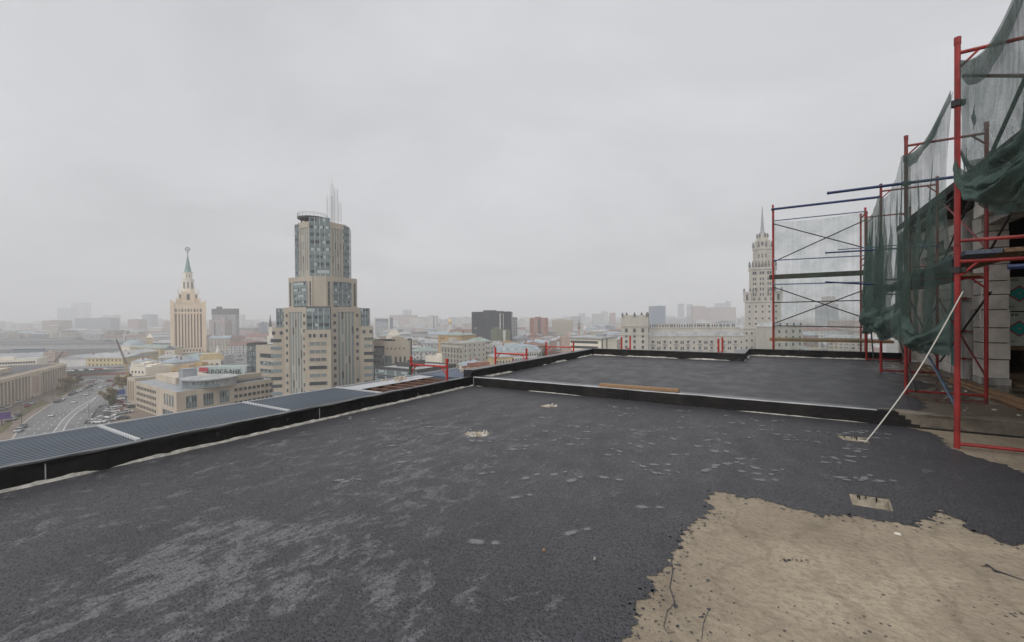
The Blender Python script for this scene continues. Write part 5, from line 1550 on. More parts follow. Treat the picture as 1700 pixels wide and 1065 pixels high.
# helipad ring and lattice mast
zh = top + 2.8
mb = MB().lathe([(4.0, zh), (6.6, zh + .2), (6.8, zh + .8), (6.5, zh + .9), (0.2, zh + .9)], 24, -4.5, -3)
for i in range(24):
    a0, a1 = 2 * pi * i / 24, 2 * pi * (i + 1) / 24
    for z in (zh + 2.0, zh + 2.6):
        mb.tube((-4.5 + 6.6 * cos(a0), -3 + 6.6 * sin(a0), z), (-4.5 + 6.6 * cos(a1), -3 + 6.6 * sin(a1), z), .05, 4)
    mb.tube((-4.5 + 6.6 * cos(a0), -3 + 6.6 * sin(a0), zh + .8), (-4.5 + 6.6 * cos(a0), -3 + 6.6 * sin(a0), zh + 2.6), .05, 4)
mb.build('helipad', M['roofdark'], t)
for i in range(6):
    a0 = 2 * pi * i / 6
    MB().tube((-4.5 + 4.5 * cos(a0), -3 + 4.5 * sin(a0), top + .1), (-4.5 + 5 * cos(a0), -3 + 5 * sin(a0), zh + .3), .35, 6).build('support', M['frame_d'], t)
def lattice(x, y, z0, z1, w, r, rings=0):
    mb = MB(); n = max(3, int((z1 - z0) / (w * 1.15)))
    cs = [(x - w / 2, y - w / 2), (x + w / 2, y - w / 2), (x + w / 2, y + w / 2), (x - w / 2, y + w / 2)]
    for cx_, cy_ in cs: mb.tube((cx_, cy_, z0), (cx_, cy_, z1), r, 5)
    for i in range(n):
        a, b_ = z0 + (z1 - z0) * i / n, z0 + (z1 - z0) * (i + 1) / n
        for k in range(4):
            p, q_ = cs[k], cs[(k + 1) % 4]
            mb.tube((*p, a), (*q_, b_), r * .7, 4); mb.tube((*q_, a), (*p, b_), r * .7, 4); mb.tube((*p, b_), (*q_, b_), r * .7, 4)
    for i in range(rings):
        z = z0 + (z1 - z0) * (i + .6) / rings
        mb.lathe([(w * .7, z), (w * .85, z + .2), (w * .7, z + .4)], 10, x, y)
    return mb
zm = Zt(362)
for (x, y, y1, w) in ((3.2, -3, 320, 2.2), (6.0, -1, 306, 1.6), (7.8, -3, 330, 1.3), (4.4, -3, 300, 1.0)):
    lattice(x, y, top + 2.5, Zt(y1), w, .055, 0).build('lattice_mast', M['steel'], t)
MB().tube((4.4, -3, Zt(300)), (4.4, -3, Zt(284)), .13, 6, r1=.05).build('antenna', M['steel'], t)

# annexes of that tower
def seg(pxa, da, pxb, db): return XY(pxa, da), XY(pxb, db)
L, Rr = seg(424, 250, 461, 238)
b = B('office_block', 'beige four-storey office wing with ribbon windows tucked left behind the stepped tower', 'office block', L, Rr, 22, hgt(440, 575, 245), 'beige', 'roofgrey', huts=1)
w = b.w
b.win([(w * .05, -.05, b.h - 5 - r * 4.3, 0, w * .72, 2.2, 'gcur' if r else 'dark') for r in range(5)])
L, Rr = seg(409, 262, 428, 262)
b = B('glass_block', 'slim dark glass stair block left of the beige ribbon-window wing', 'office block', L, Rr, 10, hgt(418, 571, 262), 'frame_d', 'roofgrey', huts=0)
b.win(row(-b.w / 2, b.w / 2, -.05, 2, 2, 9, 3.3, b.w / 2 - .5, 2.7, 'gcur') + side(b.w / 2, 10, 2, 2, 9, 3.3, 4, 2.7, 'gcur'))
L, Rr = seg(620, 236, 638, 230)
b = B('glass_block', 'green glass link building with a beige crown between the tower and the beige hall', 'office block', L, Rr, 18, hgt(630, 566, 232), 'frame_d', 'roofgrey', huts=0)
MB().box(-b.w / 2 - .1, b.w / 2 + .1, -.25, -.02, b.h - 2.6, b.h + .4).build('cornice', M['beige'], b.root)
b.win(row(-b.w / 2, b.w / 2, -.1, 2, 2, 9, 3.3, b.w / 2 - .1, 3.1, 'gcur'))
L, Rr = seg(638, 230, 679, 232)
b = B('office_hall', 'plain beige hall with tall slit windows right of the glass link building', 'office block', L, Rr, 20, hgt(660, 568, 231), 'beige', 'roofgrey', huts=2)
w = b.w
b.win([(-w / 2 + w * f, -.05, b.h - 12, 0, .9, 9, 'dark') for f in (.45, .63, .81)] + [(-w / 2 + w * f, -.05, b.h - 3.2, 0, .6, .9, 'dark') for f in (.1, .27, .44, .61, .78)] + [(-w * .36, -.05, b.h - 10.5, 0, 3.6, 7.5, 'gcur'), (-w * .38, -.05, b.h - 17.5, 0, 2.4, 4.5, 'dark')])
L, Rr = seg(622, 200, 692, 186)
b = B('glass_block', 'long low dark glass block with horizontal bands below the beige hall', 'office block', L, Rr, 26, hgt(650, 612, 195), 'frame_d', 'roofpale', huts=2)
w = b.w
b.win([(0, -.05, b.h - 1.7 - r * 2.9, 0, w - .6, 2.3, 'gcur') for r in range(7)])

# ---- 3. the bank with its roof sign
C1, C2, C3 = XY(223, 229), XY(291, 193.7), XY(452, 236)
hb = 13.7
b = B('bank_building', 'beige corner office with a glass drum on its roof beside the avenue', 'office block', C1, C2 + (C1 - C2).normalized() * .07, 30, hb, 'beige2', 'roofgrey', huts=0, backv=(C3 - C2).normalized())
w = b.w
it = []
for r in range(4):
    for i in range(13):
        it.append((-w / 2 + 3 + i * (w * .52) / 13, -.05, hb - 2.6 - r * 3.1, 0, .95, 1.5, 'dark'))
for i in range(4): it.append((w / 2 - 15 + i * 3.5, -.05, hb - 4.4, 0, 1.8, 5.2, 'gcur'))
it.append((w / 2 - 11, -.05, 2.6, 0, 14, 4.0, 'gcur'))
b.win(it)
dr = MB().lathe([(11, hb + .2), (11, hb + 3.6), (11.8, hb + 3.7), (11.8, hb + 4.3), (.1, hb + 4.9)], 36, w / 2 - 11, 17).build('roof_drum', M['roofpale'], b.root)
for i in range(18):
    a0 = pi + pi * (i + .5) / 18
    o = bpy.data.objects.new('drum_window', WM['gcur']); COL.objects.link(o); o.parent = b.root
    o.location = (w / 2 - 11 + 11.0 * cos(a0), 17 + 11.0 * sin(a0), hb + 1.9); o.rotation_euler = (0, 0, a0 + pi / 2); o.scale = (1.85, .2, 3.2)
MB().box(w / 2 - 27, w / 2 - 21, 9, 15, hb + .2, hb + 8).build('stair_tower', M['roofgrey'], b.root)
MB().box(-w / 2 + 2, w / 2 - 28, 8, 24, hb + .13, hb + 3.4).build('roof_hut', M['beige2'], b.root)
# right hand wing, sharing the corner
b2_ = B('bank_building', 'beige wing with three big square windows and two window rows, right of the glass drum', 'office block', C2, C3, 26, hb - .02, 'beige2', 'roofgrey', huts=0, reg=False, backv=(C1 - C2).normalized())
w = b2_.w
it = [(-w / 2 + 6 + i * 7.4, -.05, hb - 5.2, 0, 4.6, 5.8, 'gcur') for i in range(3)]
for r in range(3):
    for i in range(9): it.append((-w / 2 + 26.5 + i * 2.35, -.05, hb - 2.9 - r * 3.3, 0, 1.55, 1.5, 'dark'))
b2_.win(it)
MB().box(-w / 2 + 12, w / 2 - 1, 8, 10, hb + .1, hb + 3.3).build('roof_wall', M['beige2'], b2_.root)
MB().box(-w / 2 + 20, w / 2 - 4, 2, 7.5, hb + .1, hb + .9).build('roof_hut', M['roofdark'], b2_.root)
FOOT.append((-120, 225, 30))
L, Rr = seg(209.5, 238, 222.3, 233)
b = B('office_wing', 'narrow beige end wing of the corner office facing the avenue behind a tree', 'office block', L, Rr, 46, 14.3, 'beige2', 'roofpale', huts=0)
b.win([(-b.w / 2 + b.w * f, -.06, 8.0, 0, .9, 11, 'redwin') for f in (.22, .5, .78)])
# sign: letters and a red and black plate on a pale slanting roof front
A_ = D(312, 622, 250); Bq = D(408, 610, 252)
dv = (Bq - A_).xy; Ls = dv.length
t = thing('roof_sign', 'big rooftop bank sign with a red and black square and dark letters', 'sign', (A_.x, A_.y, A_.z), math.atan2(dv.y, dv.x))
mb = MB().prism([(0, 0), (6, -2.5), (Ls, -1.5), (Ls, 8), (6, 8)], -1.2, 0)
mb.face([(0, .5, 0), (6, -2.2, 0), (7.0, -1.6, 4.6), (4, .5, 3.6)]); mb.face([(6, -2.2, 0), (Ls, -1.2, 0), (Ls, -.2, 4.6), (7.0, -1.6, 4.6)])
mb.face([(7, -1.6, 4.6), (Ls, -.2, 4.6), (Ls, 6, 4.6), (7, 6, 4.6)]); mb.face([(4, .5, 3.6), (7, -1.6, 4.6), (7, 6, 4.6)])
M['signback'] = mat('pale_blue_green_panel', (0.41, 0.48, 0.47), rough=0.6, var=0.08)
mb.build('panel', M['signback'], t)
MB().box(8.0, 12.6, -2.9, -2.6, -.6, 1.9).build('plate', M['logo_black'], t)
MB().box(8.0, 12.6, -2.95, -2.6, 1.9, 4.4).build('plate', M['logo_red'], t)
MB().box(8.6, 12.0, -3.0, -2.7, 1.7, 2.1).build('plate', M['frame_w'], t)
M['letter'] = mat('charcoal_sign_letter', (0.03, 0.032, 0.038), rough=0.5, var=0.05)
def letter_strokes(ch):
    """strokes in a unit box, drawn as bars"""
    arc = lambda cx, cz, r, a0, a1, n=12: [((cx + r * cos(a0 + (a1 - a0) * i / n), cz + r * 1.0 * sin(a0 + (a1 - a0) * i / n)), (cx + r * cos(a0 + (a1 - a0) * (i + 1) / n), cz + r * sin(a0 + (a1 - a0) * (i + 1) / n))) for i in range(n)]
    return {'Р': [((.12, 0), (.12, 1)), ((.12, .95), (.5, .95)), ((.12, .45), (.5, .45))] + arc(.5, .70, .25, -pi / 2, pi / 2),
            'О': arc(.5, .5, .45, 0, 2 * pi, 20), 'С': arc(.5, .5, .45, .75, 2 * pi - .75, 16),
            'Б': [((.12, 0), (.12, 1)), ((.12, .95), (.78, .95)), ((.12, .05), (.52, .05)), ((.12, .55), (.52, .55))] + arc(.52, .30, .25, -pi / 2, pi / 2),
            'А': [((.05, 0), (.5, 1)), ((.5, 1), (.95, 0)), ((.24, .36), (.76, .36))],
            'Н': [((.12, 0), (.12, 1)), ((.85, 0), (.85, 1)), ((.12, .5), (.85, .5))],
            'К': [((.12, 0), (.12, 1)), ((.14, .45), (.85, 1)), ((.32, .6), (.88, 0))]}[ch]
x = 14.4; sz = 2.75
for ch in 'РОСБАНК':
    mb = MB()
    for i, ((xa, za_), (xb, zb_)) in enumerate(letter_strokes(ch)):
        mb.tube((xa * sz * .70, 0, za_ * sz), (xb * sz * .70, 0, zb_ * sz), .24, 6)
    mb.build('letter', M['letter'], t, loc=(x, -2.6 + (x - 14) * .035, .45)); x += sz * .86
mb = MB()
for i in range(9): mb.tube((14 + i * 3, .4, 0), (14 + i * 3, -2.2, .5), .12, 5)
mb.build('bracket', M['frame_d'], t)

# ---- 4. colonnaded block left of the avenue
P1_, P0_ = P(106, 639).xy, P(0, 677).xy
d = (P0_ - P1_).normalized()
PL = P0_ + d * 60
b = B('colonnade_building', 'long beige block with tall vertical piers along the left side of the avenue', 'building', PL, P1_, 26, 15.3, 'beige2', 'roofdark', huts=3)
w = b.w
mb = MB(); n = int(w / 4.2)
solid0, solid1 = w / 2 - 62, w / 2 - 46
it = []
for i in range(n + 1):
    x = -w / 2 + 1 + (w - 2) * i / n
    if solid0 < x < solid1: continue
    mb.box(x - .8, x + .8, -1.5, 0, 0, 13.4)
    xn = x + (w - 2) / n / 2
    if i < n and not solid0 - 2 < xn < solid1 + 2: it.append((xn, -.06, 7.2, 0, (w - 2) / n - 1.7, 12, 'dark'))
mb.box(-w / 2, w / 2, -1.7, 0, 13.4, 15.4)
mb.box(solid0, solid1, -1.75, 0, 0, 13.39)
mb.build('portico', M['beige2'], b.root)
MB().box(solid0 + 3, solid1 - 3, -1.82, -1.76, 2, 12.4).build('panel', M['pink'], b.root)
b.win(it)
MB().box(-w / 2 + 8, w / 2 - 70, 10, 22, 15.4, 18.5).build('roof_hut', M['white'], b.root)

# ---- 5. embankment with parked cars, halls behind it
flat('embankment_top', [P(-60, 622, 6).xy, P(100, 617.5, 6).xy, P(215, 612, 6).xy, P(222, 605, 6).xy, P(100, 609, 6).xy, P(-60, 612, 6).xy], 6.02, 'asphalt', True)
q0, q1 = P(-60, 622, 6).xy, P(215, 612, 6).xy
b = B('retaining_wall', 'grey and red-brown retaining wall carrying a row of parked cars across the end of the avenue', 'wall', q0, q1, 24, 5.98, 'grey', 'asphalt', huts=0, parapet=.9)
MB().box(-b.w / 2, b.w / 2, -.12, -.01, 1.6, 3.4).build('band', M['brick'], b.root)
L, Rr = seg(97, 422, 142, 424)
b = B('station_hall', 'white low hall with tall dark red windows behind the parked cars', 'building', L, Rr, 40, hgt(120, 595, 422), 'white', 'roofpale', 'gable', 3, huts=1)
b.win([(-b.w / 2 + 2.5 + i * 4.4, -.05, b.h - 6, 0, 2.2, 6.5, 'redwin') for i in range(int(b.w / 4.4))])
L, Rr = seg(142.5, 424, 203, 420)
b = B('station_hall', 'yellow two-storey hall with small windows right of the white hall', 'building', L, Rr, 36, hgt(170, 594, 422), 'yellow', 'roofpale', 'gable', 3, huts=1)
b.win(row(-b.w / 2 + 1, b.w / 2 - 1, -.05, 9, 3, 2, 4.4, 1.2, 1.9, 'dark'))
L, Rr = seg(-40, 470, 70, 500)
b = B('tenement', 'long pinkish tenement with a grey roof at the far left behind the colonnade', 'building', L, Rr, 26, hgt(30, 593, 485), 'pink', 'roofgrey', 'gable', 4)
b.win(row(-b.w / 2 + 1, b.w / 2 - 1, -.05, 22, 4, 2, 4.2, 1.3, 2.0, 'plain'))
L, Rr = seg(71, 498, 90, 500)
b = B('tenement', 'square pink corner pavilion with a flat cornice at the end of the long tenement', 'building', L, Rr, 20, hgt(80, 585, 500), 'pink', 'roofgrey')
b.win(row(-b.w / 2 + 1, b.w / 2 - 1, -.05, 4, 4, 2, 4.2, 1.3, 2.0, 'plain'))
L, Rr = seg(-60, 395, 60, 420)
b = B('low_block', 'low white-roofed block between the colonnade and the pinkish tenement', 'building', L, Rr, 30, 9, 'creamlight', 'roofpale', huts=3)
b.win(row(-b.w / 2 + 1, b.w / 2 - 1, -.05, 26, 3, 2, 3.5, 1.3, 1.8, 'dark'))
# crane booms
def boom(pa, pb, da, db, label, m):
    a, b_ = D(*pa, da), D(*pb, db)
    t = thing('crane', label, 'crane', (a.x, a.y, 0))
    a = a - Vector((a.x, a.y, 0)) * 1; b_ = b_ - Vector((t.location.x, t.location.y, 0))
    dl = (b_ - a); L = dl.length; dl.normalize(); s = dl.orthogonal().normalized() * .55; u = dl.cross(s)
    mb = MB(); cs = [s + u, s - u, -s - u, -s + u]; n = 16
    for cc in cs: mb.tube(a + cc, b_ + cc * .4, .2, 4)
    for i in range(n):
        f0, f1 = i / n, (i + 1) / n
        for k in range(4):
            mb.tube(a + dl * L * f0 + cs[k] * (1 - .6 * f0), a + dl * L * f1 + cs[(k + 1) % 4] * (1 - .6 * f1), .12, 3)
    mb.build('jib', M[m], t)
    MB().box(-1.6, 1.6, -3.5, 3.5, .9, 2.6).box(-1.3, 1.3, -3.4, -1.4, 2.6, 4.0).tube((0, 0, 2.4), a, .5, 6).build('crane_truck', M['orange'], t)
    mb = MB()
    for x in (-1.5, 1.5):
        for y in (-2.5, 0, 2.5): mb.tube((x - .2, y, .55), (x + .2, y, .55), .55, 10)
    mb.build('wheels', M['tyre'], t)
boom((209.5, 603), (193, 563), 330, 335, 'brown crane jib leaning left over the yellow hall', 'rust')
boom((90.6, 600), (106, 583), 440, 440, 'short dark crane jib leaning right behind the colonnaded block', 'frame_d')
# ---- railway side: platform canopies, clock tower, dome
for i, (xa, xb, dd, dp, hh, lab) in enumerate(((-60, 208, 700, 22, 7, 'long dark platform canopy nearest the yellow hall'), (-60, 170, 780, 24, 7.5, 'long dark platform canopy in the middle of the tracks'),
                                            (-60, 120, 880, 26, 8, 'long dark platform canopy farthest across the tracks'))):
    L, Rr = seg(xa, dd, xb, dd * 1.02)
    B('platform_canopy', lab, 'canopy', L, Rr, dp, hh, 'grey', 'roofdark', 'gable', 2.5, huts=0, group='railway platform canopies')
for i, (xa, xb, dd, lab) in enumerate(((20, 70, 660, 'blue-grey train standing left on the railway tracks'), (90, 150, 745, 'dark blue train standing in the middle of the railway tracks'))):
    L, Rr = seg(xa, dd, xb, dd)
    b = B('train', lab, 'train', L, Rr, 3, 4.3, 'bluegrey', 'roofgrey', 'gable', .6, huts=0)
    b.win(row(-b.w / 2 + 1, b.w / 2 - 1, -.03, 24, 2.9, 1, 1, 1.6, .9, 'dark'))
c = XY(221, 640)
t = thing('dome_building', 'round hall with a pale blue-grey dome left of the yellow clock tower', 'building', (c.x, c.y, 0))
FOOT.append((c.x, c.y, 16))
MB().lathe([(13.5, 0), (13.5, 8.5), (14, 8.6), (14, 9.4), (.1, 9.5)], 28).build('wall', M['creamlight'], t)
MB().lathe([(13, 9.4), (11.8, 12), (9, 14.6), (5, 16.4), (1.2, 17.2), (1.2, 19), (.1, 19.6)], 28).build('dome', M['roofblue'], t)
L, Rr = seg(215, 590, 265, 560)
b = B('station_hall', 'long yellow station building with a pale green roof in front of the clock tower', 'building', L, Rr, 26, hgt(240, 577, 575), 'yellow', 'roofgreen', 'hip', 3.5)
b.win(row(-b.w / 2 + 1, b.w / 2 - 1, -.05, 16, 3, 2, 4.5, 1.3, 2.2, 'dark'))
c = XY(248, 620)
t = thing('clock_tower', 'small yellow clock tower with a tented cap by the blue-grey dome', 'tower', (c.x, c.y, 0), facing(248)); FOOT.append((c.x, c.y, 10))
MB().box(-3.4, 3.4, -3.4, 3.4, 0, 21).box(-3.8, 3.8, -3.8, 3.8, 14, 14.8).box(-3.8, 3.8, -3.8, 3.8, 20, 21).build('wall', M['yellow'], t)
MB().prism([(-3.9, -3.9), (3.9, -3.9), (3.9, 3.9), (-3.9, 3.9)], 21.01, 27, scale=.05).build('roof', M['creamlight'], t)
MB().tube((0, -3.5, 17.4), (0, -3.42, 17.4), 1.6, 18).build('clock_face', M['frame_w'], t)
L, Rr = seg(205, 470, 262, 520)
b = B('station_hall', 'pale yellow low hall stretching right of the crane jib', 'building', L, Rr, 22, 9, 'yellow', 'roofpale', 'gable', 3)
b.win(row(-b.w / 2 + 1, b.w / 2 - 1, -.05, 14, 3, 2, 3.6, 1.2, 1.8, 'dark'))
c = XY(281, 560)
t = thing('pavilion', 'small square pavilion with a dark pyramid roof left of the hotel foot', 'building', (c.x, c.y, 0), facing(281)); FOOT.append((c.x, c.y, 10))
MB().box(-5, 5, -5, 5, 0, 8).build('wall', M['creamlight'], t)
MB().prism([(-5.6, -5.6), (5.6, -5.6), (5.6, 5.6), (-5.6, 5.6)], 8.01, 13, scale=.03).build('roof', M['roofdark'], t)
# jumble of low roofs between the hotel and the bank
low = [(214, 322, 240, 316, 11, 'creamlight', 'roofpale', 'flat', 'flat pale roof left of the dark pitched roof behind the bank'), (243, 326, 264, 330, 9, 'orange', 'roofdark', 'gable', 'ochre block under a dark pitched roof behind the bank'),
       (283, 322, 320, 318, 10.5, 'orange', 'roofgrey', 'flat', 'ochre flat-roofed block right behind the bank sign panel'), (262, 400, 300, 410, 11, 'white', 'roofpale', 'hip', 'pale hipped roof below the left foot of the hotel'),
       (302, 430, 342, 430, 10, 'creamlight', 'roofgreen', 'hip', 'pale green hipped roof at the foot of the hotel'), (335, 345, 366, 352, 13, 'creamlight', 'roofpale', 'flat', 'tiered cream pavilion roof with yellow bands right of the ochre block'),
       (238, 380, 262, 390, 9, 'creamlight', 'roofgrey', 'hip', 'grey hipped roof right below the pale yellow hall'), (262, 350, 284, 345, 12, 'white', 'roofblue', 'hip', 'blue-grey hipped roof in the cluster behind the bank'),
       (346, 450, 372, 452, 8, 'grey', 'roofpale', 'flat', 'low pale roof at the near end of the crowded street'), (296, 375, 330, 372, 11, 'white', 'roofblue', 'gable', 'blue-grey pitched roof between the hotel and the ochre block'),
       (216, 350, 238, 345, 10, 'creamlight', 'roofgrey', 'flat', 'low grey-roofed block beside the crane jib foot')]
for xa, da, xb, db, hh, wm, rm, kd, lab in low:
    L, Rr = seg(xa, da, xb, db)
    b = B('low_block', lab, 'building', L, Rr, 20, hh, wm, rm, kd, 3.2, huts=2)
    b.win(row(-b.w / 2 + 1, b.w / 2 - 1, -.05, max(3, int(b.w / 3.6)), hh - 3, 2, -3.6, 1.3, 1.7, 'dark'))
    if 'tiered' in lab:
        MB().box(-8, 8, 3, 14, hh + .1, hh + 3).box(-6.4, 6.4, 4, 13, hh + 3.01, hh + 5.5).build('tier', M['yellow'], b.root)
        MB().lathe([(1.6, hh), (1.6, hh + 7), (.8, hh + 9), (.1, hh + 12)], 8, b.w / 2 - 2, 6).build('turret', M['white'], b.root)

# ---- 6. the grey towers right of the hotel
dd = 900
L, Rr = seg(351.5, dd, 391, dd)
M['f_greytower'] = facade_mat('grey_gridded_facade', (0.36, 0.34, 0.34), (.10, .10, .105), 3.4, 3.4, .6, .55)
M['f_pinktower'] = facade_mat('rosy_gridded_facade', (0.42, 0.36, 0.34), (.12, .11, .11), 4.0, 3.4, .5, .55)
zt = hgt(370, 521, dd)
b = B('apartment_tower', 'grey gridded high-rise with a dark crown right of the spired hotel', 'tower', L, Rr, 12, zt, 'f_greytower', 'roofdark', huts=0)
MB().box(-b.w / 2, b.w / 2, -.3, 12.3, zt - 1, hgt(370, 512, dd)).box(-b.w / 2 + 8, -b.w / 2 + 16, 3, 9, hgt(370, 512, dd), hgt(370, 510, dd) + 2).build('crown', M['roofdark'], b.root)
L, Rr = seg(347, 850, 376, 850)
b = B('apartment_tower', 'lower rosy-grey tower with vertical bays in front of the grey gridded high-rise', 'tower', L, Rr, 16, hgt(360, 531, 850), 'f_pinktower', 'roofgrey', huts=0)
w = b.w
for f, y in ((.2, 534), (.55, 537), (.82, 527)):
    MB().box(-w / 2 + w * (f - .13), -w / 2 + w * (f + .13), -2.5, 6, 0, hgt(360, y, 850)).build('bay', M['f_greytower'] if f == .55 else M['f_pinktower'], b.root)

# ---- 7. the palace-like skyscraper at the right and its wings
dk = 352.0
c = XY(1266, 368); FOOT.append((c.x, c.y, 45))
t = thing('spired_skyscraper', 'ivory stepped skyscraper with statues and a slim spire behind the far scaffold bay', 'tower', (c.x, c.y, 0), facing(1266))
Zk = lambda y: 46 + (522.6 - y) * .5076
km = .44
def blockk(wpx, y0, y1, dep, yoff=0, cx=0): 
    return (cx - wpx * km / 2, cx + wpx * km / 2, yoff, yoff + dep, Zk(y0), Zk(y1))
mb = MB()
mb.box(*blockk(66, 620, 545, 30, -2)); mb.box(*blockk(60, 545, 500, 26, 0)); mb.box(*blockk(64, 546, 543, 30, -2.4)); mb.box(*blockk(62, 501, 498.5, 27, -.6))
mb.box(*blockk(45, 500, 443, 20, 3)); mb.box(*blockk(48, 446, 442.5, 21.4, 2.4))
for sx in (-1, 1):
    mb.box(*blockk(13, 500, 484, 8, -.5, sx * 26 * km)); mb.box(*blockk(14, 486, 483, 8.6, -.8, sx * 26 * km))
for x in (-20.5, -18, -7.5, 5.5, 18, 20.5): mb.box(x * km - .45, x * km + .45, 2.5, 3, Zk(500), Zk(447))
for x in (-28.5, -16.5, -5.5, 5.5, 16.5, 28.5): mb.box(x * km - .5, x * km + .5, -.5, 0, Zk(541), Zk(502))
mb.build('wall', M['ivory'], t)
oc = lambda r, cy=13: [(r * cos(pi / 8 + i * pi / 4), cy + r * sin(pi / 8 + i * pi / 4)) for i in range(8)]
mb = MB().prism(oc(17.5 * km), Zk(443), Zk(410)).prism(oc(18.6 * km), Zk(412), Zk(408.5)).prism(oc(14.5 * km), Zk(408.5), Zk(396)).prism(oc(10.5 * km), Zk(396), Zk(391)).prism(oc(8.5 * km), Zk(391), Zk(384))
for y in (418, 424, 430): mb.prism(oc(17.9 * km), Zk(y), Zk(y) + .5)
mb.build('drum', M['ivory'], t)
MB().lathe([(4.8 * km, Zk(384)), (3.4 * km, Zk(379)), (2.7 * km, Zk(370)), (1.2 * km, Zk(348)), (.35 * km, Zk(337))], 8, 0, 13).build('spire', M['roofgrey'], t)
def statue(x, y, z, hh):
    MB().lathe([(.62, z), (.62, z + hh * .2), (.95, z + hh * .35), (.55, z + hh * .6), (.7, z + hh * .72), (.1, z + hh)], 6, x, y).build('statue', M['statue'], t)
for i in range(9): statue((-22 + i * 5.5) * km, 3.2, Zk(442.5), 5.5)
for y in (8, 13, 18): statue(-22 * km, y, Zk(442.5), 5.5)
for i in range(8):
    a0 = pi / 8 + i * pi / 4; statue(17 * km * cos(a0), 13 + 17 * km * sin(a0), Zk(408.5), 5.5)
for i in range(6):
    a0 = i * pi / 3; statue(9 * km * cos(a0), 13 + 9 * km * sin(a0), Zk(391), 4)
for x in (-31, -21, 21, 31): statue(x * km, 0, Zk(483), 3)
for x in (-16, -10, 10, 16): statue(x * km, 3, Zk(484), 4)
for x in (-27, -14, -5, 5, 14, 27): statue(x * km, .2, Zk(498.5), 3.2)
it = []
for x in (-15, -11.5, -3.2, 1.2, 9.5, 13.5):
    for r, y in enumerate((452, 462, 470, 479, 488)):
        it.append((x * km, 2.97, Zk(y), 0, 1.0 if r else 1.4, 2.5, 'dark'))
for sx in (-26, 26): it.append((sx * km, -.55, Zk(493), 0, 1.6, 5, 'dark'))
for x in (-22, -11, 0, 11, 22):
    for y in (508, 517, 528, 537): it.append((x * km, -.03, Zk(y), 0, 1.7, 2.3, 'plain'))
for x in (-6, 0, 6):
    it.append((x * km, 13 - 16.2 * km, Zk(423), 0, 1.2, 3, 'dark'))
it.append((0, 13 - 13.5 * km, Zk(402), 0, 1.5, 3, 'dark'))
for x in (-27, -18, -9, 0, 9, 18, 27):
    for y in (553, 565, 577, 589): it.append((x * km, -2.04, Zk(y), 0, 1.8, 2.6, 'plain'))
put_windows(t, it)
# long wing
L, Rr = seg(1069, 345, 1236, 340)
hw_ = hgt(1150, 557, 342)
b = B('palace_wing', 'long ivory wing of the spired skyscraper with balconies and a statue-lined attic', 'building', L, Rr, 18, hw_, 'ivory', 'roofpale', 'mansard', 3.4, huts=0)
w = b.w; it = []
nb = 17
for i in range(nb):
    x = -w / 2 + 2.4 + (w - 4.8) * i / (nb - 1)
    twin = i % 4 == 2
    for r in range(4):
        z = hw_ - 5.2 - r * 4.6
        if twin: it += [(x - .75, -.05, z, 0, .9, 2.2, 'dark'), (x + .75, -.05, z, 0, .9, 2.2, 'dark')]
        else: it.append((x, -.05, z, 0, 1.6, 2.4, 'dark' if i % 2 else 'plain'))
    if i % 2 and not twin:
        for r in range(2):
            z = hw_ - 6.6 - r * 4.6
            MB().box(x - 1.6, x + 1.6, -1.0, 0, z - .25, z).box(x - 1.6, x + 1.6, -1.0, -.9, z, z + .8).build('balcony', M['grey'], b.root)
        MB().prism([(x - 1.7, -.5), (x + 1.7, -.5), (x + 1.7, -.02), (x - 1.7, -.02)], hw_ - 3.7, hw_ - 2.6, scale=.4).build('pediment', M['ivory'], b.root)
b.win(it)
att = MB().box(-w / 2 + 4, w / 2, 8, 16, hw_ + 2, hw_ + 6.5).box(-w / 2 + 3.6, w / 2, 7.6, 16.4, hw_ + 5.7, hw_ + 6.51).build('attic', M['ivory'], b.root)
for i in range(36):
    x = -w / 2 + 5 + i * (w - 7) / 36 + random.uniform(-.5, .5)
    MB().lathe([(.5, hw_ + 6.5), (.5, hw_ + 7.4), (.75, hw_ + 8), (.35, hw_ + 8.8), (.08, hw_ + 9.6)], 6, x, 8.2).build('statue', M['statue'], b.root)
# pavilion at its left end
L, Rr = seg(1031, 345, 1076, 338)
hp = hgt(1053, 530, 341)
b = B('palace_pavilion', 'square ivory corner pavilion with finials at the left end of the palace wing', 'building', L, Rr, 20, hp, 'ivory', 'roofpale', huts=1, parapet=1.6)
w = b.w
MB().box(-w / 2 - .5, w / 2 + .5, -.5, 20.5, hp - 5.6, hp - 4.8).box(-w / 2 - .4, w / 2 + .4, -.4, 20.4, hp - 12.5, hp - 11.9).build('cornice', M['ivory'], b.root)
MB().box(-w / 2 + 1.5, w / 2 - 1.5, 1.5, 18, hp + .2, hp + 3.4).build('attic', M['ivory'], b.root)
it = []
for i in range(3):
    x = -w / 2 + 4 + i * (w - 8) / 2
    for r in range(6): it.append((x, -.05, hp - 8.5 - r * 4.4, 0, 1.7 if r else 2.0, 2.3 if r else 3, 'dark'))
b.win(it + side(w / 2, 20, 3, hp - 26, 5, 4.4, 1.7, 2.3, 'dark'))
for x, y in ((-w / 2 + 1, 1), (0, 1), (w / 2 - 1, 1), (w / 2 - 1, 10), (w / 2 - 1, 19), (-w / 2 + 4, 3), (w / 2 - 5, 3)):
    MB().lathe([(.6, hp + 1.2), (.6, hp + 3.2), (1.0, hp + 3.9), (.15, hp + 5.8)], 6, x, y).build('finial', M['statue'], b.root)
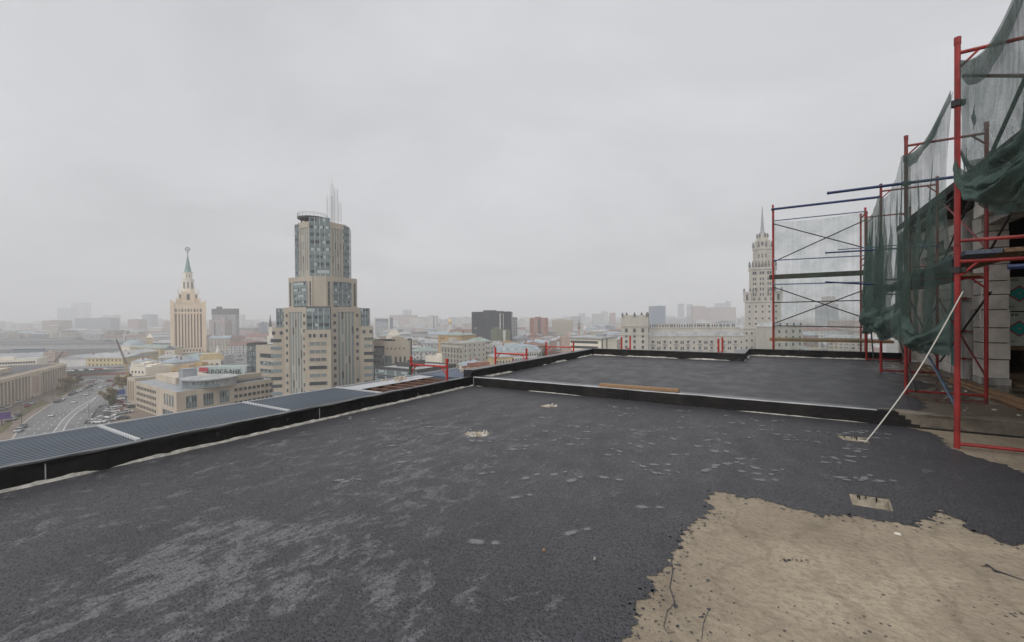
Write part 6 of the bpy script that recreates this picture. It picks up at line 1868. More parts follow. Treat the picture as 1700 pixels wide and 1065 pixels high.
# right lower block
L, Rr = seg(1288, 342, 1333, 352)
hr = hgt(1310, 535, 347)
b = B('palace_wing', 'short ivory block of the spired skyscraper seen through the sheer net', 'building', L, Rr, 18, hr - 3, 'ivory', 'roofpale', 'mansard', 4, huts=0)
w = b.w
b.win([(-w / 2 + 3.5 + i * (w - 7) / 3, -.05, hr - 7 - r * 5.2, 0, 1.9, 2.6, 'dark') for i in range(4) for r in range(5)] + [(-w / 2 + 3.5 + i * (w - 7) / 3, -.9, hr - 1.4, 0, 1.6, 2.2, 'dark') for i in range(4)])

# ---- 8. the middle distance between the two towers
def mid(name, lab, cat, xa, da, xb, db, ytop, dp, wall, roof, kind='flat', rh=3, huts=1, **k):
    L, Rr = seg(xa, da, xb, db)
    return B(name, lab, cat, L, Rr, dp, hgt((xa + xb) / 2, ytop, (da + db) / 2), wall, roof, kind, rh, huts=huts, **k)
b = mid('slab_tower', 'dark charcoal slab tower with a sheer gridded face in the middle distance', 'tower', 783, 500, 829, 476, 518, 22, 'darkgrey', 'roofdark', huts=2)
b.win([i[:6] + ('blind' if random.random() < .06 else 'dark',) for i in row(-b.w / 2 + 1, b.w / 2 - 1, -.05, 12, 4, 15, 3.7, 1.5, 1.9, 'dark')])
b = mid('slab_tower', 'striped light and dark slab tower joined to the right of the charcoal tower', 'tower', 829.5, 476, 851, 500, 518.5, 20, 'darkgrey', 'roofdark', huts=1)
w = b.w
for i in range(5): MB().box(-w / 2 + i * w / 4.4, -w / 2 + i * w / 4.4 + .9, -.8, 0, 0, b.h - 1).build('fin', M['white'], b.root)
b.win([(-w / 2 + 2.2 + i * w / 4.4, -.05, 5 + r * 3.7, 0, 1.8, 2.3, 'blind' if (i + r) % 3 == 0 else 'dark') for i in range(4) for r in range(14)])
b = mid('slab_tower', 'narrow grey step of the striped tower at its right shoulder', 'tower', 851.5, 500, 859, 510, 527, 16, 'grey', 'roofgrey', huts=0)
b.win(row(-b.w / 2, b.w / 2, -.05, 2, 4, 14, 3.6, 1.4, 1.8, 'dark'))
M['olive'] = mat('olive_green_cladding', (0.16, 0.18, 0.12), var=.15)
b = mid('apartment_block', 'olive green and cream block at the foot of the striped tower', 'building', 826, 440, 847, 446, 548, 18, 'olive', 'roofgrey', huts=1)
MB().box(-1.2, 1.6, -.5, 0, 0, b.h).build('bay', M['white'], b.root); b.win(row(-b.w / 2 + .5, b.w / 2 - .5, -.55, 4, 4, 7, 3.4, 1.0, 1.6, 'plain'))
b = mid('apartment_tower', 'brown-red slab block with a dark centre stripe right of the striped tower', 'tower', 880, 760, 910, 760, 528, 18, 'brick', 'roofdark', huts=1)
w = b.w
MB().box(-1.8, 2.4, -.3, 0, 0, b.h - .5).build('bay', M['frame_d'], b.root)
b.win([(x, -.05, 4 + r * 4.6, 0, 4.4, 1.6, 'blind') for x in (-6.5, 7) for r in range(10)] + [(x, -.05, 4 + r * 4.6, 0, 1.4, 1.6, 'dark') for x in (-12.5, 12.5) for r in range(10)])
b = mid('apartment_tower', 'wide beige slab block with window bands right of the brown-red slab', 'tower', 918, 800, 952, 800, 531, 16, 'beige', 'roofgrey', huts=2)
b.win([(-b.w / 2 + 2 + i * (b.w - 4) / 9, -.05, 4 + r * 3.9, 0, 2.2, 1.4, 'plain') for i in range(10) for r in range(11)])
b = mid('apartment_block', 'ochre-yellow block with a pale green roof above the beige apartment palace', 'building', 727, 430, 765, 415, 556, 24, 'orange', 'roofgreen', 'hip', 3, 1)
b.win([(-b.w / 2 + 4, -.05, b.h - 3, 0, 1.2, 1.4, 'dark'), (-b.w / 2 + 7, -.05, b.h - 3, 0, 1.2, 1.4, 'dark'), (2, -.05, b.h - 5.5, 0, 6, 1.6, 'dark')])
b = mid('apartment_palace', 'large beige apartment palace with deep vertical window bays and a heavy cornice', 'building', 732, 320, 768, 300, 569, 20, 'ivory', 'roofpale', huts=1)
w = b.w
MB().box(-w / 2 - .5, w / 2 + .5, -.6, 0, b.h - 3.4, b.h - 2.7).box(-w / 2 - .5, w / 2 + .5, -.6, 0, b.h - .4, b.h + .3).build('cornice', M['ivory'], b.root)
mb = MB()
for i in range(8): mb.box(-w / 2 + i * (w - .6) / 7, -w / 2 + i * (w - .6) / 7 + .6, -.4, 0, 0, b.h - 3.5)
mb.build('pilaster', M['ivory'], b.root)
b.win([(-w / 2 + .3 + (i + .5) * (w - .6) / 7, -.05, b.h - 5.6 - r * 3.5, 0, 1.1, 2.3, 'dark') for i in range(7) for r in range(8)] + side(w / 2, 20, 5, 5, 7, 3.6, 1.2, 2.0, 'plain'))
b = mid('apartment_block', 'beige wing with a pale green roof right of the apartment palace', 'building', 786, 330, 815, 335, 566, 18, 'ivory', 'roofgreen', 'hip', 3, 2)
b.win(row(-b.w / 2 + 1, b.w / 2 - 1, -.05, 7, 4, 7, 3.7, 1.2, 1.9, 'plain', mix='dark'))
b = mid('apartment_block', 'set-back beige middle wing with a flat roof behind the apartment palace', 'building', 768, 335, 787, 332, 572, 18, 'ivory', 'roofpale')
b.win(row(-b.w / 2 + 1, b.w / 2 - 1, -.05, 4, 4, 7, 3.6, 1.2, 1.9, 'plain'))
b = mid('apartment_block', 'small pale block at the left foot of the apartment palace', 'building', 706, 320, 733, 312, 592, 14, 'creamlight', 'roofpale')
b.win(row(-b.w / 2 + 1, b.w / 2 - 1, -.05, 5, 3, 5, 3.4, 1.3, 1.9, 'plain'))
b = mid('low_block', 'grey metal roof in front of the apartment palace', 'building', 768, 268, 812, 272, 607, 20, 'creamlight', 'roofblue', 'hip', 3, 2)
b.win(row(-b.w / 2 + 1, b.w / 2 - 1, -.05, 8, 10, 2, -3.5, 1.2, 1.8, 'dark'))
b = mid('low_block', 'red brick corner block with a pale roof below the grey metal roof', 'building', 790, 236, 828, 246, 611, 14, 'brick', 'roofpale', huts=2)
b.win(row(-b.w / 2 + 1, b.w / 2 - 1, -.05, 7, b.h - 2.6, 2, -3.4, 1.2, 1.7, 'plain'))
b = mid('low_block', 'yellow house with dark attic edges in front of the mansard building', 'building', 820, 262, 850, 266, 592, 14, 'yellow', 'roofgrey', 'hip', 2.5)
b.win(row(-b.w / 2 + 1, b.w / 2 - 1, -.05, 5, b.h - 3, 3, -3.4, 1.2, 1.8, 'plain'))
b = mid('mansion_block', 'white block with many small windows under a blue-grey mansard roof', 'building', 828, 320, 899, 330, 583, 20, 'white', 'roofblue', 'mansard', 5, 2)
b.win([(-b.w / 2 + 1.5 + i * (b.w - 3) / 16, -.05, b.h - 2.6 - r * 3.4, 0, 1.0, 1.7, 'dark') for i in range(17) for r in range(5)])
for i in range(5):
    x = -b.w / 2 + 4 + i * (b.w - 8) / 4
    MB().prism([(x - 1.1, .2), (x + 1.1, .2), (x + 1.1, 2.4), (x - 1.1, 2.4)], b.h + .5, b.h + 2.6, scale=.8).build('dormer', M['white'], b.root)
dB = (XY(1031, 318) - XY(998, 285)); 
b = mid('office_block', 'pale modernist block with dark ribbon windows and a blank cream right flank', 'office block', 946, 300, 998, 285, 562, 30, 'creamlight', 'roofpale', huts=0, backv=dB.normalized())
w = b.w
sk = b.sk
MB().prism([(-w / 2 - .8, -1.0), (w / 2 + .8, -1.0), (w / 2 + .8 + sk, 30.5), (-w / 2 - .8 + sk, 30.5)], b.h + .13, b.h + 1.1).build('roof_slab', M['roofpale'], b.root)
MB().box(2, 8, 12, 16, b.h + 1.11, b.h + 3).build('roof_hut', M['roofgrey'], b.root)
b.win([(-w * .04, -.05, b.h - 2.2 - r * 3.5, 0, w * .88, 1.6, 'dark') for r in range(6)])
for f in (.02, .3): MB().box(w / 2 + sk * f - .1, w / 2 + sk * f + .35, 30 * f, 30 * f + .9, 0, b.h).build('joint', M['frame_d'], b.root)
b = mid('apartment_block', 'peach block standing behind the left end of the ribbon-window block', 'building', 932, 420, 952, 420, 560, 16, 'pink', 'roofgrey')
b = mid('low_block', 'rust-red pitched roof seen through the third red frame', 'building', 906, 360, 928, 365, 585, 16, 'brick', 'roofred', 'gable', 3.5)
b = mid('low_block', 'second rust-red roof lower down behind the third red frame', 'building', 910, 300, 930, 300, 600, 14, 'brick', 'roofred', 'gable', 3)
b = mid('apartment_block', 'orange and cream house with a gabled bay right of the olive block', 'building', 877, 520, 897, 520, 558, 16, 'pink', 'roofred', 'hip', 4)
b.win(row(-b.w / 2 + 1, b.w / 2 - 1, -.05, 6, 4, 4, 4, 1.4, 2, 'plain'))
b = mid('low_block', 'brown flat block with one dark opening at the foot of the striped tower', 'building', 828, 400, 862, 405, 570, 14, 'orange', 'roofgrey')
b.win([(2, -.05, b.h - 4, 0, 1.6, 2, 'dark')])
b = mid('low_block', 'grey pitched roof between the olive block and the orange and cream house', 'building', 858, 470, 880, 475, 562, 16, 'grey', 'roofgrey', 'gable', 4)
b = mid('office_block', 'white framed glass office block right of the stepped tower near the horizon', 'office block', 621, 1100, 647, 1100, 527, 30, 'bluegrey', 'roofpale', huts=0)
w = b.w
MB().box(-w / 2, -w / 2 + 3, -1, 0, 0, b.h + 1).box(w / 2 - 3, w / 2, -1, 0, 0, b.h + 1).box(-w / 2 + 3.01, w / 2 - 3.01, -1, 0, b.h - 3, b.h + 1).build('frame', M['white'], b.root)
b.win([(-w / 2 + 6 + i * (w - 12) / 5, -.05, 4 + r * 4, 0, 4.4, 2.8, 'blind') for i in range(6) for r in range(9)])
b = mid('house', 'steep cream gable house among dark roofs right of the stepped tower', 'house', 641, 380, 655, 380, 557, 18, 'creamlight', 'roofgrey', 'gable', .1, 0)
MB().face([(-b.w / 2, -.02, b.h), (b.w / 2, -.02, b.h), (0, -.02, b.h + 5)]).face([(-b.w / 2, -.3, b.h), (0, -.3, b.h + 5), (0, 18, b.h + 5), (-b.w / 2, 18, b.h)]).face([(b.w / 2, -.3, b.h), (b.w / 2, 18, b.h), (0, 18, b.h + 5), (0, -.3, b.h + 5)]).build('gable', M['creamlight'], b.root)
# churches
def church(px, d, ytop, wpx, label, wall, cap, dome=False):
    c = XY(px, d); t = thing('church', label, 'church', (c.x, c.y, 0), facing(px)); s = d / F; FOOT.append((c.x, c.y, 14))
    ztop = hgt(px, ytop, d); w = wpx * s
    MB().box(-w, w, -w, w, 0, ztop * .42).box(-w * .45, w * .45, -w * .45, w * .45, ztop * .42, ztop * .66).build('wall', M[wall], t)
    if dome: MB().lathe([(w * .42, ztop * .66), (w * .62, ztop * .74), (w * .5, ztop * .84), (w * .12, ztop * .93), (.1, ztop)], 16).build('dome', M[cap], t)
    else: MB().lathe([(w * .5, ztop * .66), (w * .42, ztop * .72), (w * .2, ztop * .86), (.12, ztop)], 8).build('spire', M[cap], t)
church(448.5, 620, 521, 5, 'church with a dark needle spire left of the stepped tower', 'creamlight', 'frame_d')
church(747, 1000, 526.5, 4.5, 'church with a gilded dome near the horizon left of the charcoal tower', 'white', 'gold', True)
church(961, 620, 529, 5, 'rosy church with a dark tented spire behind the ribbon-window block', 'pink', 'statue')
church(970.5, 600, 536, 5, 'rosy church tower with a white cap right of the dark tented spire', 'pink', 'white', True)
b = mid('stepped_house', 'white stepped house with rows of dark windows beside the stepped tower', 'house', 441, 420, 461, 420, 568, 14, 'white', 'roofgrey', huts=0)
MB().box(-b.w / 2 + 2, b.w / 2, 4, 13, b.h, b.h + 5).box(-b.w / 2 + 4, b.w / 2, 7, 12.5, b.h + 5.01, b.h + 10).build('tier', M['white'], b.root)
b.win([(x, -.05, b.h - 3, 0, 1.1, 1.9, 'dark') for x in (-4, -1.6, .8, 3.2)] + [(x, 3.95, b.h + 2.6, 0, 1.1, 1.9, 'dark') for x in (-2, 1, 4)] + [(x, 6.95, b.h + 7.6, 0, 1.1, 1.9, 'dark') for x in (0, 3)])
for xa, da, xb, db, yt, lab in ((392, 640, 424, 600, 571, 'long rust-red roof along the right side of the crowded street'), (402, 800, 440, 780, 558, 'wide rust-red roof block behind the crowded street'), (386, 900, 402, 890, 560, 'small rust-red roof at the far end of the crowded street')):
    b = mid('terrace', lab, 'building', xa, da, xb, db, yt, 22, 'pink', 'roofred', 'hip', 5, 2)
    b.win(row(-b.w / 2 + 1, b.w / 2 - 1, -.05, 10, 3, 3, 3.6, 1.4, 1.9, 'plain'))

# ---- 9. individual towers fading into the haze
def haze_tower(px0_, px1_, ytop, d, label, fm, dp=26, crown=None):
    L, Rr = seg(px0_, d, px1_, d)
    b = B('apartment_tower', label, 'tower', L, Rr, dp, hgt((px0_ + px1_) / 2, ytop, d), fm, 'roofgrey', huts=1, reg=True)
    return b
M['f_a'] = facade_mat('pale_panel_facade', (0.46, 0.46, 0.45), (.10, .11, .12), 3.6, 3.0, .5, .45)
M['f_b'] = facade_mat('beige_panel_facade', (0.50, 0.44, 0.36), (.09, .09, .09), 3.4, 3.1, .45, .5)
M['f_c'] = facade_mat('rosy_brick_facade', (0.36, 0.24, 0.20), (.10, .09, .09), 3.8, 3.2, .42, .48)
M['f_d'] = facade_mat('grey_office_facade', (0.28, 0.29, 0.30), (.07, .08, .09), 3.0, 3.4, .7, .55)
M['f_e'] = facade_mat('yellow_house_facade', (0.52, 0.45, 0.33), (.08, .08, .08), 3.2, 3.5, .42, .5)
M['f_f'] = facade_mat('white_house_facade', (0.54, 0.53, 0.51), (.10, .10, .11), 3.2, 3.4, .42, .5)
for a in ((95, 118, 511, 3300, 'very faint tall block left of the fainter one in the left haze', 'f_d', 60), (118, 141, 502, 3800, 'faintest tall block dissolving in the left haze', 'f_d', 60), (70, 100, 532, 1500, 'wide rosy block below the very faint tall blocks', 'f_c', 40),
          (124, 183, 528, 1700, 'long grey-brown block with a ridged roofline in the left haze', 'f_d', 40), (170, 190, 523, 2500, 'faint pale block with a notched top behind the long grey-brown block', 'f_a', 40),
          (212, 230, 530, 1700, 'brownish square block in the haze left of the hotel', 'f_c', 40), (236, 251, 522, 2100, 'faint grey tower closest to the left of the hotel', 'f_d', 40), (30, 46, 537, 2200, 'faint rosy block near the left edge', 'f_c', 40),
          (0, 20, 536, 2600, 'faint pale slab at the very left edge of the horizon', 'f_a', 30), (52, 68, 533, 2500, 'faint pale slab between two rosy blocks on the left', 'f_a', 30), (271, 283, 534, 1500, 'pale rosy tower touching the left flank of the hotel', 'f_c', 26),
          (252, 262, 529, 2700, 'very pale slim tower between the grey tower and the hotel', 'f_a', 30), (393, 402, 522, 2600, 'pale ghost of a tower right of the grey gridded high-rise', 'f_a', 30), (431, 437, 535, 1300, 'slim blue-grey tower left of the needle spire', 'bluegrey', 20),
          (669, 681, 514, 2900, 'faint dark tower rising above the rosy ridge right of the stepped tower', 'f_d', 40), (646, 690, 523, 2300, 'long rosy slab on the horizon right of the white framed office', 'f_c', 50), (694, 712, 526, 2300, 'grey slab on the horizon left of the white twin slabs', 'f_d', 40),
          (711, 719, 524, 1500, 'left one of two white slabs on the horizon', 'f_f', 30), (721, 724.5, 524, 1500, 'narrow right one of two white slabs on the horizon', 'f_f', 30), (767, 783, 526, 1700, 'white panel block touching the left of the charcoal tower', 'f_f', 30),
          (860, 872, 530, 1300, 'pale panel block right of the striped tower', 'f_f', 24), (1083, 1105, 508, 1500, 'blue-grey glass office above the palace wing', 'bluegrey', 40), (1128, 1136, 504, 2800, 'faint grey tower with a tapered head above the palace wing', 'f_d', 30),
          (1143, 1150, 505, 2800, 'faint slim grey tower right of the tapered one', 'f_d', 30), (1152, 1172, 508, 2000, 'rosy slab with a raised middle above the palace wing', 'f_c', 40), (1178, 1222, 510, 2100, 'long low rosy slab left of the ivory skyscraper', 'f_c', 40),
          (1208, 1214, 500, 2900, 'faint thin tower nearest the left of the ivory skyscraper', 'f_d', 30), (1190, 1205, 503, 3000, 'faint wide tower behind the long low rosy slab', 'f_d', 40), (1374, 1387, 492, 1500, 'tall grey-brown tower seen through the middle of the sheer net', 'f_c', 30),
          (1366, 1392, 505, 1400, 'broad grey shoulder block around the foot of the tall tower behind the net', 'f_d', 36), (1388, 1436, 533, 900, 'long rosy low block seen through the right half of the sheer net', 'f_c', 24), (1000, 1010, 517, 2400, 'pale slim tower left of the corner pavilion', 'f_a', 30),
          (962, 972, 520, 2300, 'pale tower above the rosy churches', 'f_a', 30), (985, 1003, 521, 1800, 'grey panel block with a ridged roof left of the corner pavilion', 'f_a', 30), (1014, 1022, 519, 1900, 'slim rosy panel tower next to the corner pavilion', 'f_c', 26)):
    haze_tower(*a)
# ---- 10. the fabric of low houses in between
LAND = [(-99, 'inside the left edge of the picture'), (313, 'right of the spired hotel'), (540, 'right of the stepped tower'), (750, 'right of the apartment palace'), (815, 'right of the charcoal tower'),
        (895, 'right of the brown-red slab'), (1055, 'right of the corner pavilion'), (1266, 'right of the ivory skyscraper')]
WALLS = [('f_f', 'white'), ('f_b', 'beige'), ('f_e', 'yellow'), ('f_c', 'rosy'), ('f_a', 'pale grey'), ('f_d', 'dark grey')]
ROOFS = [('roofpale', 'pale'), ('roofgrey', 'grey'), ('roofdark', 'dark'), ('roofred', 'rust-red'), ('roofgreen', 'green'), ('roofblue', 'blue-grey')]
rnd = random.Random(77)
auto = []
corridor = [(362, 500), (368, 600), (372, 700), (376, 850), (380, 600), (392, 500), (718, 560), (712, 420), (716, 480), (720, 700), (714, 380)]
for px_, dd_ in corridor:
    q = XY(px_, dd_); FOOT.append((q.x, q.y, 16 if px_ > 600 else 22))
NOGO = [(-260, 262, 0, 330), (-260, 215, 0, 620)]
count = 0
bands = [(330, 640), (640, 1000), (1000, 1500), (1500, 2300)]
quota = [95, 125, 85, 60]
tries = 0
for bi, (n_, f_) in enumerate(bands):
    got = 0
    while got < quota[bi] and tries < 30000:
        tries += 1
        px_ = rnd.uniform(-20, 1440)
        dd_ = (rnd.uniform(n_ ** .5, f_ ** .5)) ** 2
        yb = 526 - .008 * (px_ - 850) + 46 * F / dd_
        if 455 < px_ < 625 or 1240 < px_ < 1290 or (285 < px_ < 345 and dd_ > 560): continue
        if px_ < 265 and dd_ < 900: continue
        if 265 < px_ < 455 and dd_ < 560: continue
        if 1030 < px_ < 1335 and dd_ < 420: continue
        if 640 < px_ < 1030 and dd_ < 340 : continue
        if px_ > 1290 and dd_ < 420: continue
        q = XY(px_, dd_)
        sc = 1 + dd_ / 2500
        w_, dp_ = rnd.uniform(13, 38) * sc, rnd.uniform(11, 18) * sc
        rr = max(w_, dp_) * .5
        if any((q.x - x) ** 2 + (q.y - y) ** 2 < (rr + r) ** 2 * .62 for x, y, r in FOOT): continue
        rz = facing(px_) * .6 + rnd.choice((0, 0, .5, -.5, .25)) + rnd.uniform(-.1, .1)
        dv = V2(cos(rz), sin(rz)) * w_ / 2; bk = V2(-sin(rz), cos(rz)) * dp_ / 2
        hh = rnd.choice((9, 11, 13, 15, 18, 21)) * rnd.uniform(.9, 1.15)
        if bi >= 2 and rnd.random() < .3: hh *= 1.5
        if hh > 24 and bi < 2: hh = 20
        wi = rnd.choices(range(6), (5, 5, 3, 3, 4, 1))[0]; ri = rnd.choices(range(6), (5, 4, 2, 3, 1.5, 2))[0]
        kd = rnd.choice(('flat', 'hip', 'gable', 'hip')) if bi < 3 else rnd.choice(('flat', 'flat', 'hip'))
        b = B('city_house' if kd != 'flat' else 'city_block', '', 'building', q - dv - bk, q + dv - bk, dp_, hh, WALLS[wi][0], ROOFS[ri][0], kd, rnd.uniform(2.4, 4.5), 'low city buildings beyond the roof', huts=1 if bi < 3 else 0)
        if bi == 0: b.win(row(-b.w / 2 + 1, b.w / 2 - 1, -.05, max(3, int(b.w / 4.5)), b.h - 2.6, 3, -3.4, 1.3, 1.8, 'plain', mix='dark'))
        auto.append((b.root, px_, bi, WALLS[wi][1], ROOFS[ri][1], kd)); got += 1; count += 1
seen = {}
auto.sort(key=lambda e: e[1])
for o, px_, bi, wn_, rn_, kd in auto:
    lm = [l for x, l in LAND if x < px_][-1]
    key = (lm, bi, wn_, rn_, kd)
    i = seen.get(key, 0); seen[key] = i + 1
    typ = {'flat': 'flat block', 'hip': 'hipped house', 'gable': 'gabled house'}[kd]
    where = ['nearby', 'farther off', 'far off', 'near the horizon'][bi]
    o['label'] = (f'{wn_} {rn_}-roofed {typ} {where}, ' + (nth(i) + ' ' if i else '') + lm)
# distant mass of the city
rnd = random.Random(5)
mb = MB()
for i in range(1500):
    px_ = rnd.uniform(-150, 1750); dd_ = rnd.uniform(46, 80) ** 2
    q = XY(px_, dd_); w_ = rnd.uniform(20, 75); h_ = rnd.choice((14, 18, 24, 30, 40)) * rnd.uniform(.8, 1.2)
    mb.box(q.x - w_ / 2, q.x + w_ / 2, q.y, q.y + rnd.uniform(15, 30), 0, h_, rnd.randrange(3), rnd.uniform(-.5, .5))
o = mb.build('distant_city', [M['f_a'], M['f_b'], M['f_d']]); tag(o, 'distant sea of small buildings dissolving into haze along the whole horizon', 'city'); o['kind'] = 'stuff'

# ---- trees
def crown_mesh(name, R_, hz, seed, n, m, leaf):
    rnd = random.Random(seed); mb = MB()
    cl = [(Vector((rnd.gauss(0, R_ * .42), rnd.gauss(0, R_ * .42), rnd.uniform(-.5, .55) * hz)), rnd.uniform(.3, .55) * R_) for _ in range(11)]
    for i in range(n):
        c, r = rnd.choice(cl)
        v = Vector((rnd.gauss(0, 1), rnd.gauss(0, 1), rnd.gauss(0, 1))).normalized() * r * rnd.random() ** .4
        p = c + v; s = leaf * rnd.uniform(.6, 1.3)
        a = Vector((rnd.gauss(0, 1), rnd.gauss(0, 1), rnd.gauss(0, 1))).normalized(); b_ = a.orthogonal().normalized()
        mb.face([p - a * s - b_ * s * .6, p + a * s - b_ * s * .6, p + a * s + b_ * s * .6, p - a * s + b_ * s * .6])
    return mb.mesh(name, M[m])
CR = {(m, s): crown_mesh('crown', 3.2, 5.2, s + 5, 1100, 'leaf_' + m, .30) for m in ('green', 'olive', 'orange') for s in (0, 1, 2)}
tm = MB().tube((0, 0, 0), (0, 0, 3.4), .28, 7, r1=.16)
for a0 in (0, 2.1, 4.2): tm.tube((0, 0, 2.6), (1.3 * cos(a0), 1.3 * sin(a0), 5.2), .12, 5, r1=.04)
TM = tm.mesh('trunk', M['bark'])
def tree(p, label, m, s=1.0, group='autumn trees in the city'):
    t = thing('tree', label, 'tree', (p.x, p.y, 0), random.uniform(0, 6), group)
    o = bpy.data.objects.new('trunk', TM); COL.objects.link(o); o.parent = t; o.scale = (s, s, s)
    o = bpy.data.objects.new('crown', CR[(m, random.randrange(3))]); COL.objects.link(o); o.parent = t; o.location = (0, 0, 5.4 * s); o.scale = (s, s, s * random.uniform(.9, 1.15))
tree(P(183, 672), 'bushy olive tree between the avenue and the parking lot of the bank', 'olive', 1.15)
tree(P(204, 652), 'green-brown tree at the narrow end wing of the corner office', 'olive', 1.3)
tree(P(187, 676), 'dark green bush by the parking lot below the bushy olive tree', 'green', .7)
tree(P(109, 650), 'bare brownish tree at the end of the colonnaded block', 'olive', 1.0)
tree(P(115, 646), 'second brownish tree right beside the end of the colonnaded block', 'olive', .8)
tree(P(131, 636.5), 'bright orange autumn tree near the retaining wall', 'orange', .8)
tree(P(123, 641), 'small green tree on the verge left of the orange tree', 'green', .7)
rnd = random.Random(3)
tl = {}
for (xa, xb, da, db, n_, m_) in ((905, 950, 330, 420, 9, 'olive'), (868, 882, 500, 640, 5, 'green'), (900, 935, 520, 680, 7, 'olive'), (690, 745, 640, 800, 9, 'green'), (625, 650, 420, 520, 5, 'olive'), (688, 700, 430, 520, 3, 'green'),
                                (0, 60, 1000, 1250, 8, 'green'), (180, 215, 1100, 1300, 5, 'green'), (955, 990, 430, 520, 5, 'olive'), (650, 690, 900, 1100, 6, 'green'), (1340, 1436, 700, 1000, 12, 'green')):
    for i in range(n_):
        px_, dd_ = rnd.uniform(xa, xb), rnd.uniform(da, db)
        q = XY(px_, dd_); tl.setdefault(m_, []).append((px_, dd_, q))
for m_, L_ in tl.items():
    L_.sort(key=lambda e: e[0]); cnt = {}
    for px_, dd_, q in L_:
        lm = [l for x, l in LAND if x < px_][-1]; i = cnt.get(lm, 0); cnt[lm] = i + 1
        tree(q, f'{ {"olive": "olive-brown autumn", "green": "dull green"}[m_]} tree among houses, {nth(i)} {lm}', m_, 1.1 + dd_ / 1500)

# ---- cars
def car_parts(color):
    prof = [(-2.15, .35), (-2.2, .62), (-2.05, .80), (-1.15, .90), (-.55, 1.02), (1.6, 1.0), (2.15, .86), (2.2, .40), (2.1, .3)]
    cab = [(-1.05, .9), (-.35, 1.42), (1.05, 1.45), (1.75, .98)]
    bm = MB()
    def ext(pr, w0, w1, mi=0):
        k = len(bm.v); n = len(pr)
        zt = max(z for _, z in pr); zb = min(z for _, z in pr)
        for sg in (-1, 1):
            for x, z in pr:
                f = (z - zb) / (zt - zb)
                bm.v.append((x, sg * (w0 + (w1 - w0) * f), z))
        for i in range(n):
            j = (i + 1) % n
            bm.f.append((k + i, k + n + i, k + n + j, k + j)); bm.m.append(mi)
        bm.f.append(tuple(k + i for i in range(n))); bm.m.append(mi); bm.f.append(tuple(k + n + i for i in reversed(range(n)))); bm.m.append(mi)
    ext(prof, .90, .86)
    body = bm.mesh('body', M['car_' + color])
    bm = MB(); k = 0
    n = 4
    for sg in (-1, 1):
        for x, z in cab: bm.v.append((x, sg * (.80 if z < 1.2 else .62), z))
    for i in range(3): bm.f.append((i, n + i, n + i + 1, i + 1)); bm.m.append(1 if i == 1 else 0)
    bm.f.append((0, 1, 2, 3)); bm.m.append(0); bm.f.append((7, 6, 5, 4)); bm.m.append(0)
    glass = bm.mesh('cabin', [M['glass'], M['car_' + color]])
    return body, glass
wheel_me = MB().tube((0, -.1, 0), (0, .1, 0), .33, 12).mesh('wheel', M['tyre'])
CARS = {c: car_parts(c) for c in ('white', 'silver', 'black', 'dark grey', 'red', 'blue')}
def car(p, ang, color, label, group, parts=True, s=1.0, z=0.03):
    t = thing('car', label, 'car', (p.x, p.y, z), ang, group)
    for nm, me in zip(('body', 'cabin'), CARS[color]):
        o = bpy.data.objects.new(nm, me); COL.objects.link(o); o.parent = t; o.scale = (s, s, s)
    if parts:
        for x in (-1.35, 1.35):
            for y in (-.8, .8):
                o = bpy.data.objects.new('wheel', wheel_me); COL.objects.link(o); o.parent = t; o.location = (x * s, y * s, .33 * s); o.scale = (s, s, s)
    return t
# direction of the avenue at a given pixel height
AX = [(100, 705), (120, 686), (140, 670), (165, 653), (190, 641)]
def adir(py):
    ps = sorted(AX, key=lambda e: abs(e[1] - py))[:2]
    a, b_ = sorted((P(*q).xy for q in ps), key=lambda v: v.y); d = b_ - a
    return math.atan2(d.y, d.x)
for x, y, c_, lab in ((85.7, 690.5, 'white', 'white car driving alone on the left carriageway, nearest to the roof'), (123.5, 668, 'white', 'white car driving on the left carriageway, in the middle of the bend'), (143.5, 655.5, 'white', 'white car driving just beyond the middle of the bend'),
                      (150, 647.7, 'silver', 'silver car driving by the parked row at the far bend'), (167.7, 643.4, 'white', 'white car driving at the top of the avenue, left of two others'), (177.7, 641, 'silver', 'silver car between two cars at the top of the avenue'),
                      (188, 640.5, 'red', 'reddish van-like car driving at the top right of the avenue'), (146, 701.5, 'dark grey', 'dark car driving on the right carriageway by the lamp')):
    car(P(x, y).xy, adir(y) + (pi if x < 160 else 0), c_, lab, 'cars driving on the avenue')
def rowcars(lst, colors, desc, group, ang=None, parts=True, z=0.03, seed=1, s=1.12):
    cnt = {}; rnd = random.Random(seed)
    for (x, y), c_ in zip(lst, colors):
        i = cnt.get(c_, 0); cnt[c_] = i + 1
        p = P(x, y, z).xy
        a = adir(y) if ang is None else ang + rnd.uniform(-.06, .06)
        car(p, a + rnd.choice((0, pi)), c_, f'{c_} car {desc}, {nth(i)} {c_} from left', group, parts, s, z)
rowcars([(31, 716), (38, 709.5), (94.6, 667.5), (103.5, 663.5), (99, 666), (118, 655.5), (123, 653), (128.5, 650.5), (133, 648.8), (137.4, 647), (141, 645.5), (144.5, 644), (150, 641.5), (155, 638.5), (158, 637)],
        ['silver', 'dark grey', 'dark grey', 'white', 'silver', 'black', 'dark grey', 'white', 'white', 'silver', 'dark grey', 'dark grey', 'black', 'silver', 'white'], 'parked at the left kerb', 'cars parked along the left kerb')
rowcars([(4, 680), (14, 676.5), (31.5, 667.5), (35.5, 663), (40, 661.5), (46, 674.5), (53.5, 670.5), (28.6, 690.8), (20.5, 696.8), (15, 698.5), (51, 659.5)],
        ['silver', 'white', 'white', 'white', 'white', 'red', 'silver', 'dark grey', 'silver', 'dark grey', 'black'], 'parked on the colonnaded square', 'cars parked on the square', ang=adir(680))
rnd = random.Random(12)
pts = []; cols = []
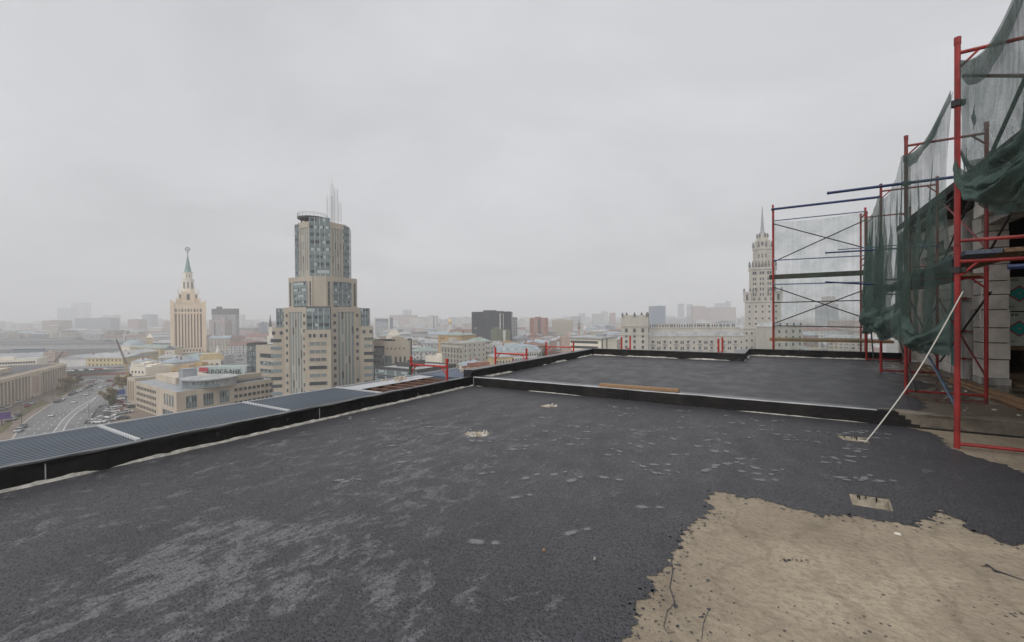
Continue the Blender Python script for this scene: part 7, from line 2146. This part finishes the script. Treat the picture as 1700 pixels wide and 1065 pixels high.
for i in range(8):
    for j in range(2):
        pts.append((174 - i * 2.2 + j * 6.5 - rnd.uniform(0, 1), 676 + i * 3.6 + j * .6)); cols.append(rnd.choice(('white', 'black', 'dark grey', 'silver', 'dark grey')))
rowcars(pts, cols, 'in the double row at the right kerb', 'cars parked along the right kerb', ang=adir(690) + 1.2)
pts = [(186, 695), (192, 693.5), (198, 692), (176, 699), (181, 698), (189, 684), (195, 682.5), (193, 676), (199, 674.5), (204, 686), (210, 684.5), (212, 672), (217, 671), (221, 676), (198, 663), (204, 661), (209, 666), (196, 668.5), (205, 695)]
cols = ['white', 'white', 'dark grey', 'silver', 'white', 'white', 'red', 'white', 'red', 'silver', 'white', 'white', 'silver', 'dark grey', 'white', 'black', 'silver', 'red', 'dark grey']
rowcars(pts, cols, 'in the parking lot beside the bank', 'cars in the lot beside the bank', ang=.6)
pts = [(108 + i * 8.3 + rnd.uniform(-1.5, 1.5), 616.6 - i * .43) for i in range(12)]
cols = [rnd.choice(('white', 'silver', 'dark grey', 'white', 'black', 'red')) for _ in pts]
rowcars(pts, cols, 'parked on top of the retaining wall', 'cars parked on the retaining wall', ang=.06, z=6.05, s=1.15)
pts = [(150 + i * 7 + rnd.uniform(-1, 1), 634.2 - i * .25) for i in range(8)]
cols = [rnd.choice(('red', 'silver', 'dark grey', 'white')) for _ in pts]
rowcars(pts, cols, 'at the foot of the retaining wall', 'cars at the foot of the retaining wall', ang=.05, s=1.1)
# traffic packed in the far street
pts = []
for i in range(80):
    y = rnd.uniform(569, 600); f = (y - 567) / 33
    pts.append((rnd.uniform(lerp(368, 350, f), lerp(379, 410, f)), y))
pts = [p for p in pts if p[0] < 408]
pts.sort()
cols = [rnd.choice(('white', 'silver', 'dark grey', 'black', 'red', 'white')) for _ in pts]
rowcars(pts, cols, 'in the traffic right of the hotel', 'traffic in the street right of the hotel', ang=1.9, parts=False)
pts = []
for i in range(22):
    y = rnd.uniform(568, 595); f = (y - 566) / 30
    pts.append((rnd.uniform(lerp(717, 700, f), lerp(722, 725, f)), y))
pts.sort()
cols = [rnd.choice(('white', 'silver', 'dark grey', 'black', 'white')) for _ in pts]
rowcars(pts, cols, 'in the street beside the apartment palace', 'cars in the narrow street', ang=1.75, parts=False)
# billboards and lamps by the avenue
def billboard(px, py, w_, h_, m, label, ang):
    p = P(px, py); t = thing('billboard', label, 'billboard', (p.x, p.y, 0), ang)
    MB().box(-w_ / 2, w_ / 2, -.15, .15, 2.4, 2.4 + h_).build('board', M[m], t)
    MB().box(-w_ / 2 - .1, w_ / 2 + .1, -.18, -.16, 2.3, 2.4).box(-w_ / 2 - .1, w_ / 2 + .1, -.18, -.16, 2.4 + h_, 2.5 + h_).build('trim', M['frame_w'], t)
    MB().tube((0, 0, 0), (0, 0, 2.4), .2, 8).build('post', M['frame_d'], t)
M['billblue'] = mat('blue_poster', (0.05, 0.09, 0.26), var=.2, scale=.8); M['billviolet'] = mat('violet_poster', (0.13, 0.07, 0.24), var=.3, scale=.6)
billboard(194.5, 662, 7, 3, 'billblue', 'blue billboard by the parking lot beside the bank', facing(194))
billboard(3, 705, 5.5, 3.2, 'billviolet', 'violet billboard cut by the left edge of the picture', facing(3))
def lamp(px, py, label):
    p = P(px, py); t = thing('street_lamp', label, 'street lamp', (p.x, p.y, 0), 0, 'street lamps of the avenue')
    MB().tube((0, 0, 0), (0, 0, 9), .11, 7, r1=.07).build('post', M['frame_d'], t)
    MB().tube((0, 0, 9), (1.6, -.6, 9.5), .06, 6).build('arm', M['frame_d'], t)
    MB().box(1.3, 2.1, -.85, -.55, 9.42, 9.6).build('lamp_head', M['roofgrey'], t)
for x, y, lab in ((36, 704, 'street lamp on the left kerb nearest the roof'), (88, 669, 'street lamp on the left kerb by the parked dark car'), (128, 646, 'street lamp on the left kerb at the far bend'), (148, 701, 'street lamp by the double row of parked cars'),
                  (188, 660, 'street lamp beside the blue billboard'), (160, 636, 'street lamp before the retaining wall'), (214, 648, 'street lamp at the narrow end wing')):
    lamp(x, y, lab)

# ================================================================== the air
m, t_, bs = new_mat('thin_mist')
t_.nodes.remove(bs)
pv = t_.nodes.new('ShaderNodeVolumePrincipled')
pv.inputs['Color'].default_value = (0.98, 0.985, 0.995, 1)
pv.inputs['Density'].default_value = 0.00044
pv.inputs['Anisotropy'].default_value = 0.0
t_.links.new(pv.outputs[0], t_.nodes['Material Output'].inputs['Volume'])
o = MB().box(-9500, 9500, -9500, 9500, -3.0, 330).build('haze', m)
o['kind'] = 'stuff'; tag(o, 'pale even mist thickening towards the horizon', 'haze')
